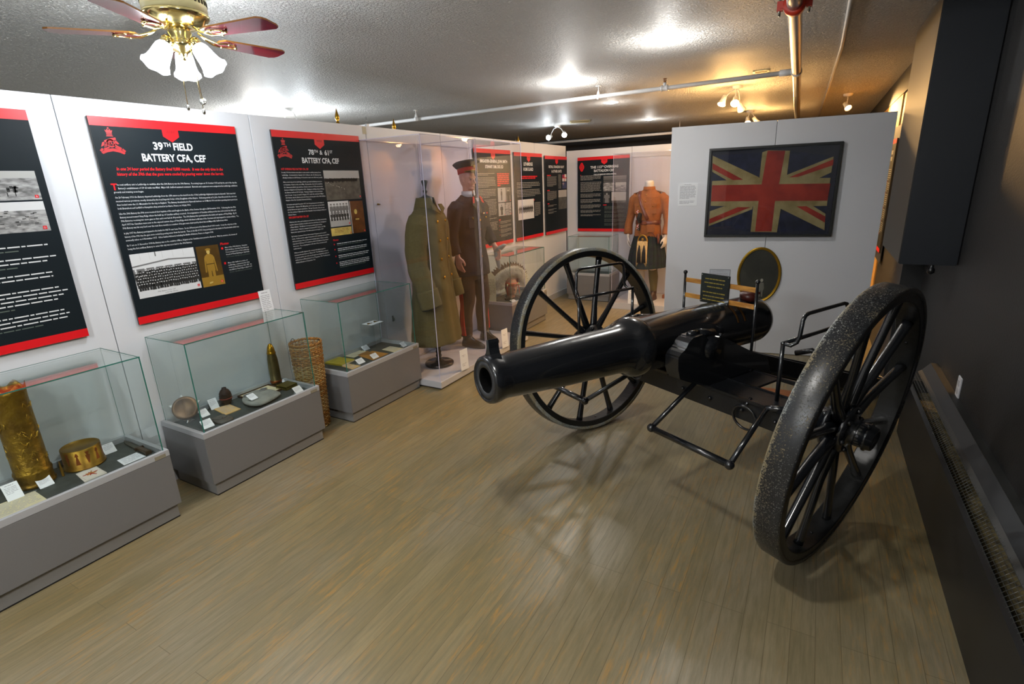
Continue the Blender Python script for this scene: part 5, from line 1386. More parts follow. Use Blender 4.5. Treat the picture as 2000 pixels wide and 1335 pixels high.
small_poster(axes((X1 - 0.02, 7.20, 0.88), (0, -1, 0), (0, 0, 1), (-1, 0, 0)), 0.81, 1.08, 'black poster on the ochre wall seen in the gap right of the flag partition',
    [], rp, tabx=0.42)

t = thing('backing_board', 'navy board behind the poster on the ochre wall', 'board', (X1 - 0.016, 6.36, 0.78))
mb = MB(); mb.box(-0.006, 0.0, 0, 0.86, 0, 1.30); mb.build('board_sheet', mat('navy_board', (0.012, 0.018, 0.035), 0.6), t)

# ------------------------------------------------------------------ mannequins (local front = -y)
def head(mb, z, y=0.0, M=None):
    """adult head: chin at z, crown at z+0.235; nose towards -y"""
    def P(x, yy, zz): return (x, y + yy, z + zz)
    mb.loft([P(0, 0.0, 0.02)[:3] + (0.035, 0.045), P(0, -0.005, 0.045)[:3] + (0.052, 0.070), P(0, 0.0, 0.075)[:3] + (0.062, 0.085), P(0, 0.005, 0.11)[:3] + (0.068, 0.094), P(0, 0.008, 0.15)[:3] + (0.073, 0.100),
             P(0, 0.010, 0.185)[:3] + (0.070, 0.096), P(0, 0.010, 0.213)[:3] + (0.056, 0.078), P(0, 0.010, 0.230)[:3] + (0.032, 0.045), P(0, 0.010, 0.236)[:3] + (0.01, 0.014)], 28, 0, M)
    mb.ball(P(0, -0.064, 0.022), (0.022, 0.018, 0.018), 14, 0, M)      # chin
    mb.ball(P(0, -0.045, 0.030), (0.040, 0.040, 0.022), 14, 0, M)      # jaw
    mb.tube([P(0, -0.088, 0.130), P(0, -0.101, 0.105), P(0, -0.110, 0.085), P(0, -0.094, 0.078)], [0.0075, 0.0085, 0.0115, 0.008], 10, 0, M)  # nose
    for s in (-1, 1):
        mb.ball(P(0.010 * s, -0.094, 0.082), 0.0075, 8, 0, M)
        mb.tube([P(0.010 * s, -0.088, 0.139), P(0.030 * s, -0.086, 0.145), P(0.050 * s, -0.070, 0.139)], [0.007, 0.008, 0.006], 8, 0, M)  # brow
        mb.ball(P(0.036 * s, -0.057, 0.088), (0.020, 0.018, 0.022), 12, 0, M)   # cheekbone
        mb.tube([P(0.070 * s, 0.004, 0.10), P(0.078 * s, 0.014, 0.13), P(0.077 * s, 0.004, 0.143), P(0.071 * s, -0.004, 0.12)], [0.006, 0.008, 0.006, 0.004], 8, 0, M)  # ear
    mb.tube([P(-0.022, -0.084, 0.055), P(0, -0.095, 0.058), P(0.022, -0.084, 0.055)], [0.003, 0.0055, 0.003], 8, 0, M)
    mb.tube([P(-0.018, -0.084, 0.048), P(0, -0.093, 0.046), P(0.018, -0.084, 0.048)], [0.003, 0.006, 0.003], 8, 0, M)
    mb.tube([P(0, 0.015, -0.09), P(0, 0.012, -0.03), P(0, 0.005, 0.05)], [0.062, 0.054, 0.056], 18, 0, M)   # neck
def hand(mb, M, side=1, curl=0.35):
    """wrist at origin, fingers towards -z, palm towards -x*side, thumb towards -y"""
    mb.loft([(0, 0, -0.095, 0.011, 0.038), (0, 0.0, -0.06, 0.014, 0.041), (0, 0, -0.03, 0.016, 0.035), (0, 0, 0.0, 0.020, 0.026), (0, 0, 0.04, 0.024, 0.029)], 16, 0, M)
    for k, (yy, ln) in enumerate(((-0.030, 0.072), (-0.010, 0.082), (0.010, 0.076), (0.029, 0.060))):
        p = Vector((0, yy, -0.088)); pts = [p]; a = 0.1 + curl * 0.2
        for sgm in (0.45, 0.32, 0.23):
            a += curl * (0.55 + 0.1 * k)
            p = p + Vector((-side * math.sin(a), yy * 0.12, -math.cos(a))) * ln * sgm; pts.append(p)
        mb.tube(pts, [0.0092, 0.0088, 0.0080, 0.0062], 10, 0, M)
        mb.ball(pts[-1], 0.0062, 8, 0, M)
    mb.tube([(0, -0.022, -0.022), (-side * 0.012, -0.048, -0.048), (-side * 0.020, -0.056, -0.078), (-side * 0.022, -0.052, -0.098)], [0.013, 0.011, 0.0095, 0.007], 10, 0, M)
def arm_chain(mb, pts, rs, seg=18, M=None): mb.tube(pts, rs, seg, 0, M)

SKIN = mat('painted_mannequin_skin', '#d09a84', 0.42)
KHAKI = mat('khaki_greatcoat_wool', (0.125, 0.100, 0.030), 0.95, color2=(0.10, 0.08, 0.022), vscale=90, bump=0.35, bscale=420)
NAVY = mat('dark_navy_wool', (0.006, 0.006, 0.014), 0.9, color2=(0.012, 0.009, 0.014), vscale=60, bump=0.3, bscale=400)
BROWN_SERGE = mat('dark_brown_serge', (0.040, 0.022, 0.016), 0.9, bump=0.3, bscale=400)
SCARLET = mat('scarlet_cloth', (0.52, 0.018, 0.012), 0.8, bump=0.2, bscale=300)
RUST = mat('rust_brown_serge', (0.33, 0.115, 0.030), 0.9, color2=(0.28, 0.090, 0.022), vscale=70, bump=0.3, bscale=350)
BELT = mat('dark_red_leather', (0.125, 0.028, 0.014), 0.35, coat=0.3)
BLACK_WOOD = mat('black_stand_wood', (0.012, 0.010, 0.010), 0.2, coat=0.5)
BOOT = mat('polished_black_boot', (0.010, 0.009, 0.009), 0.22, coat=0.4)

# --- khaki greatcoat on a tailor's stand, facing into the room
gc = thing('greatcoat', 'long khaki double breasted greatcoat with brass buttons on a black stand', 'coat', (0.84, 3.742, 0.0702), R(102))
def coatfn(co):
    a = math.atan2(co.y, co.x); z = co.z
    r = math.hypot(co.x, co.y)
    k = max(0.0, (1.05 - z)) / 0.85
    amp = 0.010 * k * min(1, r / 0.1)
    d = amp * math.sin(9 * a + 1.3 * math.sin(3 * z)) + 0.0025 * math.sin(38 * z + 4 * a) * (1 if z > 0.6 else .4)
    return Vector((co.x * (1 + d / max(r, .05)), co.y * (1 + d / max(r, .05)), z))
mb = MB()
mb.loft([(0, 0, 0.245, 0.285, 0.215), (0, 0, 0.26, 0.287, 0.217), (0, 0, 0.55, 0.262, 0.190), (0, 0, 0.80, 0.232, 0.165), (0, 0, 0.98, 0.205, 0.145), (0, 0, 1.15, 0.215, 0.145, 2.2), (0, 0, 1.30, 0.225, 0.14, 2.3), (0, 0, 1.385, 0.205, 0.12, 2.3), (0, 0.005, 1.43, 0.15, 0.095), (0, 0.01, 1.47, 0.085, 0.075), (0, 0.012, 1.50, 0.078, 0.07)], 40)
for s in (-1, 1):
    arm_chain(mb, [(0.165 * s, 0.0, 1.37), (0.218 * s, 0.0, 1.30), (0.250 * s, 0.012, 1.12), (0.262 * s, 0.0, 0.95), (0.258 * s, -0.055, 0.78), (0.255 * s, -0.095, 0.62)], [(0.075, 0.085), (0.086, 0.095), (0.082, 0.095), (0.078, 0.09), (0.080, 0.092), (0.076, 0.085)], 24)
coat = mb.fused('coat_body', KHAKI, gc, voxel=0.010, smooth=5, fn=coatfn)
for s in (-1, 1):
    mb = MB(); mb.tube([(0.258 * s, -0.060, 0.765), (0.254 * s, -0.098, 0.612)], [(0.090, 0.102), (0.088, 0.098)], 28)
    mb.fused('cuff', KHAKI, gc, voxel=0.008, smooth=2)
    mb = MB(); mb.tube([(0.254 * s, -0.098, 0.616), (0.2535 * s, -0.0995, 0.6105)], [(0.080, 0.09), (0.080, 0.09)], 28)
    mb.build('sleeve_lining', mat('dark_lining', (0.02, 0.018, 0.012), 0.9), gc)
    mb = MB(); mb.prism([(0.10 * s, -0.026), (0.205 * s, -0.020), (0.205 * s, 0.024), (0.10 * s, 0.026)], 0.0, 0.008, 0, TR(0, 0, 1.434) @ RY(R(22) * s) @ TR(0, 0, 0.0))
    ep = mb.build('shoulder_strap', mat('strap_khaki_dark', (0.035, 0.030, 0.014), 0.8), gc, bevel=0.002)
    mb = MB(); mb.ball((0.115 * s, 0, 1.40 + 0.02), 0.008, 8); mb.build('crown_badge', GOLD, ep)
# collar and lapels
mb = MB()
def collar(mb, r0, r1, z0, z1, a0, a1, dy=0.0, th=0.008, n=28, lean=0.02):
    vs = []; fs = []
    for k in range(n + 1):
        a = a0 + (a1 - a0) * k / n
        c, s = math.cos(a), math.sin(a)
        for r, z in ((r0, z1), (r1, z0), (r1 - th, z0 - 0.0), (r0 - th, z1 - 0.002)):
            vs.append((r * c, dy + r * s * 0.92, z))
    for k in range(n):
        for j in range(4):
            fs.append((k * 4 + j, k * 4 + (j + 1) % 4, (k + 1) * 4 + (j + 1) % 4, (k + 1) * 4 + j))
    fs.append((0, 1, 2, 3)); fs.append(tuple(n * 4 + j for j in (3, 2, 1, 0)))
    mb.add(vs, fs, 0, None, True)
collar(mb, 0.083, 0.118, 1.425, 1.535, R(-72), R(252), 0.008, 0.010)
mb.prism([(0.02, -0.06), (0.115, -0.01), (0.10, 0.035), (0.03, 0.04)], 0, 0.010, 0, TR(0.005, -0.108, 1.44) @ RX(R(62)))
mb.prism([(-0.02, -0.06), (-0.115, -0.01), (-0.10, 0.035), (-0.03, 0.04)], 0, 0.010, 0, TR(-0.005, -0.108, 1.44) @ RX(R(62)))
mb.fused('collar', KHAKI, gc, voxel=0.005, smooth=3)
def front_y(z, rings, x=0.0):
    for (a, b) in zip(rings, rings[1:]):
        if a[0] <= z <= b[0]:
            u = (z - a[0]) / (b[0] - a[0]); rx = a[1] + u * (b[1] - a[1]); ry = a[2] + u * (b[2] - a[2])
            return -ry * math.sqrt(max(0.0, 1 - (x / rx) ** 2))
    return -0.15
GR = [(0.24, 0.285, 0.215), (0.55, 0.262, 0.19), (0.80, 0.232, 0.165), (0.98, 0.205, 0.145), (1.15, 0.215, 0.145), (1.30, 0.225, 0.14), (1.40, 0.19, 0.115)]
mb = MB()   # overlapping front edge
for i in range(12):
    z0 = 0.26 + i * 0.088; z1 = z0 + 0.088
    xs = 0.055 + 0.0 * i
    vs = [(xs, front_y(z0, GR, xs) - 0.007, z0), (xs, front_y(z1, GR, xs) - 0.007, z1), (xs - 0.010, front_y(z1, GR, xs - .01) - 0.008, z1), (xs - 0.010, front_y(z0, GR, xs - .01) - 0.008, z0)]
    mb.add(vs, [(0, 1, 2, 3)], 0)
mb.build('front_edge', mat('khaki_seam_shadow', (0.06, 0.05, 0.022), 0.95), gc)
for z in (1.33, 1.17, 1.01, 0.85):
    for x in (-0.075, 0.085):
        mb = MB(); mb.ball((x, front_y(z, GR, x) - 0.008, z), (0.0135, 0.007, 0.0135), 14); mb.build('brass_button', GOLD, gc)
mb = MB(); mb.lathe([(0.001, 0.0), (0.135, 0.0), (0.138, 0.008), (0.138, 0.020), (0.128, 0.030), (0.05, 0.036), (0.03, 0.05), (0.022, 0.07), (0.030, 0.09), (0.022, 0.11), (0.028, 0.13), (0.020, 0.15), (0.026, 0.18), (0.016, 0.21), (0.016, 0.9)], 40)
mb.build('stand', BLACK_WOOD, gc)
mb = MB(); mb.lathe([(0.06, 1.49), (0.058, 1.535), (0.03, 1.545), (0.014, 1.555), (0.013, 1.57), (0.020, 1.58), (0.020, 1.59), (0.012, 1.60), (0.014, 1.62), (0.030, 1.665), (0.026, 1.675), (0.001, 1.677)], 24)
mb.build('neck_knob', mat('dark_green_grey_wood', (0.03, 0.034, 0.032), 0.35, coat=0.3), gc)

# --- officer mannequin in a peaked cap
of = thing('officer_mannequin', 'mannequin of an officer in dark tunic, red-banded peaked cap and brown trousers', 'mannequin', (0.79, 4.47, 0.0702), R(82))
of.scale = (1.03, 1.03, 1.06)
HS = TR(0, 0, 1.475) @ Matrix.Diagonal((0.86, 0.86, 0.86, 1)) @ TR(0, 0, -1.475)
mb = MB()
head(mb, 1.475, -0.01, HS)
mb.loft([(0, 0, 0.86, 0.14, 0.10), (0, 0, 1.05, 0.125, 0.09), (0, 0, 1.28, 0.15, 0.10), (0, 0, 1.38, 0.13, 0.08), (0, 0.01, 1.43, 0.06, 0.06)], 24)
HR = TR(-0.245, -0.045, 0.905) @ RZ(R(0)) @ RX(R(-8)); HL = TR(0.262, -0.085, 0.95) @ RX(R(-28))
for s, H in ((-1, HR), (1, HL)):
    w_ = H @ Vector((0, 0, 0.03))
    arm_chain(mb, [(0.12 * s, 0, 1.34), (0.18 * s, 0.0, 1.29), (0.235 * s, 0.02, 1.10), tuple(w_)], [0.04, 0.04, 0.034, 0.026], 16)
    hand(mb, H, s)
    arm_chain(mb, [(0.08 * s, 0, 0.90), (0.095 * s, 0.0, 0.70), (0.11 * s, -0.01, 0.45), (0.125 * s, 0.02, 0.10)], [0.07, 0.07, 0.045, 0.035], 16)
mb.fused('body', SKIN, of, voxel=0.0042, smooth=5)
mb = MB()
for s in (-1, 1): mb.ball((0.030 * s, -0.082, 1.475 + 0.119), (0.0125, 0.010, 0.008), 12, 0, HS)
mb.build('eyes', mat('mannequin_eye', (0.30, 0.27, 0.25), 0.2), of)
mb = MB()
for s in (-1, 1):
    mb.ball((0.030 * s, -0.0905, 1.475 + 0.119), (0.005, 0.003, 0.005), 8, 0, HS)
    mb.tube([(0.012 * s, -0.098, 1.619), (0.032 * s, -0.094, 1.624), (0.050 * s, -0.080, 1.618)], [0.002, 0.003, 0.0015], 6, 0, HS)
    mb.tube([(0.016 * s, -0.0905, 1.600), (0.030 * s, -0.0925, 1.603), (0.044 * s, -0.083, 1.600)], 0.0014, 6, 0, HS)
mb.build('painted_eye_lines', mat('eye_line_brown', (0.03, 0.015, 0.01), 0.5), of)
def tunicfn(co):
    a = math.atan2(co.y, co.x); z = co.z; r = max(0.05, math.hypot(co.x, co.y))
    d = 0.004 * math.sin(6 * a + 20 * z) * (0.4 if z > 1.1 else 1)
    return Vector((co.x * (1 + d / r), co.y * (1 + d / r), z))
mb = MB()
mb.loft([(0, 0.0, 0.70, 0.215, 0.155), (0, 0.0, 0.80, 0.200, 0.145), (0, 0, 0.92, 0.178, 0.128), (0, 0, 1.00, 0.165, 0.120), (0, -0.004, 1.12, 0.180, 0.128, 2.2), (0, -0.004, 1.24, 0.198, 0.132, 2.3), (0, 0, 1.34, 0.195, 0.115, 2.3), (0, 0.005, 1.395, 0.150, 0.092), (0, 0.010, 1.43, 0.085, 0.070), (0, 0.012, 1.448, 0.066, 0.060)], 36)
arm_chain(mb, [(0.150 * -1, 0, 1.355), (-0.200, 0.0, 1.31), (-0.242, 0.015, 1.12), (-0.255, -0.010, 1.00), (-0.246, -0.038, 0.915)], [(0.062, 0.07), (0.068, 0.074), (0.058, 0.064), (0.052, 0.058), (0.047, 0.052)], 22)
arm_chain(mb, [(0.150, 0, 1.355), (0.200, 0.0, 1.31), (0.242, 0.015, 1.14), (0.262, -0.020, 1.05), (0.262, -0.075, 0.968)], [(0.062, 0.07), (0.068, 0.074), (0.058, 0.064), (0.052, 0.058), (0.047, 0.052)], 22)
mb.fused('tunic', NAVY, of, voxel=0.008, smooth=4, fn=tunicfn)
TRN = [(0.70, 0.215, 0.155), (0.92, 0.178, 0.128), (1.00, 0.165, 0.12), (1.12, 0.18, 0.132), (1.24, 0.198, 0.136), (1.34, 0.195, 0.118), (1.42, 0.10, 0.08)]
mb = MB()
mb.prism([(-0.045, 0.0), (0.0, -0.12), (0.045, 0.0), (0.03, 0.03), (-0.03, 0.03)], 0, 0.004, 0, TR(0, -0.118, 1.385) @ RX(R(74)))
collar(mb, 0.066, 0.074, 1.425, 1.478, R(-80), R(260), -0.006, 0.006)
mb.build('white_shirt', mat('white_shirt_cotton', (0.66, 0.66, 0.64), 0.7), of)
mb = MB(); mb.prism([(-0.012, 0.0), (0.012, 0.0), (0.018, -0.09), (0, -0.115), (-0.018, -0.09)], 0, 0.006, 0, TR(0, -0.124, 1.385) @ RX(R(74))); mb.ball((0, -0.092, 1.425), (0.016, 0.012, 0.014), 12)
mb.build('necktie', mat('brown_necktie', (0.05, 0.035, 0.02), 0.7), of)
for s in (-1, 1):
    mb = MB(); mb.prism([(0.022 * s, 0.045), (0.075 * s, 0.03), (0.092 * s, -0.02), (0.070 * s, -0.035), (0.008 * s, -0.125), (0.002 * s, -0.135)], 0, 0.007, 0, TR(0, -0.122, 1.375) @ RX(R(72)))
    lp = mb.build('lapel', NAVY, of, bevel=0.0015)
    mb = MB(); mb.prism([(0.036 * s, 0.055), (0.062 * s, 0.048), (0.080 * s, -0.010), (0.054 * s, -0.005)], 0.0075, 0.0105, 0, TR(0, -0.120, 1.375) @ RX(R(72)))
    mb.build('gorget_patch', SCARLET, lp)
    mb = MB(); mb.box(-0.055, 0.055, -0.006, 0.0, -0.05, 0.05, 0, TR(0.095 * s, front_y(1.20, TRN, 0.095) - 0.004, 1.20)); mb.box(-0.058, 0.058, -0.010, 0.0, 0.03, 0.054, 0, TR(0.095 * s, front_y(1.20, TRN, 0.095) - 0.004, 1.20))
    pk = mb.build('breast_pocket', NAVY, of, bevel=0.003)
    mb = MB(); mb.ball((0.095 * s, front_y(1.20, TRN, 0.095) - 0.017, 1.236), (0.009, 0.005, 0.009), 12); mb.build('brass_button', GOLD, pk)
for z in (1.215, 1.13, 1.05, 0.965, 0.88):
    mb = MB(); mb.ball((0.0, front_y(z, TRN, 0) - 0.004, z), (0.011, 0.006, 0.011), 12); mb.build('brass_button', GOLD, of)
mb = MB()
for k, c in enumerate((0, 1, 2, 0)): mb.box(0.048 + k * 0.022, 0.068 + k * 0.022, -0.003, 0, 0, 0.012, c, TR(0, front_y(1.275, TRN, 0.09) - 0.007, 1.268))
mb.build('medal_ribbon', [SCARLET, mat('ribbon_cream', '#d8c890', 0.7), mat('ribbon_blue', (0.02, 0.05, 0.2), 0.7)], of)
mb = MB(); mb.ball((0.246 * -1 + 0.0, -0.06, 0.965), (0.0085, 0.006, 0.0085), 10); mb.build('cuff_button', GOLD, of)
mb = MB()
mb.loft([(0, 0.0, 0.66, 0.155, 0.115), (0, 0, 0.78, 0.160, 0.12), (0, 0, 0.95, 0.14, 0.105)], 28)
for s in (-1, 1):
    arm_chain(mb, [(0.085 * s, 0, 0.80), (0.105 * s, -0.005, 0.62), (0.115 * s, -0.012, 0.44), (0.125 * s, 0.012, 0.26), (0.130 * s, 0.018, 0.10)], [(0.092, 0.088), (0.092, 0.086), (0.072, 0.068), (0.066, 0.062), (0.060, 0.062)], 22)
mb.fused('trousers', BROWN_SERGE, of, voxel=0.008, smooth=4, fn=lambda co: Vector((co.x + 0.005 * math.sin(16 * co.z), co.y + 0.004 * math.sin(23 * co.z), co.z)))
for s in (-1, 1):
    mb = MB()
    pts = [(0.168, 0.80), (0.188, 0.70), (0.198, 0.62), (0.192, 0.52), (0.183, 0.44), (0.186, 0.34), (0.192, 0.24), (0.190, 0.12)]
    vs = []; fs = []
    for x, z in pts:
        vs += [((x + 0.004) * s + 0.005 * math.sin(16 * z), -0.022, z), ((x + 0.004) * s + 0.005 * math.sin(16 * z), 0.026, z), ((x - 0.02) * s, 0.026, z), ((x - 0.02) * s, -0.022, z)]
    for i in range(len(pts) - 1):
        for j in range(4): fs.append((i * 4 + j, i * 4 + (j + 1) % 4, i * 4 + 4 + (j + 1) % 4, i * 4 + 4 + j))
    fs += [(0, 1, 2, 3), tuple(len(vs) - 4 + j for j in (3, 2, 1, 0))]
    mb.add(vs, fs); mb.build('trouser_stripe', SCARLET, of)
def shoe(mb, x, y, M=None, L=0.27):
    mb.loft([(x, y - 0.03, 0.0, 0.044, 0.14, 2.4), (x, y - 0.03, 0.022, 0.045, 0.141, 2.4), (x, y - 0.02, 0.045, 0.041, 0.125, 2.3), (x, y + 0.015, 0.07, 0.038, 0.080), (x, y + 0.04, 0.10, 0.040, 0.052), (x, y + 0.045, 0.125, 0.040, 0.048)], 24, 0, M)
for s in (-1, 1):
    mb = MB(); shoe(mb, 0.133 * s, -0.02, RZ(R(-8) * s)); mb.fused('boot', BOOT, of, voxel=0.006, smooth=2)
mb = MB()   # cap
Mc = TR(0, -0.004, 1.636) @ RX(R(-8)) @ Matrix.Diagonal((0.90, 0.90, 0.95, 1))
mb.loft([(0, 0, 0.0, 0.082, 0.106), (0, 0, 0.048, 0.083, 0.107)], 36, 1, Mc)
mb.loft([(0, 0, 0.048, 0.084, 0.108), (0, -0.006, 0.068, 0.115, 0.132), (0, -0.010, 0.086, 0.134, 0.150), (0, -0.010, 0.094, 0.136, 0.152), (0, -0.008, 0.108, 0.110, 0.125), (0, 0, 0.112, 0.04, 0.05)], 36, 0, Mc)
cp_ = mb.build('peaked_cap', [mat('dark_green_cap_wool', (0.012, 0.022, 0.018), 0.85), SCARLET], of)
mb = MB()
vs = []; n = 16
for k in range(n + 1):
    a = R(200) + R(140) * k / n; vs.append((0.084 * math.cos(a), 0.108 * math.sin(a), 0.004)); 
for k in range(n + 1):
    a = R(200) + R(140) * k / n; e_ = math.sin(PI * k / n); vs.append((0.088 * math.cos(a), 0.108 * math.sin(a) - 0.050 * e_, 0.004 - 0.030 * e_))
fs = [(k, k + 1, n + 2 + k, n + 1 + k) for k in range(n)]
mb.add([Vector(v) + Vector((0, 0, 0.003)) for v in vs] , fs, 0, Mc, True); mb.add(vs, [f[::-1] for f in fs], 0, Mc, True)
mb.build('cap_peak', mat('black_gold_peak', (0.03, 0.028, 0.012), 0.25), cp_)
mb = MB()
mb.tube([(0.086 * math.cos(R(200) + R(140) * k / 16), 0.111 * math.sin(R(200) + R(140) * k / 16) - 0.001, 0.010) for k in range(17)], 0.004, 8, 0, Mc)
mb.ball((0, -0.116, 0.045), (0.017, 0.006, 0.024), 12, 0, Mc); mb.ball((0, -0.118, 0.070), (0.010, 0.006, 0.009), 10, 0, Mc)
mb.build('cap_badge', mat('dull_gold_wire', '#8a6a1c', 0.4, 0.6), cp_)
mb = MB()
mb.tube([(0.262, -0.10, 0.90), (0.270, -0.16, 0.93), (0.272, -0.20, 0.955), (0.268, -0.225, 0.962)], [(0.020, 0.030), (0.024, 0.034), (0.018, 0.03), (0.006, 0.014)], 12)
mb.tube([(0.262, -0.10, 0.90), (0.262, -0.115, 0.84), (0.262, -0.13, 0.76), (0.262, -0.135, 0.72)], [(0.018, 0.028), (0.02, 0.032), (0.014, 0.026), (0.006, 0.014)], 12)
gv = tag(mb.build('leather_gloves', mat('pale_grey_leather', (0.34, 0.34, 0.31), 0.6, bump=0.3), None), 'pale grey leather gloves held in the left hand of the officer mannequin', 'gloves')
gv.matrix_world = Matrix.Translation((0.79, 4.47, 0.0702)) @ RZ(R(82)) @ Matrix.Diagonal((1.03, 1.03, 1.06, 1))

# --- kilted uniform on a headless white mannequin
kt = thing('highland_uniform', 'headless white mannequin in rust brown tunic, dark kilt and horsehair sporran', 'mannequin', (1.872, 7.12, 0.0852), R(-6))
WMAN = mat('white_mannequin', (0.72, 0.70, 0.66), 0.4)
mb = MB()
mb.loft([(0, 0, 0.80, 0.15, 0.10), (0, 0, 1.0, 0.125, 0.09), (0, 0, 1.25, 0.16, 0.10), (0, 0, 1.38, 0.15, 0.085), (0, 0.0, 1.43, 0.08, 0.07), (0, -0.003, 1.48, 0.058, 0.058), (0, -0.008, 1.555, 0.058, 0.060), (0, -0.008, 1.575, 0.048, 0.050)], 28)
KR = TR(-0.262, -0.05, 0.865) @ RZ(R(20)) @ RX(R(-6)); KL = TR(0.262, -0.05, 0.865) @ RZ(R(-20)) @ RX(R(-6))
for s, H in ((-1, KR), (1, KL)):
    w_ = H @ Vector((0, 0, 0.03))
    arm_chain(mb, [(0.13 * s, 0, 1.38), (0.20 * s, 0.0, 1.34), (0.245 * s, 0.01, 1.12), tuple(w_)], [0.045, 0.045, 0.034, 0.025], 16)
    hand(mb, H, s)
    arm_chain(mb, [(0.08 * s, 0, 0.85), (0.09 * s, 0.0, 0.60), (0.09 * s, -0.01, 0.42), (0.095 * s, 0.02, 0.25), (0.10 * s, 0.02, 0.08)], [0.085, 0.068, 0.050, 0.052, 0.034], 18)
mb.fused('body', WMAN, kt, voxel=0.0065, smooth=2)
mb = MB()
mb.loft([(0, 0.0, 0.86, 0.185, 0.132), (0, 0, 0.93, 0.175, 0.125), (0, 0, 1.04, 0.158, 0.115), (0, -0.004, 1.17, 0.180, 0.125, 2.2), (0, -0.004, 1.28, 0.200, 0.126, 2.3), (0, 0, 1.37, 0.200, 0.110, 2.3), (0, 0.0, 1.425, 0.150, 0.085), (0, 0.0, 1.462, 0.078, 0.070), (0, -0.003, 1.492, 0.070, 0.066)], 36)
for s in (-1, 1):
    arm_chain(mb, [(0.155 * s, 0, 1.385), (0.210 * s, 0.0, 1.335), (0.250 * s, 0.012, 1.14), (0.268 * s, -0.008, 1.02), (0.266 * s, -0.040, 0.885)], [(0.058, 0.07), (0.066, 0.072), (0.056, 0.062), (0.052, 0.058), (0.056, 0.062)], 22)
mb.fused('tunic', RUST, kt, voxel=0.008, smooth=3, fn=tunicfn)
KRN = [(0.86, 0.185, 0.136), (0.93, 0.175, 0.13), (1.04, 0.158, 0.12), (1.17, 0.18, 0.13), (1.28, 0.20, 0.131), (1.37, 0.20, 0.115), (1.46, 0.08, 0.075)]
mb = MB(); mb.lathe([(0.078, 1.455), (0.074, 1.50), (0.069, 1.50), (0.071, 1.455)], 32, TR(0, -0.003, 0), cap=False); mb.build('stand_collar', RUST, kt)
for z in (1.40, 1.315, 1.225, 1.145, 1.02):
    mb = MB(); mb.ball((0.0, front_y(z, KRN) - 0.003, z), (0.0085, 0.005, 0.0085), 12); mb.build('brass_button', GOLD, kt)
for s in (-1, 1):
    y_ = front_y(1.24, KRN, 0.095)
    mb = MB(); mb.prism([(-0.056, 0.03), (0.056, 0.03), (0.056, 0.002), (0.03, -0.004), (0.0, -0.014), (-0.03, -0.004), (-0.056, 0.002)], 0, 0.006, 0, TR(0.098 * s, y_ + 0.0, 1.262) @ RX(R(84))); mb.box(-0.052, 0.052, -0.006, 0, -0.09, 0.02, 0, TR(0.098 * s, y_ + 0.004, 1.25))
    pk = mb.build('breast_pocket', RUST, kt, bevel=0.002)
    mb = MB(); mb.ball((0.098 * s, y_ - 0.008, 1.255), (0.008, 0.005, 0.008), 10); mb.build('brass_button', GOLD, pk)
    mb = MB(); mb.prism([(-0.05, -0.03), (0.05, -0.03), (0.05, 0.03), (-0.05, 0.03)], 0, 0.008, 0, TR(0.155 * s, 0, 1.425) @ RY(R(16) * s))
    mb.build('shoulder_strap', mat('rust_braid', (0.16, 0.07, 0.025), 0.7), kt, bevel=0.002)
mb = MB(); mb.lathe([(0.170, 1.018), (0.172, 1.02), (0.170, 1.072), (0.166, 1.072), (0.166, 1.018)], 44, Matrix.Diagonal((1, 0.76, 1, 1)), cap=False); wb = mb.build('waist_belt', BELT, kt)
mb = MB(); mb.box(-0.028, 0.028, -0.142, -0.133, 1.025, 1.066); mb.build('belt_buckle', mat('leather_buckle', (0.20, 0.06, 0.03), 0.35), wb, bevel=0.004)
mb = MB()
mb.tube([(-0.10, -0.055, 1.445), (-0.085, -0.118, 1.38), (-0.045, -0.140, 1.27), (0.0, -0.142, 1.17), (0.045, -0.140, 1.085)], [(0.006, 0.021)] * 5, 12)
mb.build('cross_strap', BELT, kt)
mb = MB(); mb.tube([(0.04, -0.140, 1.02), (0.09, -0.145, 0.94), (0.15, -0.125, 0.87), (0.19, -0.07, 0.83)], [(0.005, 0.014)] * 4, 10); mb.tube([(0.18, -0.10, 0.90), (0.185, -0.095, 0.78)], [(0.016, 0.03), (0.014, 0.026)], 14); mb.build('sword_frog', BELT, kt)
mb = MB(); mb.box(-0.05, 0.06, -0.03, 0.0, -0.05, 0.05, 0, TR(0.095, -0.135, 0.975)); mb.build('pouch', RUST, kt, bevel=0.006)
mb = MB(); mb.tube([(-0.055, -0.15, 1.17), (-0.07, -0.152, 1.10), (-0.06, -0.152, 1.04)], [(0.02, 0.032), (0.03, 0.045), (0.012, 0.03)], 14); mb.tube([(-0.068, -0.150, 1.02), (-0.075, -0.15, 0.95)], [(0.014, 0.026), (0.02, 0.03)], 12)
gl_ = mb.build('glengarry_cap', mat('black_cap_wool', (0.012, 0.011, 0.012), 0.9), kt)
mb = MB()
for zz, x_, n_ in ((1.17, -0.085, 3), (0.955, -0.075, 5)):
    for i in range(n_):
        for j in range(2):
            mb.box(x_ - 0.012 + j * 0.012, x_ + j * 0.012 - 0.001, -0.176, -0.168, zz + i * 0.014, zz + i * 0.014 + 0.012, (i + j) % 2)
mb.build('diced_band', [SCARLET, CARD], gl_)
mb = MB(); mb.ball((-0.062, -0.178, 1.105), (0.016, 0.006, 0.014), 12); mb.build('cap_badge', GOLD, gl_)
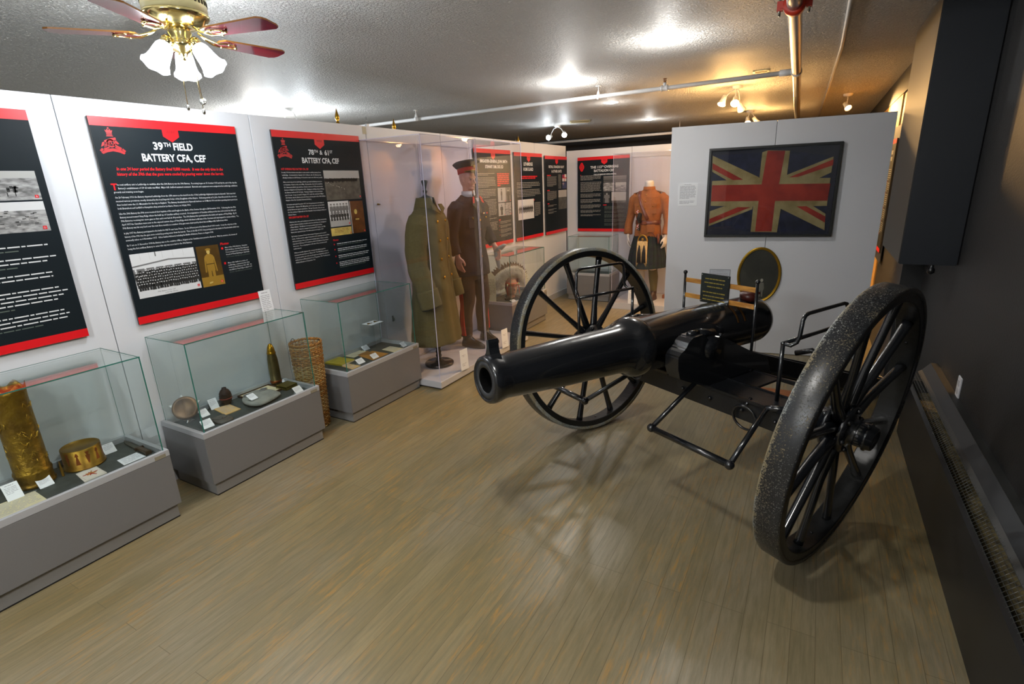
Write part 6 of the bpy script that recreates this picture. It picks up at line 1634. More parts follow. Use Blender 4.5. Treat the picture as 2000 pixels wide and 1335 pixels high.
def tartan():
    m = bpy.data.materials.new('dark_green_tartan'); m.use_nodes = True
    nt = m.node_tree; b = nt.nodes['Principled BSDF']; L = nt.links.new
    tc = nt.nodes.new('ShaderNodeTexCoord'); sp = nt.nodes.new('ShaderNodeSeparateXYZ'); L(tc.outputs['Object'], sp.inputs[0])
    def stripe(sock, sc_):
        mu = nt.nodes.new('ShaderNodeMath'); mu.operation = 'MULTIPLY'; mu.inputs[1].default_value = sc_; L(sock, mu.inputs[0])
        fr = nt.nodes.new('ShaderNodeMath'); fr.operation = 'FRACT'; L(mu.outputs[0], fr.inputs[0])
        gt = nt.nodes.new('ShaderNodeMath'); gt.operation = 'GREATER_THAN'; gt.inputs[1].default_value = 0.5; L(fr.outputs[0], gt.inputs[0]); return gt.outputs[0]
    a = stripe(sp.outputs[2], 11); c = stripe(sp.outputs[0], 14)
    ad = nt.nodes.new('ShaderNodeMath'); ad.operation = 'ADD'; L(a, ad.inputs[0]); L(c, ad.inputs[1])
    dv = nt.nodes.new('ShaderNodeMath'); dv.operation = 'MULTIPLY'; dv.inputs[1].default_value = 0.5; L(ad.outputs[0], dv.inputs[0])
    r = nt.nodes.new('ShaderNodeValToRGB'); r.color_ramp.elements[0].color = (0.006, 0.018, 0.014, 1); r.color_ramp.elements[1].color = (0.004, 0.006, 0.015, 1)
    L(dv.outputs[0], r.inputs[0]); L(r.outputs[0], b.inputs['Base Color']); b.inputs['Roughness'].default_value = 0.9
    return m
vs = []; fs = []; n = 160
zs = [(0.93, 0.150, 0.110), (0.86, 0.185, 0.135), (0.75, 0.215, 0.165), (0.60, 0.245, 0.20), (0.455, 0.265, 0.225)]
for i, (z, rx, ry) in enumerate(zs):
    for k in range(n):
        a = 2 * PI * k / n; fr_ = max(0, -math.sin(a)) ** 3
        pl_ = (0.010 + 0.012 * i / 4) * (abs(((k * 26 / n) % 1) - 0.5) * 2 - 0.5) * (1 - 0.85 * fr_)
        vs.append(((rx + pl_) * math.cos(a), (ry + pl_) * math.sin(a), z - 0.012 * fr_))
for i in range(len(zs) - 1):
    for k in range(n): fs.append((i * n + k, (i + 1) * n + k, (i + 1) * n + (k + 1) % n, i * n + (k + 1) % n))
mb = MB(); mb.add(vs, fs, 0, None, True); mb.build('kilt', tartan(), kt)
# sporran
mb = MB(); mb.tube([(-0.08, -0.12, 0.93), (-0.03, -0.155, 0.885)], 0.004, 6); mb.tube([(0.08, -0.12, 0.93), (0.03, -0.155, 0.885)], 0.004, 6)
mb.tube([(0.062 * math.cos(a), -0.178, 0.815 + 0.072 * math.sin(a)) for a in [R(-15) + R(210) * k / 16 for k in range(17)]], 0.011, 10); mb.ball((0, -0.184, 0.835), (0.016, 0.008, 0.018), 12)
spn = mb.build('sporran_cantle', mat('old_gold_trim', '#a8802c', 0.4, 0.6), kt)
mb = MB(); mb.prism([(0.056 * math.cos(a), 0.06 * math.sin(a)) for a in [PI * k / 16 for k in range(17)]], 0, 0.012, 0, TR(0, -0.172, 0.812) @ RX(R(90))); mb.build('sporran_flap', mat('black_leather', (0.02, 0.017, 0.015), 0.5), spn)
rn = random.Random(2)
mb = MB()
for k in range(420):
    x = rn.uniform(-0.068, 0.068); d = rn.uniform(-0.008, 0.008)
    zt = 0.815 - 0.02 * rn.random(); zb_ = 0.42 + 0.03 * rn.random()
    mb.tube([(x, -0.185 + d, zt), (x * 1.05 + rn.uniform(-.004, .004), -0.198 + d, 0.62), (x * 1.12 + rn.uniform(-.008, .008), -0.20 + d * 1.4, zb_)], [0.0028, 0.0028, 0.0008], 4, 0)
tag(mb.build('horsehair', mat('cream_horsehair', '#cbb07a', 0.7, var=0.2, vscale=60), spn), kind='stuff')
for x0 in (-0.032, 0.034):
    mb = MB()
    for k in range(110):
        u = rn.uniform(-1, 1)
        mb.tube([(x0 + u * 0.006, -0.208, 0.76), (x0 + u * 0.022, -0.216, 0.66), (x0 + u * 0.028, -0.216, 0.525 + 0.012 * rn.random())], [0.002, 0.003, 0.0012], 4)
    mb.build('black_tassel', mat('black_horsehair', (0.012, 0.010, 0.009), 0.7), spn)
for s in (-1, 1):
    mb = MB(); arm_chain(mb, [(0.09 * s, -0.01, 0.42), (0.094 * s, 0.012, 0.31), (0.098 * s, 0.018, 0.20), (0.10 * s, 0.02, 0.10)], [(0.058, 0.058), (0.062, 0.064), (0.050, 0.054), (0.042, 0.048)], 20)
    mb.fused('stocking', mat('olive_hose', (0.11, 0.085, 0.025), 0.9) if s > 0 else mat('cream_spats', (0.55, 0.50, 0.42), 0.8), kt, voxel=0.006, smooth=2)
    mb = MB(); shoe(mb, 0.105 * s, -0.02, RZ(R(-8) * s)); mb.fused('shoe', mat('dark_brown_shoe', (0.05, 0.022, 0.012), 0.35), kt, voxel=0.006, smooth=2)
t = thing('wooden_block', 'small reddish wooden block beside the kilted mannequin foot', 'wood block', (2.12, 7.26, 0.0852))
mb = MB(); mb.box(-0.05, 0.05, -0.04, 0.04, 0, 0.045); mb.build('block', mat('reddish_wood', '#8a4a2a', 0.5), t, bevel=0.003)
def standing_card(x, y, z, w, h, rz, lean, label, n=2, base=True, name='label_card', rnd=1, fold=False, group=None, lines=None):
    """paper card leaning back on a small clear easel; bottom edge centred at x,y"""
    t = thing(name, label, 'label card', (x, y, z), rz, group)
    M = RX(R(90) - lean) @ TR(-w / 2, 0, 0)
    mb = MB(); mb.box(0, w, 0.001, h, 0.0, 0.0015, 0, M); mb.build('card', CARD, t)
    mb = MB(); rn = random.Random(rnd)
    if lines:
        for (lx, ly, lw, lh, ln) in lines: put_lines(mb, lx * w, ly * h, lw * w, lh, ln, 0, 0.0018, rn, thick=0.32, M=M)
    else:
        put_lines(mb, 0.22 * w, 0.90 * h, 0.56 * w, h * 0.085, 1, 0, 0.0018, rn, thick=0.42, M=M)
        put_lines(mb, 0.12 * w, 0.76 * h, 0.76 * w, h * 0.085, n + 3, 0, 0.0018, rn, thick=0.32, M=M)
    mb.build('printed_lines', mat('small_grey_print', (0.36, 0.36, 0.40), 0.6), t)
    if base:
        mb = MB(); Mb_ = RX(R(90) - lean) @ TR(-w / 2, 0, 0)
        mb.box(0.004, w - 0.004, -0.001, h * 0.72, -0.0025, -0.0005, 0, Mb_)
        q = h * 0.70 * math.sin(lean); mb.box(-w / 2 + 0.004, -w / 2 + 0.007, 0.0, q + 0.004, 0.0, 0.002); mb.box(w / 2 - 0.007, w / 2 - 0.004, 0.0, q + 0.004, 0.0, 0.002)
        zt = h * 0.70 * math.cos(lean)
        for s in (-1, 1):
            xx = s * (w / 2 - 0.0055); mb.tube([(xx, q, 0.0), (xx, q, zt)], 0.0012, 6)
        mb.build('clear_easel', mat('clear_plastic_edge', (0.55, 0.6, 0.62), 0.15), t)
    return t
LB = [(0.22, 0.72, 0.52, 0.012, 1), (0.34, 0.66, 0.28, 0.010, 1), (0.18, 0.32, 0.56, 0.011, 2), (0.24, 0.22, 0.4, 0.011, 1)]
standing_card(1.158, 3.71, 0.0702, 0.105, 0.195, R(84), R(3), 'tall white card standing in front of the greatcoat cabinet', base=False, lines=LB)
standing_card(1.158, 4.45, 0.0702, 0.105, 0.195, R(84), R(3), 'tall white card standing in front of the officer cabinet', base=False, lines=LB, rnd=5)
standing_card(1.80, 6.745, 0.0852, 0.13, 0.19, R(0), R(3), 'white card standing at the foot of the kilted uniform cabinet', base=False, rnd=6)

# ------------------------------------------------------------------ things inside the cases (decks at z = 0.3745)
DZ = 0.3747
# case one
t = thing('shell_casing', 'tall engraved brass shell casing standing in the leftmost glass case', 'shell casing', (0.622, 0.800, DZ))
mb = MB(); mb.lathe([(0.001, 0), (0.076, 0), (0.079, 0.004), (0.079, 0.012), (0.075, 0.016), (0.073, 0.03), (0.0735, 0.06), (0.076, 0.068), (0.0745, 0.076), (0.070, 0.082), (0.069, 0.44), (0.072, 0.475), (0.074, 0.50), (0.071, 0.50), (0.068, 0.475), (0.066, 0.44), (0.066, 0.1), (0.001, 0.1)], 56)
for v in mb.v:
    a = math.atan2(v.y, v.x)
    if v.z > 0.44: v.z += 0.014 * math.sin(6 * a) * (v.z - 0.44) / 0.06
sb = mb.build('casing', mat('hammered_brass', '#8c6c18', 0.40, 0.75, color2='#6d5010', vscale=18, bump=0.45, bscale=55), t)
mb = MB(); rn = random.Random(9)
for k in range(26):
    a = rn.uniform(-1.9, 1.2); z0 = rn.uniform(0.12, 0.42)
    mb.tube([(0.0695 * math.cos(a + 0.12 * j * rn.uniform(.6, 1.2)), 0.0695 * math.sin(a + 0.12 * j * rn.uniform(.6, 1.2)), z0 + 0.014 * math.sin(j * 1.6 + k)) for j in range(5)], 0.0022, 6)
mb.build('raised_engraving', mat('polished_relief_brass', '#a88428', 0.32, 0.85), t)
t = thing('rifle_cartridge', 'small pointed rifle cartridge standing beside the tall brass shell', 'cartridge', (0.672, 0.890, DZ))
mb = MB(); mb.lathe([(0.001, 0), (0.0065, 0), (0.0065, 0.002), (0.0058, 0.003), (0.0058, 0.045), (0.0042, 0.05), (0.0042, 0.056), (0.0036, 0.07), (0.0005, 0.084)], 20); mb.build('cartridge', BRASS, t)
t = thing('brass_ashtray', 'short wide brass ashtray cut from a shell base with copper figures', 'ashtray', (0.634, 1.000, DZ))
mb = MB(); mb.lathe([(0.001, 0.0), (0.088, 0), (0.091, 0.004), (0.091, 0.010), (0.084, 0.012), (0.0835, 0.108), (0.081, 0.1105), (0.078, 0.109), (0.077, 0.107), (0.001, 0.107)], 60); mb.build('bowl', BRASS, t)
mb = MB()
for k in range(7):
    a = R(-95 + 30 * k)
    for j, (w0, w1, z0, z1) in enumerate(((0.020, 0.006, 0.035, 0.08), (0.006, 0.018, 0.08, 0.098))):
        if (k + j) % 2: w0, w1 = w1, w0
        da0, da1 = w0 / 0.084 / 2, w1 / 0.084 / 2
        mb.add([(0.0845 * math.cos(a - da0), 0.0845 * math.sin(a - da0), z0), (0.0845 * math.cos(a + da0), 0.0845 * math.sin(a + da0), z0), (0.0845 * math.cos(a + da1), 0.0845 * math.sin(a + da1), z1), (0.0845 * math.cos(a - da1), 0.0845 * math.sin(a - da1), z1)], [(0, 1, 2, 3)])
mb.build('copper_inlay', mat('copper_inlay', '#c06a34', 0.3, 0.9), t)
standing_card(0.722, 0.690, DZ, 0.060, 0.085, R(88), R(38), 'tall white label at the left edge of the photo by the tall brass shell', rnd=31)
standing_card(0.722, 0.808, DZ, 0.058, 0.052, R(92), R(42), 'white label in front of the foot of the tall brass shell', rnd=32)
standing_card(0.625, 1.125, DZ, 0.056, 0.060, R(88), R(42), 'white label between the brass ashtray and the bayonet', rnd=33)
def flat_sheet(name, label, cat, pts, m, z=DZ, th=0.0012, lines=None, rnd=1, group=None, curl=0.0):
    cx = sum(p[0] for p in pts) / len(pts); cy = sum(p[1] for p in pts) / len(pts)
    t = thing(name, label, cat, (cx, cy, z), group=group)
    mb = MB(); mb.prism([(x - cx, y - cy) for x, y in pts], 0, th); mb.build('sheet', m, t)
    if lines:
        a, b, d = Vector(pts[0]), Vector(pts[1]), Vector(pts[3])
        ux = (b - a); uy = (d - a); w, h = ux.length, uy.length
        M = axes((a.x - cx, a.y - cy, th + 0.0003), (ux.x / w, ux.y / w, 0), (uy.x / h, uy.y / h, 0), (0, 0, 1))
        mb = MB(); rn = random.Random(rnd)
        put_lines(mb, 0.10 * w, 0.88 * h, 0.8 * w, 0.8 * h / lines, lines, 0, 0, rn, thick=0.3, M=M)
        mb.build('printed_lines', mat('small_grey_print', (0.36, 0.36, 0.40), 0.6), t)
    return t
# sheets are given bottom-left, bottom-right, top-right, top-left as read from the room side (+x towards the reader)
flat_sheet('label_card', 'white label lying flat below the bayonet', 'label card', [(0.845, 1.085), (0.845, 1.19), (0.750, 1.19), (0.750, 1.095)], CARD, lines=6, rnd=34)
t = flat_sheet('badge_tile', 'white tile with a small red and gold crest in front of the brass ashtray', 'tile', [(0.852, 0.908), (0.850, 1.005), (0.715, 1.012), (0.716, 0.925)], mat('cream_tile', (0.66, 0.62, 0.55), 0.4), th=0.004)
mb = MB()
for k in range(9):
    a = 2 * PI * k / 9 + 0.4; mb.tube([(0.002, 0.0, 0.0048), (0.030 * math.cos(a) * (1.2 if k % 3 == 0 else .7), 0.030 * math.sin(a) * (.8 if k % 2 else 1.1), 0.0048)], [0.0045, 0.0015], 6, k % 2)
mb.build('painted_crest', [mat('tile_red', (0.35, 0.03, 0.02), 0.5), mat('tile_gold', (0.45, 0.24, 0.04), 0.5)], t)
mb = MB()
e = [(-0.060, -0.040), (0.060, -0.042), (0.058, 0.044), (-0.058, 0.042)]
mb.tube([(x, y, 0.0042) for x, y in e], 0.0006, 4, 0, closed=True); mb.build('painted_border', mat('tile_border', (0.4, 0.38, 0.35), 0.5), t)
flat_sheet('certificate', 'large cream document lying at the left front of the leftmost case', 'document', [(0.870, 0.560), (0.866, 0.755), (0.712, 0.760), (0.700, 0.600)], PAPER, lines=9, rnd=35)
flat_sheet('photo_card', 'small cream card with a dark picture at the left edge of the photo', 'document', [(0.872, 0.485), (0.872, 0.552), (0.74, 0.552), (0.74, 0.485)], PAPER_OLD, lines=4, rnd=36)
t = thing('bayonet', 'dark bayonet knife lying behind the flat white label', 'bayonet', (0.728, 1.214, DZ), R(-3))
def bay():
    mb = MB(); mb.prism([(-0.014, -0.180 * 0 - 0.0), (0.014, 0.0), (0.013, 0.13), (0.004, 0.185), (-0.006, 0.165), (-0.013, 0.12)], 0.006, 0.010, 0, RZ(R(90)) @ TR(0, 0, 0)); mb.build('blade', mat('dark_blade_steel', (0.10, 0.095, 0.075), 0.35, 0.8), t)
    mb = MB(); mb.box(0.0, 0.10, -0.012, 0.012, 0.002, 0.020); mb.box(0.10, 0.115, -0.015, 0.015, 0.0, 0.022); mb.build('grip', mat('dark_brown_grip', (0.05, 0.028, 0.015), 0.45), t, bevel=0.003)
    mb = MB(); mb.box(-0.006, 0.002, -0.020, 0.030, 0.002, 0.016); mb.tube([(0.012 * math.cos(a) - 0.002, 0.034 + 0.012 * math.sin(a), 0.009) for a in [2 * PI * k / 16 for k in range(16)]], 0.0035, 6, closed=True); mb.build('crossguard', mat('rusty_iron', (0.07, 0.04, 0.025), 0.5, 0.7), t)
bay()
# case two
t = thing('round_plaque', 'round brown metal plaque with a pointed lug standing left in the gas hood case', 'plaque', (0.600, 1.560, DZ))
Mq = TR(-0.01, 0, 0.082) @ RZ(R(55)) @ RX(R(62)) @ Matrix.Diagonal((1.08, 1.08, 1, 1))
mb = MB(); mb.lathe([(0.001, 0.006), (0.048, 0.006), (0.052, 0.010), (0.060, 0.009), (0.066, 0.004), (0.067, -0.004), (0.060, -0.008), (0.001, -0.008)], 44, Mq)
pq = mb.build('disc', mat('dull_bronze', '#76583a', 0.45, 0.7, color2='#5b4430', vscale=12), t)
mb = MB(); 
for a in (100, 160, 20): mb.prism([(0.06 * math.cos(R(a - 12)), 0.06 * math.sin(R(a - 12))), (0.083 * math.cos(R(a)), 0.083 * math.sin(R(a))), (0.06 * math.cos(R(a + 12)), 0.06 * math.sin(R(a + 12)))], -0.006, 0.004, 0, Mq)
mb.build('lug', mat('dull_silver', (0.3, 0.3, 0.3), 0.35, 0.8), pq)
mb = MB(); mb.tube([(-0.035, 0.03, 0.002), (0, 0.0, 0.014), (0.035, -0.03, 0.002)], 0.006, 10); mb.box(-0.03, 0.03, -0.02, 0.02, 0.0, 0.005); mb.build('foot', mat('dull_silver', (0.3, 0.3, 0.3), 0.35, 0.8), t)
t = thing('hand_grenade', 'dark rusty segmented hand grenade standing upright', 'grenade', (0.582, 1.820, DZ))
mb = MB(); mb.lathe([(0.001, 0), (0.018, 0), (0.024, 0.006), (0.034, 0.030), (0.037, 0.052), (0.034, 0.075), (0.024, 0.092), (0.014, 0.098), (0.014, 0.106), (0.001, 0.108)], 32)
for v in mb.v:
    a = math.atan2(v.y, v.x); r = math.hypot(v.x, v.y)
    if 0.006 < v.z < 0.094 and r > 0.01:
        k = 1 - 0.05 * max(0, math.cos(8 * a)) ** 2; v.x *= k; v.y *= k
for v in mb.v: v.z *= 1.12
gr = mb.build('grenade_body', mat('rusty_cast_iron', (0.045, 0.020, 0.012), 0.55, 0.5, color2=(0.02, 0.012, 0.010), vscale=30, bump=0.4), t)
mb = MB()
for z, r in ((0.027, 0.030), (0.045, 0.0355), (0.063, 0.0362), (0.081, 0.0335)): mb.tube([((r + .001) * math.cos(a), (r + .001) * math.sin(a), z) for a in [2 * PI * k / 32 for k in range(32)]], 0.0012, 6, closed=True)
mb.build('segment_ribs', mat('rusty_cast_iron', (0.045, 0.020, 0.012), 0.5), gr)
mb = MB(); mb.lathe([(0.037, 0.044), (0.0385, 0.045), (0.0385, 0.050), (0.037, 0.051)], 32, cap=False); mb.build('red_band', mat('dull_red_band', (0.16, 0.02, 0.012), 0.6), gr)
t = thing('artillery_shell', 'upright artillery shell with brass nose cone and grey brass body', 'shell', (0.580, 2.200, DZ))
mb = MB(); mb.lathe([(0.001, 0), (0.034, 0), (0.036, 0.003), (0.036, 0.026), (0.0372, 0.028), (0.0372, 0.040), (0.036, 0.042), (0.0365, 0.14), (0.034, 0.20), (0.028, 0.236)], 40, cap=False); b1 = mb.build('shell_body', mat('grey_brass', '#8c8058', 0.28, 0.95, color2='#6f6440', vscale=10), t)
mb = MB(); mb.lathe([(0.0385, 0.026), (0.0390, 0.028), (0.0390, 0.040), (0.0375, 0.042)], 40, cap=False); mb.build('driving_band', COPPER, b1)
mb = MB(); mb.lathe([(0.0275, 0.234), (0.030, 0.238), (0.030, 0.244), (0.0265, 0.250), (0.026, 0.256), (0.022, 0.280), (0.015, 0.298), (0.007, 0.308), (0.001, 0.310)], 40); mb.build('nose_fuse', mat('golden_brass', '#a47c20', 0.3, 0.95), t)
t = thing('framed_document', 'cream document in a thin dark wooden frame lying behind the gas hood', 'framed document', (0.618, 2.045, DZ))
mb = MB(); mb.box(-0.082, 0.082, -0.112, 0.112, 0, 0.006); mb.build('document', PAPER, t)
mb = MB()
for b_ in ((-0.09, 0.09, -0.12, -0.11), (-0.09, 0.09, 0.11, 0.12), (-0.09, -0.08, -0.11, 0.11), (0.08, 0.09, -0.11, 0.11)): mb.box(*b_, 0, 0.014)
mb.build('frame', mat('dark_walnut', (0.06, 0.028, 0.014), 0.4), t, bevel=0.002)
t = thing('gas_hood', 'pale grey cloth gas hood with two round metal eyepieces lying flat', 'gas hood', (0.722, 1.960, DZ + 0.0142), R(90))
mb = MB()
op = [(-0.10, -0.115), (-0.075, -0.135), (0.0, -0.118), (0.06, -0.105), (0.112, -0.085), (0.118, -0.03), (0.108, 0.05), (0.088, 0.105), (0.045, 0.125), (-0.02, 0.115), (-0.075, 0.08), (-0.105, 0.02), (-0.118, -0.05)]
n = len(op); vs = []; fs = []
for sc_, z in ((1.0, 0.002), (1.02, 0.010), (0.96, 0.020), (0.80, 0.027), (0.45, 0.029), (0.15, 0.028)):
    for i, (x, y) in enumerate(op): vs.append((x * sc_, y * sc_, z + 0.003 * math.sin(i * 2.1 + z * 100)))
for r_ in range(5):
    for k in range(n): fs.append((r_ * n + k, r_ * n + (k + 1) % n, (r_ + 1) * n + (k + 1) % n, (r_ + 1) * n + k))
fs.append(tuple(5 * n + k for k in range(n)))
mb.add(vs, fs, 0, None, True)
hd = mb.build('hood_cloth', mat('grey_flannel', (0.27, 0.28, 0.25), 0.95, color2=(0.20, 0.21, 0.19), vscale=14, bump=0.5, bscale=40), t)
sd = hd.modifiers.new('sub', 'SUBSURF'); sd.levels = 1; sd.render_levels = 2
for x, y in ((0.070, 0.048), (-0.045, 0.055)):
    mb = MB(); mb.tube([(x + 0.024 * math.cos(a), y + 0.019 * math.sin(a), 0.0315) for a in [2 * PI * k / 28 for k in range(28)]], 0.003, 8, closed=True); mb.build('eyepiece_ring', mat('dull_silver', (0.3, 0.3, 0.3), 0.35, 0.8), hd)
    mb = MB(); mb.lathe([(0.001, 0.002), (0.023, 0.0)], 24, TR(x, y, 0.030) @ Matrix.Diagonal((1, 0.8, 1, 1))); mb.build('eyepiece_lens', mat('dark_lens', (0.08, 0.09, 0.10), 0.08), hd)
t = thing('ration_tin', 'small oblong brass tin at the right front of the gas hood case', 'tin', (0.695, 2.205, DZ), R(2))
mb = MB(); mb.box(-0.055, 0.055, -0.062, 0.062, 0, 0.022); mb.build('tin_body', mat('olive_brass', '#6f6428', 0.4, 0.7), t, bevel=0.006)
mb = MB(); mb.box(-0.056, 0.056, -0.063, 0.063, 0.016, 0.027); mb.build('lid', mat('olive_brass', '#6f6428', 0.4, 0.7), t, bevel=0.006)
flat_sheet('folded_letter', 'folded tan paper lying between the grenade and the gas hood', 'document', [(0.742, 1.705), (0.745, 1.808), (0.597, 1.822), (0.585, 1.728)], PAPER_OLD, th=0.005, lines=7, rnd=41)
t = thing('leather_pouch', 'small dark grey leather pouch at the front left of the gas hood case', 'pouch', (0.802, 1.650, DZ), R(90))
mb = MB(); mb.loft([(0, 0, 0, 0.046, 0.056, 4), (0, 0, 0.012, 0.047, 0.057, 4), (0, 0, 0.018, 0.040, 0.050, 3.5)], 24); pb = mb.build('pouch_body', mat('grey_leather', (0.075, 0.07, 0.06), 0.6, bump=0.3), t)
mb = MB(); mb.prism([(-0.042, 0.05), (0.042, 0.05), (0.03, -0.002), (0.0, -0.016), (-0.03, -0.002)], 0.018, 0.021); mb.ball((0.0, -0.006, 0.022), 0.005, 8); mb.build('flap', mat('grey_leather', (0.075, 0.07, 0.06), 0.6), pb)
c2 = [(0.580, 1.742, 0.054, 0.070, 88, 25, 'white label standing upright between the plaque and the grenade'), (0.640, 1.645, 0.052, 0.055, 92, 45, 'white label nearest the round plaque, behind another one'), (0.820, 1.556, 0.062, 0.058, 88, 45, 'white label in the front left corner of the gas hood case'),
      (0.632, 2.246, 0.048, 0.045, 90, 45, 'small white label between the upright shell and the brass tin'), (0.866, 2.168, 0.062, 0.055, 90, 48, 'white label in the front right corner of the gas hood case')]
for i, (x, y, w_, h_, rz, ln, lab) in enumerate(c2): standing_card(x, y, DZ, w_, h_, R(rz), R(ln), lab, rnd=50 + i)
standing_card(0.790, 1.885, DZ + 0.0485, 0.052, 0.055, R(92), R(62), 'white label resting on top of the gas hood', rnd=59)
standing_card(0.640, 2.195, 0.9268, 0.088, 0.140, R(90), R(6), 'white card standing on top of the glass of the gas hood case', base=False, rnd=60, n=6)
# case three
t = thing('booklet', 'yellow green booklet at the left end of the paper case beside the basket', 'booklet', (0.610, 2.755, DZ), R(4))
mb = MB(); mb.box(-0.098, 0.098, -0.072, 0.072, 0, 0.011); mb.build('pages', PAPER, t)
mb = MB(); mb.box(-0.100, 0.100, -0.074, 0.074, 0.011, 0.013); mb.box(-0.100, 0.100, -0.075, -0.073, 0.0, 0.013); cv_ = mb.build('cover', mat('mustard_cover', '#a89a2c', 0.6, var=0.1, vscale=20), t)
mb = MB(); put_lines(mb, -0.05, 0.05, 0.10, 0.014, 2, 0, 0.0133, random.Random(3), thick=0.4, M=RZ(R(90))); mb.build('cover_print', mat('faded_print', (0.25, 0.20, 0.05), 0.6), cv_)
flat_sheet('letter', 'cream letter lying at the back of the paper case under a standing label', 'document', [(0.640, 2.886), (0.630, 3.059), (0.532, 3.055), (0.536, 2.887)], PAPER, lines=8, rnd=61)
t = flat_sheet('envelope', 'large brown envelope lying in the middle of the paper case', 'envelope', [(0.840, 2.896), (0.840, 3.080), (0.655, 3.085), (0.650, 2.934)], mat('brown_envelope', '#a9752c', 0.7, var=0.08, vscale=20), th=0.002)
mb = MB(); mb.add([(-0.13, -0.06, 0.0024), (-0.13, 0.07, 0.0024), (0.0, 0.01, 0.0026)], [(0, 1, 2)]); mb.lathe([(0.001, 0.003), (0.012, 0.003), (0.012, 0.0022)], 16, TR(0.0, 0.01, 0)); mb.build('envelope_flap', mat('brown_envelope_flap', '#8f6024', 0.7), t)
flat_sheet('letter', 'small tan paper at the front left corner of the paper case', 'document', [(0.850, 2.665), (0.848, 2.758), (0.700, 2.755), (0.696, 2.690)], PAPER_OLD, lines=5, rnd=62)
flat_sheet('letter', 'white cream paper at the right end of the paper case', 'document', [(0.857, 3.130), (0.855, 3.250), (0.704, 3.250), (0.703, 3.147)], PAPER, lines=6, rnd=63)
for i, (x, y, w_, h_, lab) in enumerate(((0.590, 3.092, 0.068, 0.052, 'white label on a clear easel at the back of the paper case'), (0.826, 2.952, 0.066, 0.052, 'white label on a clear easel in front of the brown envelope'), (0.812, 2.808, 0.070, 0.052, 'white label on a clear easel between the booklet and the brown envelope'), (0.834, 3.302, 0.062, 0.052, 'white label on a clear easel in the right front corner of the paper case'))):
    standing_card(x, y, DZ, w_, h_, R(90), R(52), lab, rnd=70 + i)
t = thing('badge_stand', 'small clear shelf holding two white cards with brass shoulder badges', 'badge stand', (0.665, 3.115, DZ))
mb = MB(); mb.box(-0.07, 0.07, -0.075, 0.075, 0.238, 0.241); mb.box(-0.07, -0.067, -0.075, 0.075, 0.0, 0.238); mb.build('clear_shelf', CLEAR_STAND, t)
for k, (dy, lab) in enumerate(((-0.038, 'white card with a brass badge, the one nearer the wicker basket'), (0.038, 'white card with a brass badge on the clear shelf, the right one'))):
    t = thing('badge_card', lab, 'badge card', (0.665, 3.115 + dy, DZ + 0.2412), group='badge cards on the clear shelf')
    mb = MB(); mb.box(-0.055, 0.055, -0.034, 0.034, 0, 0.001); mb.build('card', CARD, t)
    mb = MB(); mb.add([(0.005, 0.024, 0.002), (0.005, -0.024, 0.002), (-0.018, -0.010, 0.005), (-0.026, 0.0, 0.006), (-0.018, 0.010, 0.005)], [(0, 1, 2, 3, 4)]); mb.add([(0.005, 0.024, 0.001), (0.005, -0.024, 0.001), (0.005, -0.024, 0.002), (0.005, 0.024, 0.002)], [(0, 1, 2, 3)])
    mb.tube([(0.006, -0.026, 0.003), (0.006, 0.026, 0.003)], 0.0028, 8); mb.build('brass_badge', mat('dark_brass_badge', '#7a5a20', 0.4, 0.8), t)
# case four: feather headdress
hd = thing('feather_headdress', 'feather war bonnet with white fluff and orange beaded band in a glass case', 'headdress', (0.745, 5.33, DZ), R(60))
mb = MB()
mb.loft([(0, 0.01, 0.0, 0.055, 0.055), (0, 0.01, 0.05, 0.045, 0.05), (0, 0, 0.075, 0.055, 0.075), (0, 0, 0.14, 0.07, 0.095), (0, 0.005, 0.20, 0.068, 0.092), (0, 0.005, 0.235, 0.05, 0.07), (0, 0.005, 0.255, 0.015, 0.02)], 24)
mb.tube([(0, -0.085, 0.15), (0, -0.105, 0.12), (0, -0.09, 0.112)], [0.006, 0.010, 0.006], 8); mb.ball((0, -0.07, 0.078), (0.022, 0.02, 0.016), 12)
mb.tube([(-0.02, -0.087, 0.096), (0, -0.094, 0.097), (0.02, -0.087, 0.096)], 0.004, 8)
mb.fused('display_head', mat('tan_display_head', '#b58463', 0.6), hd, voxel=0.005, smooth=2)
mb = MB(); mb.lathe([(0.078, 0.165), (0.080, 0.166), (0.080, 0.205), (0.076, 0.206), (0.076, 0.165)], 48, Matrix.Diagonal((1, 1.28, 1, 1)), cap=False)
bb = mb.build('beaded_band', mat('orange_beadwork', (0.62, 0.09, 0.02), 0.5, bump=0.3, bscale=600), hd)
mb = MB()
for k in range(11):
    a = R(-90 + (k - 5) * 14)
    p = Vector((0.0815 * math.cos(a), 0.1045 * math.sin(a), 0.186)); T_ = Vector((-math.sin(a), math.cos(a), 0))
    mb.tube([p - T_ * 0.009 - Vector((0, 0, 0.010)), p + Vector((0, 0, 0.010)), p + T_ * 0.009 - Vector((0, 0, 0.010))], 0.0018, 5, k % 2)
for s in (-1, 1):
    mb.lathe([(0.001, 0.004), (0.014, 0.003), (0.016, 0.0)], 16, TR(0.075 * s, -0.052, 0.18) @ RZ(R(-30) * s) @ RX(R(90)), 2)
mb.build('bead_pattern', [mat('green_beads', (0.05, 0.25, 0.10), 0.4), mat('yellow_beads', (0.7, 0.45, 0.05), 0.4), mat('pale_rosette', (0.5, 0.6, 0.35), 0.5)], bb)
for s in (-1, 1):
    mb = MB(); mb.tube([(0.078 * s, -0.045, 0.165), (0.082 * s, -0.052, 0.11), (0.080 * s, -0.06, 0.055)], [(0.004, 0.011)] * 3, 10); mb.build('side_drop', mat('orange_beadwork', (0.62, 0.09, 0.02), 0.5), hd)
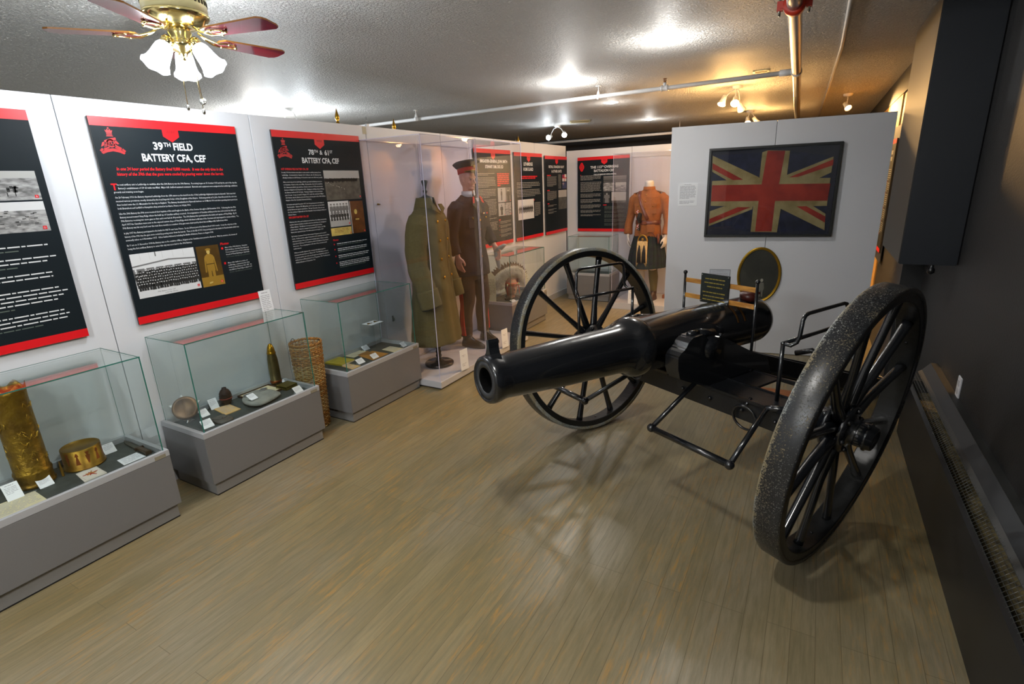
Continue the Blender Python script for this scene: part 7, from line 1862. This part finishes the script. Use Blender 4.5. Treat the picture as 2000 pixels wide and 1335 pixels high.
feather_mats = [mat('feather_cream', (0.66, 0.58, 0.42), 0.8), mat('feather_brown_tip', (0.09, 0.045, 0.016), 0.8), mat('red_quill_wrap', (0.42, 0.11, 0.09), 0.7)]
NF = 30
for k in range(NF):
    a = R(-128 + 256 * k / (NF - 1)) + PI / 2 * 1
    u = (k - (NF - 1) / 2) / ((NF - 1) / 2)
    ang = R(90) + u * R(118)      # fan angle in the x-z plane
    d = Vector((-math.cos(ang) * 1.0, 0.18, math.sin(ang) * 0.95 + 0.10)).normalized()
    base = Vector((-math.cos(ang) * 0.072, -0.055 + 0.075 * abs(u), 0.195 + 0.012 * math.sin(ang)))
    L_ = 0.205 + 0.03 * (1 - abs(u))
    n_ = Vector((0, -1, 0)); side = d.cross(n_).normalized()
    mb = MB()
    def q_(s_, w_, off=0.0): return base + d * (L_ * s_) + side * w_ + Vector((0, 0.035 * s_ * s_ + off, 0))
    prof_ = [(0.0, 0.003), (0.25, 0.015), (0.5, 0.020), (0.74, 0.021), (0.90, 0.017), (1.0, 0.003)]
    for off in (0.0,):
        vs = []; 
        for s_, w_ in prof_: vs += [q_(s_, -w_, off), q_(s_, 0, off - 0.002), q_(s_, w_, off)]
        for i in range(len(prof_) - 1):
            mi = 1 if prof_[i][0] >= 0.7 else 0
            mb.add([vs[i * 3], vs[i * 3 + 1], vs[i * 3 + 4], vs[i * 3 + 3]], [(0, 1, 2, 3)], mi); mb.add([vs[i * 3 + 1], vs[i * 3 + 2], vs[i * 3 + 5], vs[i * 3 + 4]], [(0, 1, 2, 3)], mi)
    mb.tube([q_(0, 0, -0.004), q_(0.22, 0, -0.005)], 0.0035, 6, 2)
    rn = random.Random(k)
    for j in range(7):
        s_ = rn.uniform(0.92, 1.02); mb.tube([q_(s_ - .08, rn.uniform(-.008, .008)), q_(s_, rn.uniform(-.012, .012)), q_(s_ + 0.06, rn.uniform(-.018, .018), rn.uniform(-.01, .01))], 0.0006, 3, 1)
    mb.build('feather', feather_mats, hd)
rn = random.Random(77)
mb = MB()
for k in range(5200):
    u = rn.uniform(-1, 1); ang = R(90) + u * R(112)
    d = Vector((-math.cos(ang), 0, math.sin(ang)))
    r0 = rn.uniform(0.095, 0.175); p = Vector((d.x * r0, -0.055 + 0.06 * abs(u) + rn.uniform(-0.03, 0.01), 0.195 + d.z * r0 * 0.95))
    e_ = p + d * rn.uniform(0.02, 0.05) + Vector((rn.uniform(-.02, .02), rn.uniform(-.035, .01), rn.uniform(-.02, .02)))
    mb.tube([p, (p + e_) / 2 + Vector((rn.uniform(-.006, .006), -0.004, rn.uniform(-.006, .006))), e_], [0.0026, 0.0022, 0.0006], 3)
tag(mb.build('white_fluff', mat('white_down', (0.80, 0.76, 0.66), 0.9), hd), kind='stuff')
mb = MB()
for k in range(14):
    a = 2 * PI * k / 14; mb.ball((0.085 * math.cos(a), 0.06 * math.sin(a) - 0.04, 0.012 + 0.01 * (k % 3)), (0.026, 0.02, 0.014), 10)
tag(mb.build('fur_collar', mat('dark_fur', (0.045, 0.025, 0.015), 0.9, bump=0.6, bscale=80), hd), kind='stuff')
t = thing('scroll_document', 'cream torn-edged document standing at the left end of the headdress case', 'document', (0.62, 5.09, DZ), R(30))
mb = MB(); mb.prism([(-0.06, 0.0), (0.05, 0.0), (0.055, 0.14), (0.045, 0.30), (-0.02, 0.38), (-0.055, 0.42), (-0.07, 0.28), (-0.05, 0.16)], 0, 0.002, 0, RX(R(84))); mb.build('sheet', PAPER, t)
mb = MB(); put_lines(mb, -0.04, 0.26, 0.085, 0.015, 12, 0, 0.0024, random.Random(4), thick=0.35, M=RX(R(84))); mb.build('printed_lines', mat('small_brown_print', (0.25, 0.18, 0.08), 0.6), t)
standing_card(0.86, 5.20, DZ, 0.07, 0.045, R(75), R(70), 'white label in front of the feather headdress', rnd=81)
standing_card(0.86, 5.46, DZ, 0.06, 0.04, R(85), R(72), 'white label right of the feather headdress', rnd=82)
# case five
t = flat_sheet('label_card', 'small white label lying in the case against the back partition', 'label card', [(0.98, 7.22), (1.06, 7.22), (1.06, 7.27), (0.98, 7.27)], CARD, lines=3, rnd=91)

# ------------------------------------------------------------------ small things on the left partition
t = thing('door_latch', 'small brass latch knob on the partition inside the greatcoat cabinet', 'latch', (0.502, 3.50, 1.565))
mb = MB(); mb.tube([(0, 0, 0), (0.012, 0, 0)], 0.006, 10); mb.tube([(0.012, -0.012, 0.0), (0.012, 0.018, -0.002)], [0.007, 0.005], 10); mb.build('knob', mat('old_brass_knob', '#8a6a2a', 0.35, 0.8), t)
t = thing('wall_hook', 'small metal hook low on the partition beside the greatcoat', 'hook', (0.502, 3.535, 0.53))
mb = MB(); mb.box(0, 0.004, -0.008, 0.008, -0.02, 0.035); mb.tube([(0.004, 0, 0.02), (0.018, 0, 0.012), (0.020, 0, -0.006), (0.008, 0, -0.012)], 0.004, 8); mb.build('hook', mat('grey_green_metal', (0.15, 0.17, 0.16), 0.4, 0.7), t)
mb = MB(); mb.box(0, 0.0008, -0.022, 0.022, -0.028, 0.028)
tag(mb.build('masking_tape', mat('yellowed_tape', (0.62, 0.56, 0.40), 0.7), None, loc=(0.5005, 3.44, 2.155)), 'small piece of yellowed tape at the top joint of the left partition', 'tape')
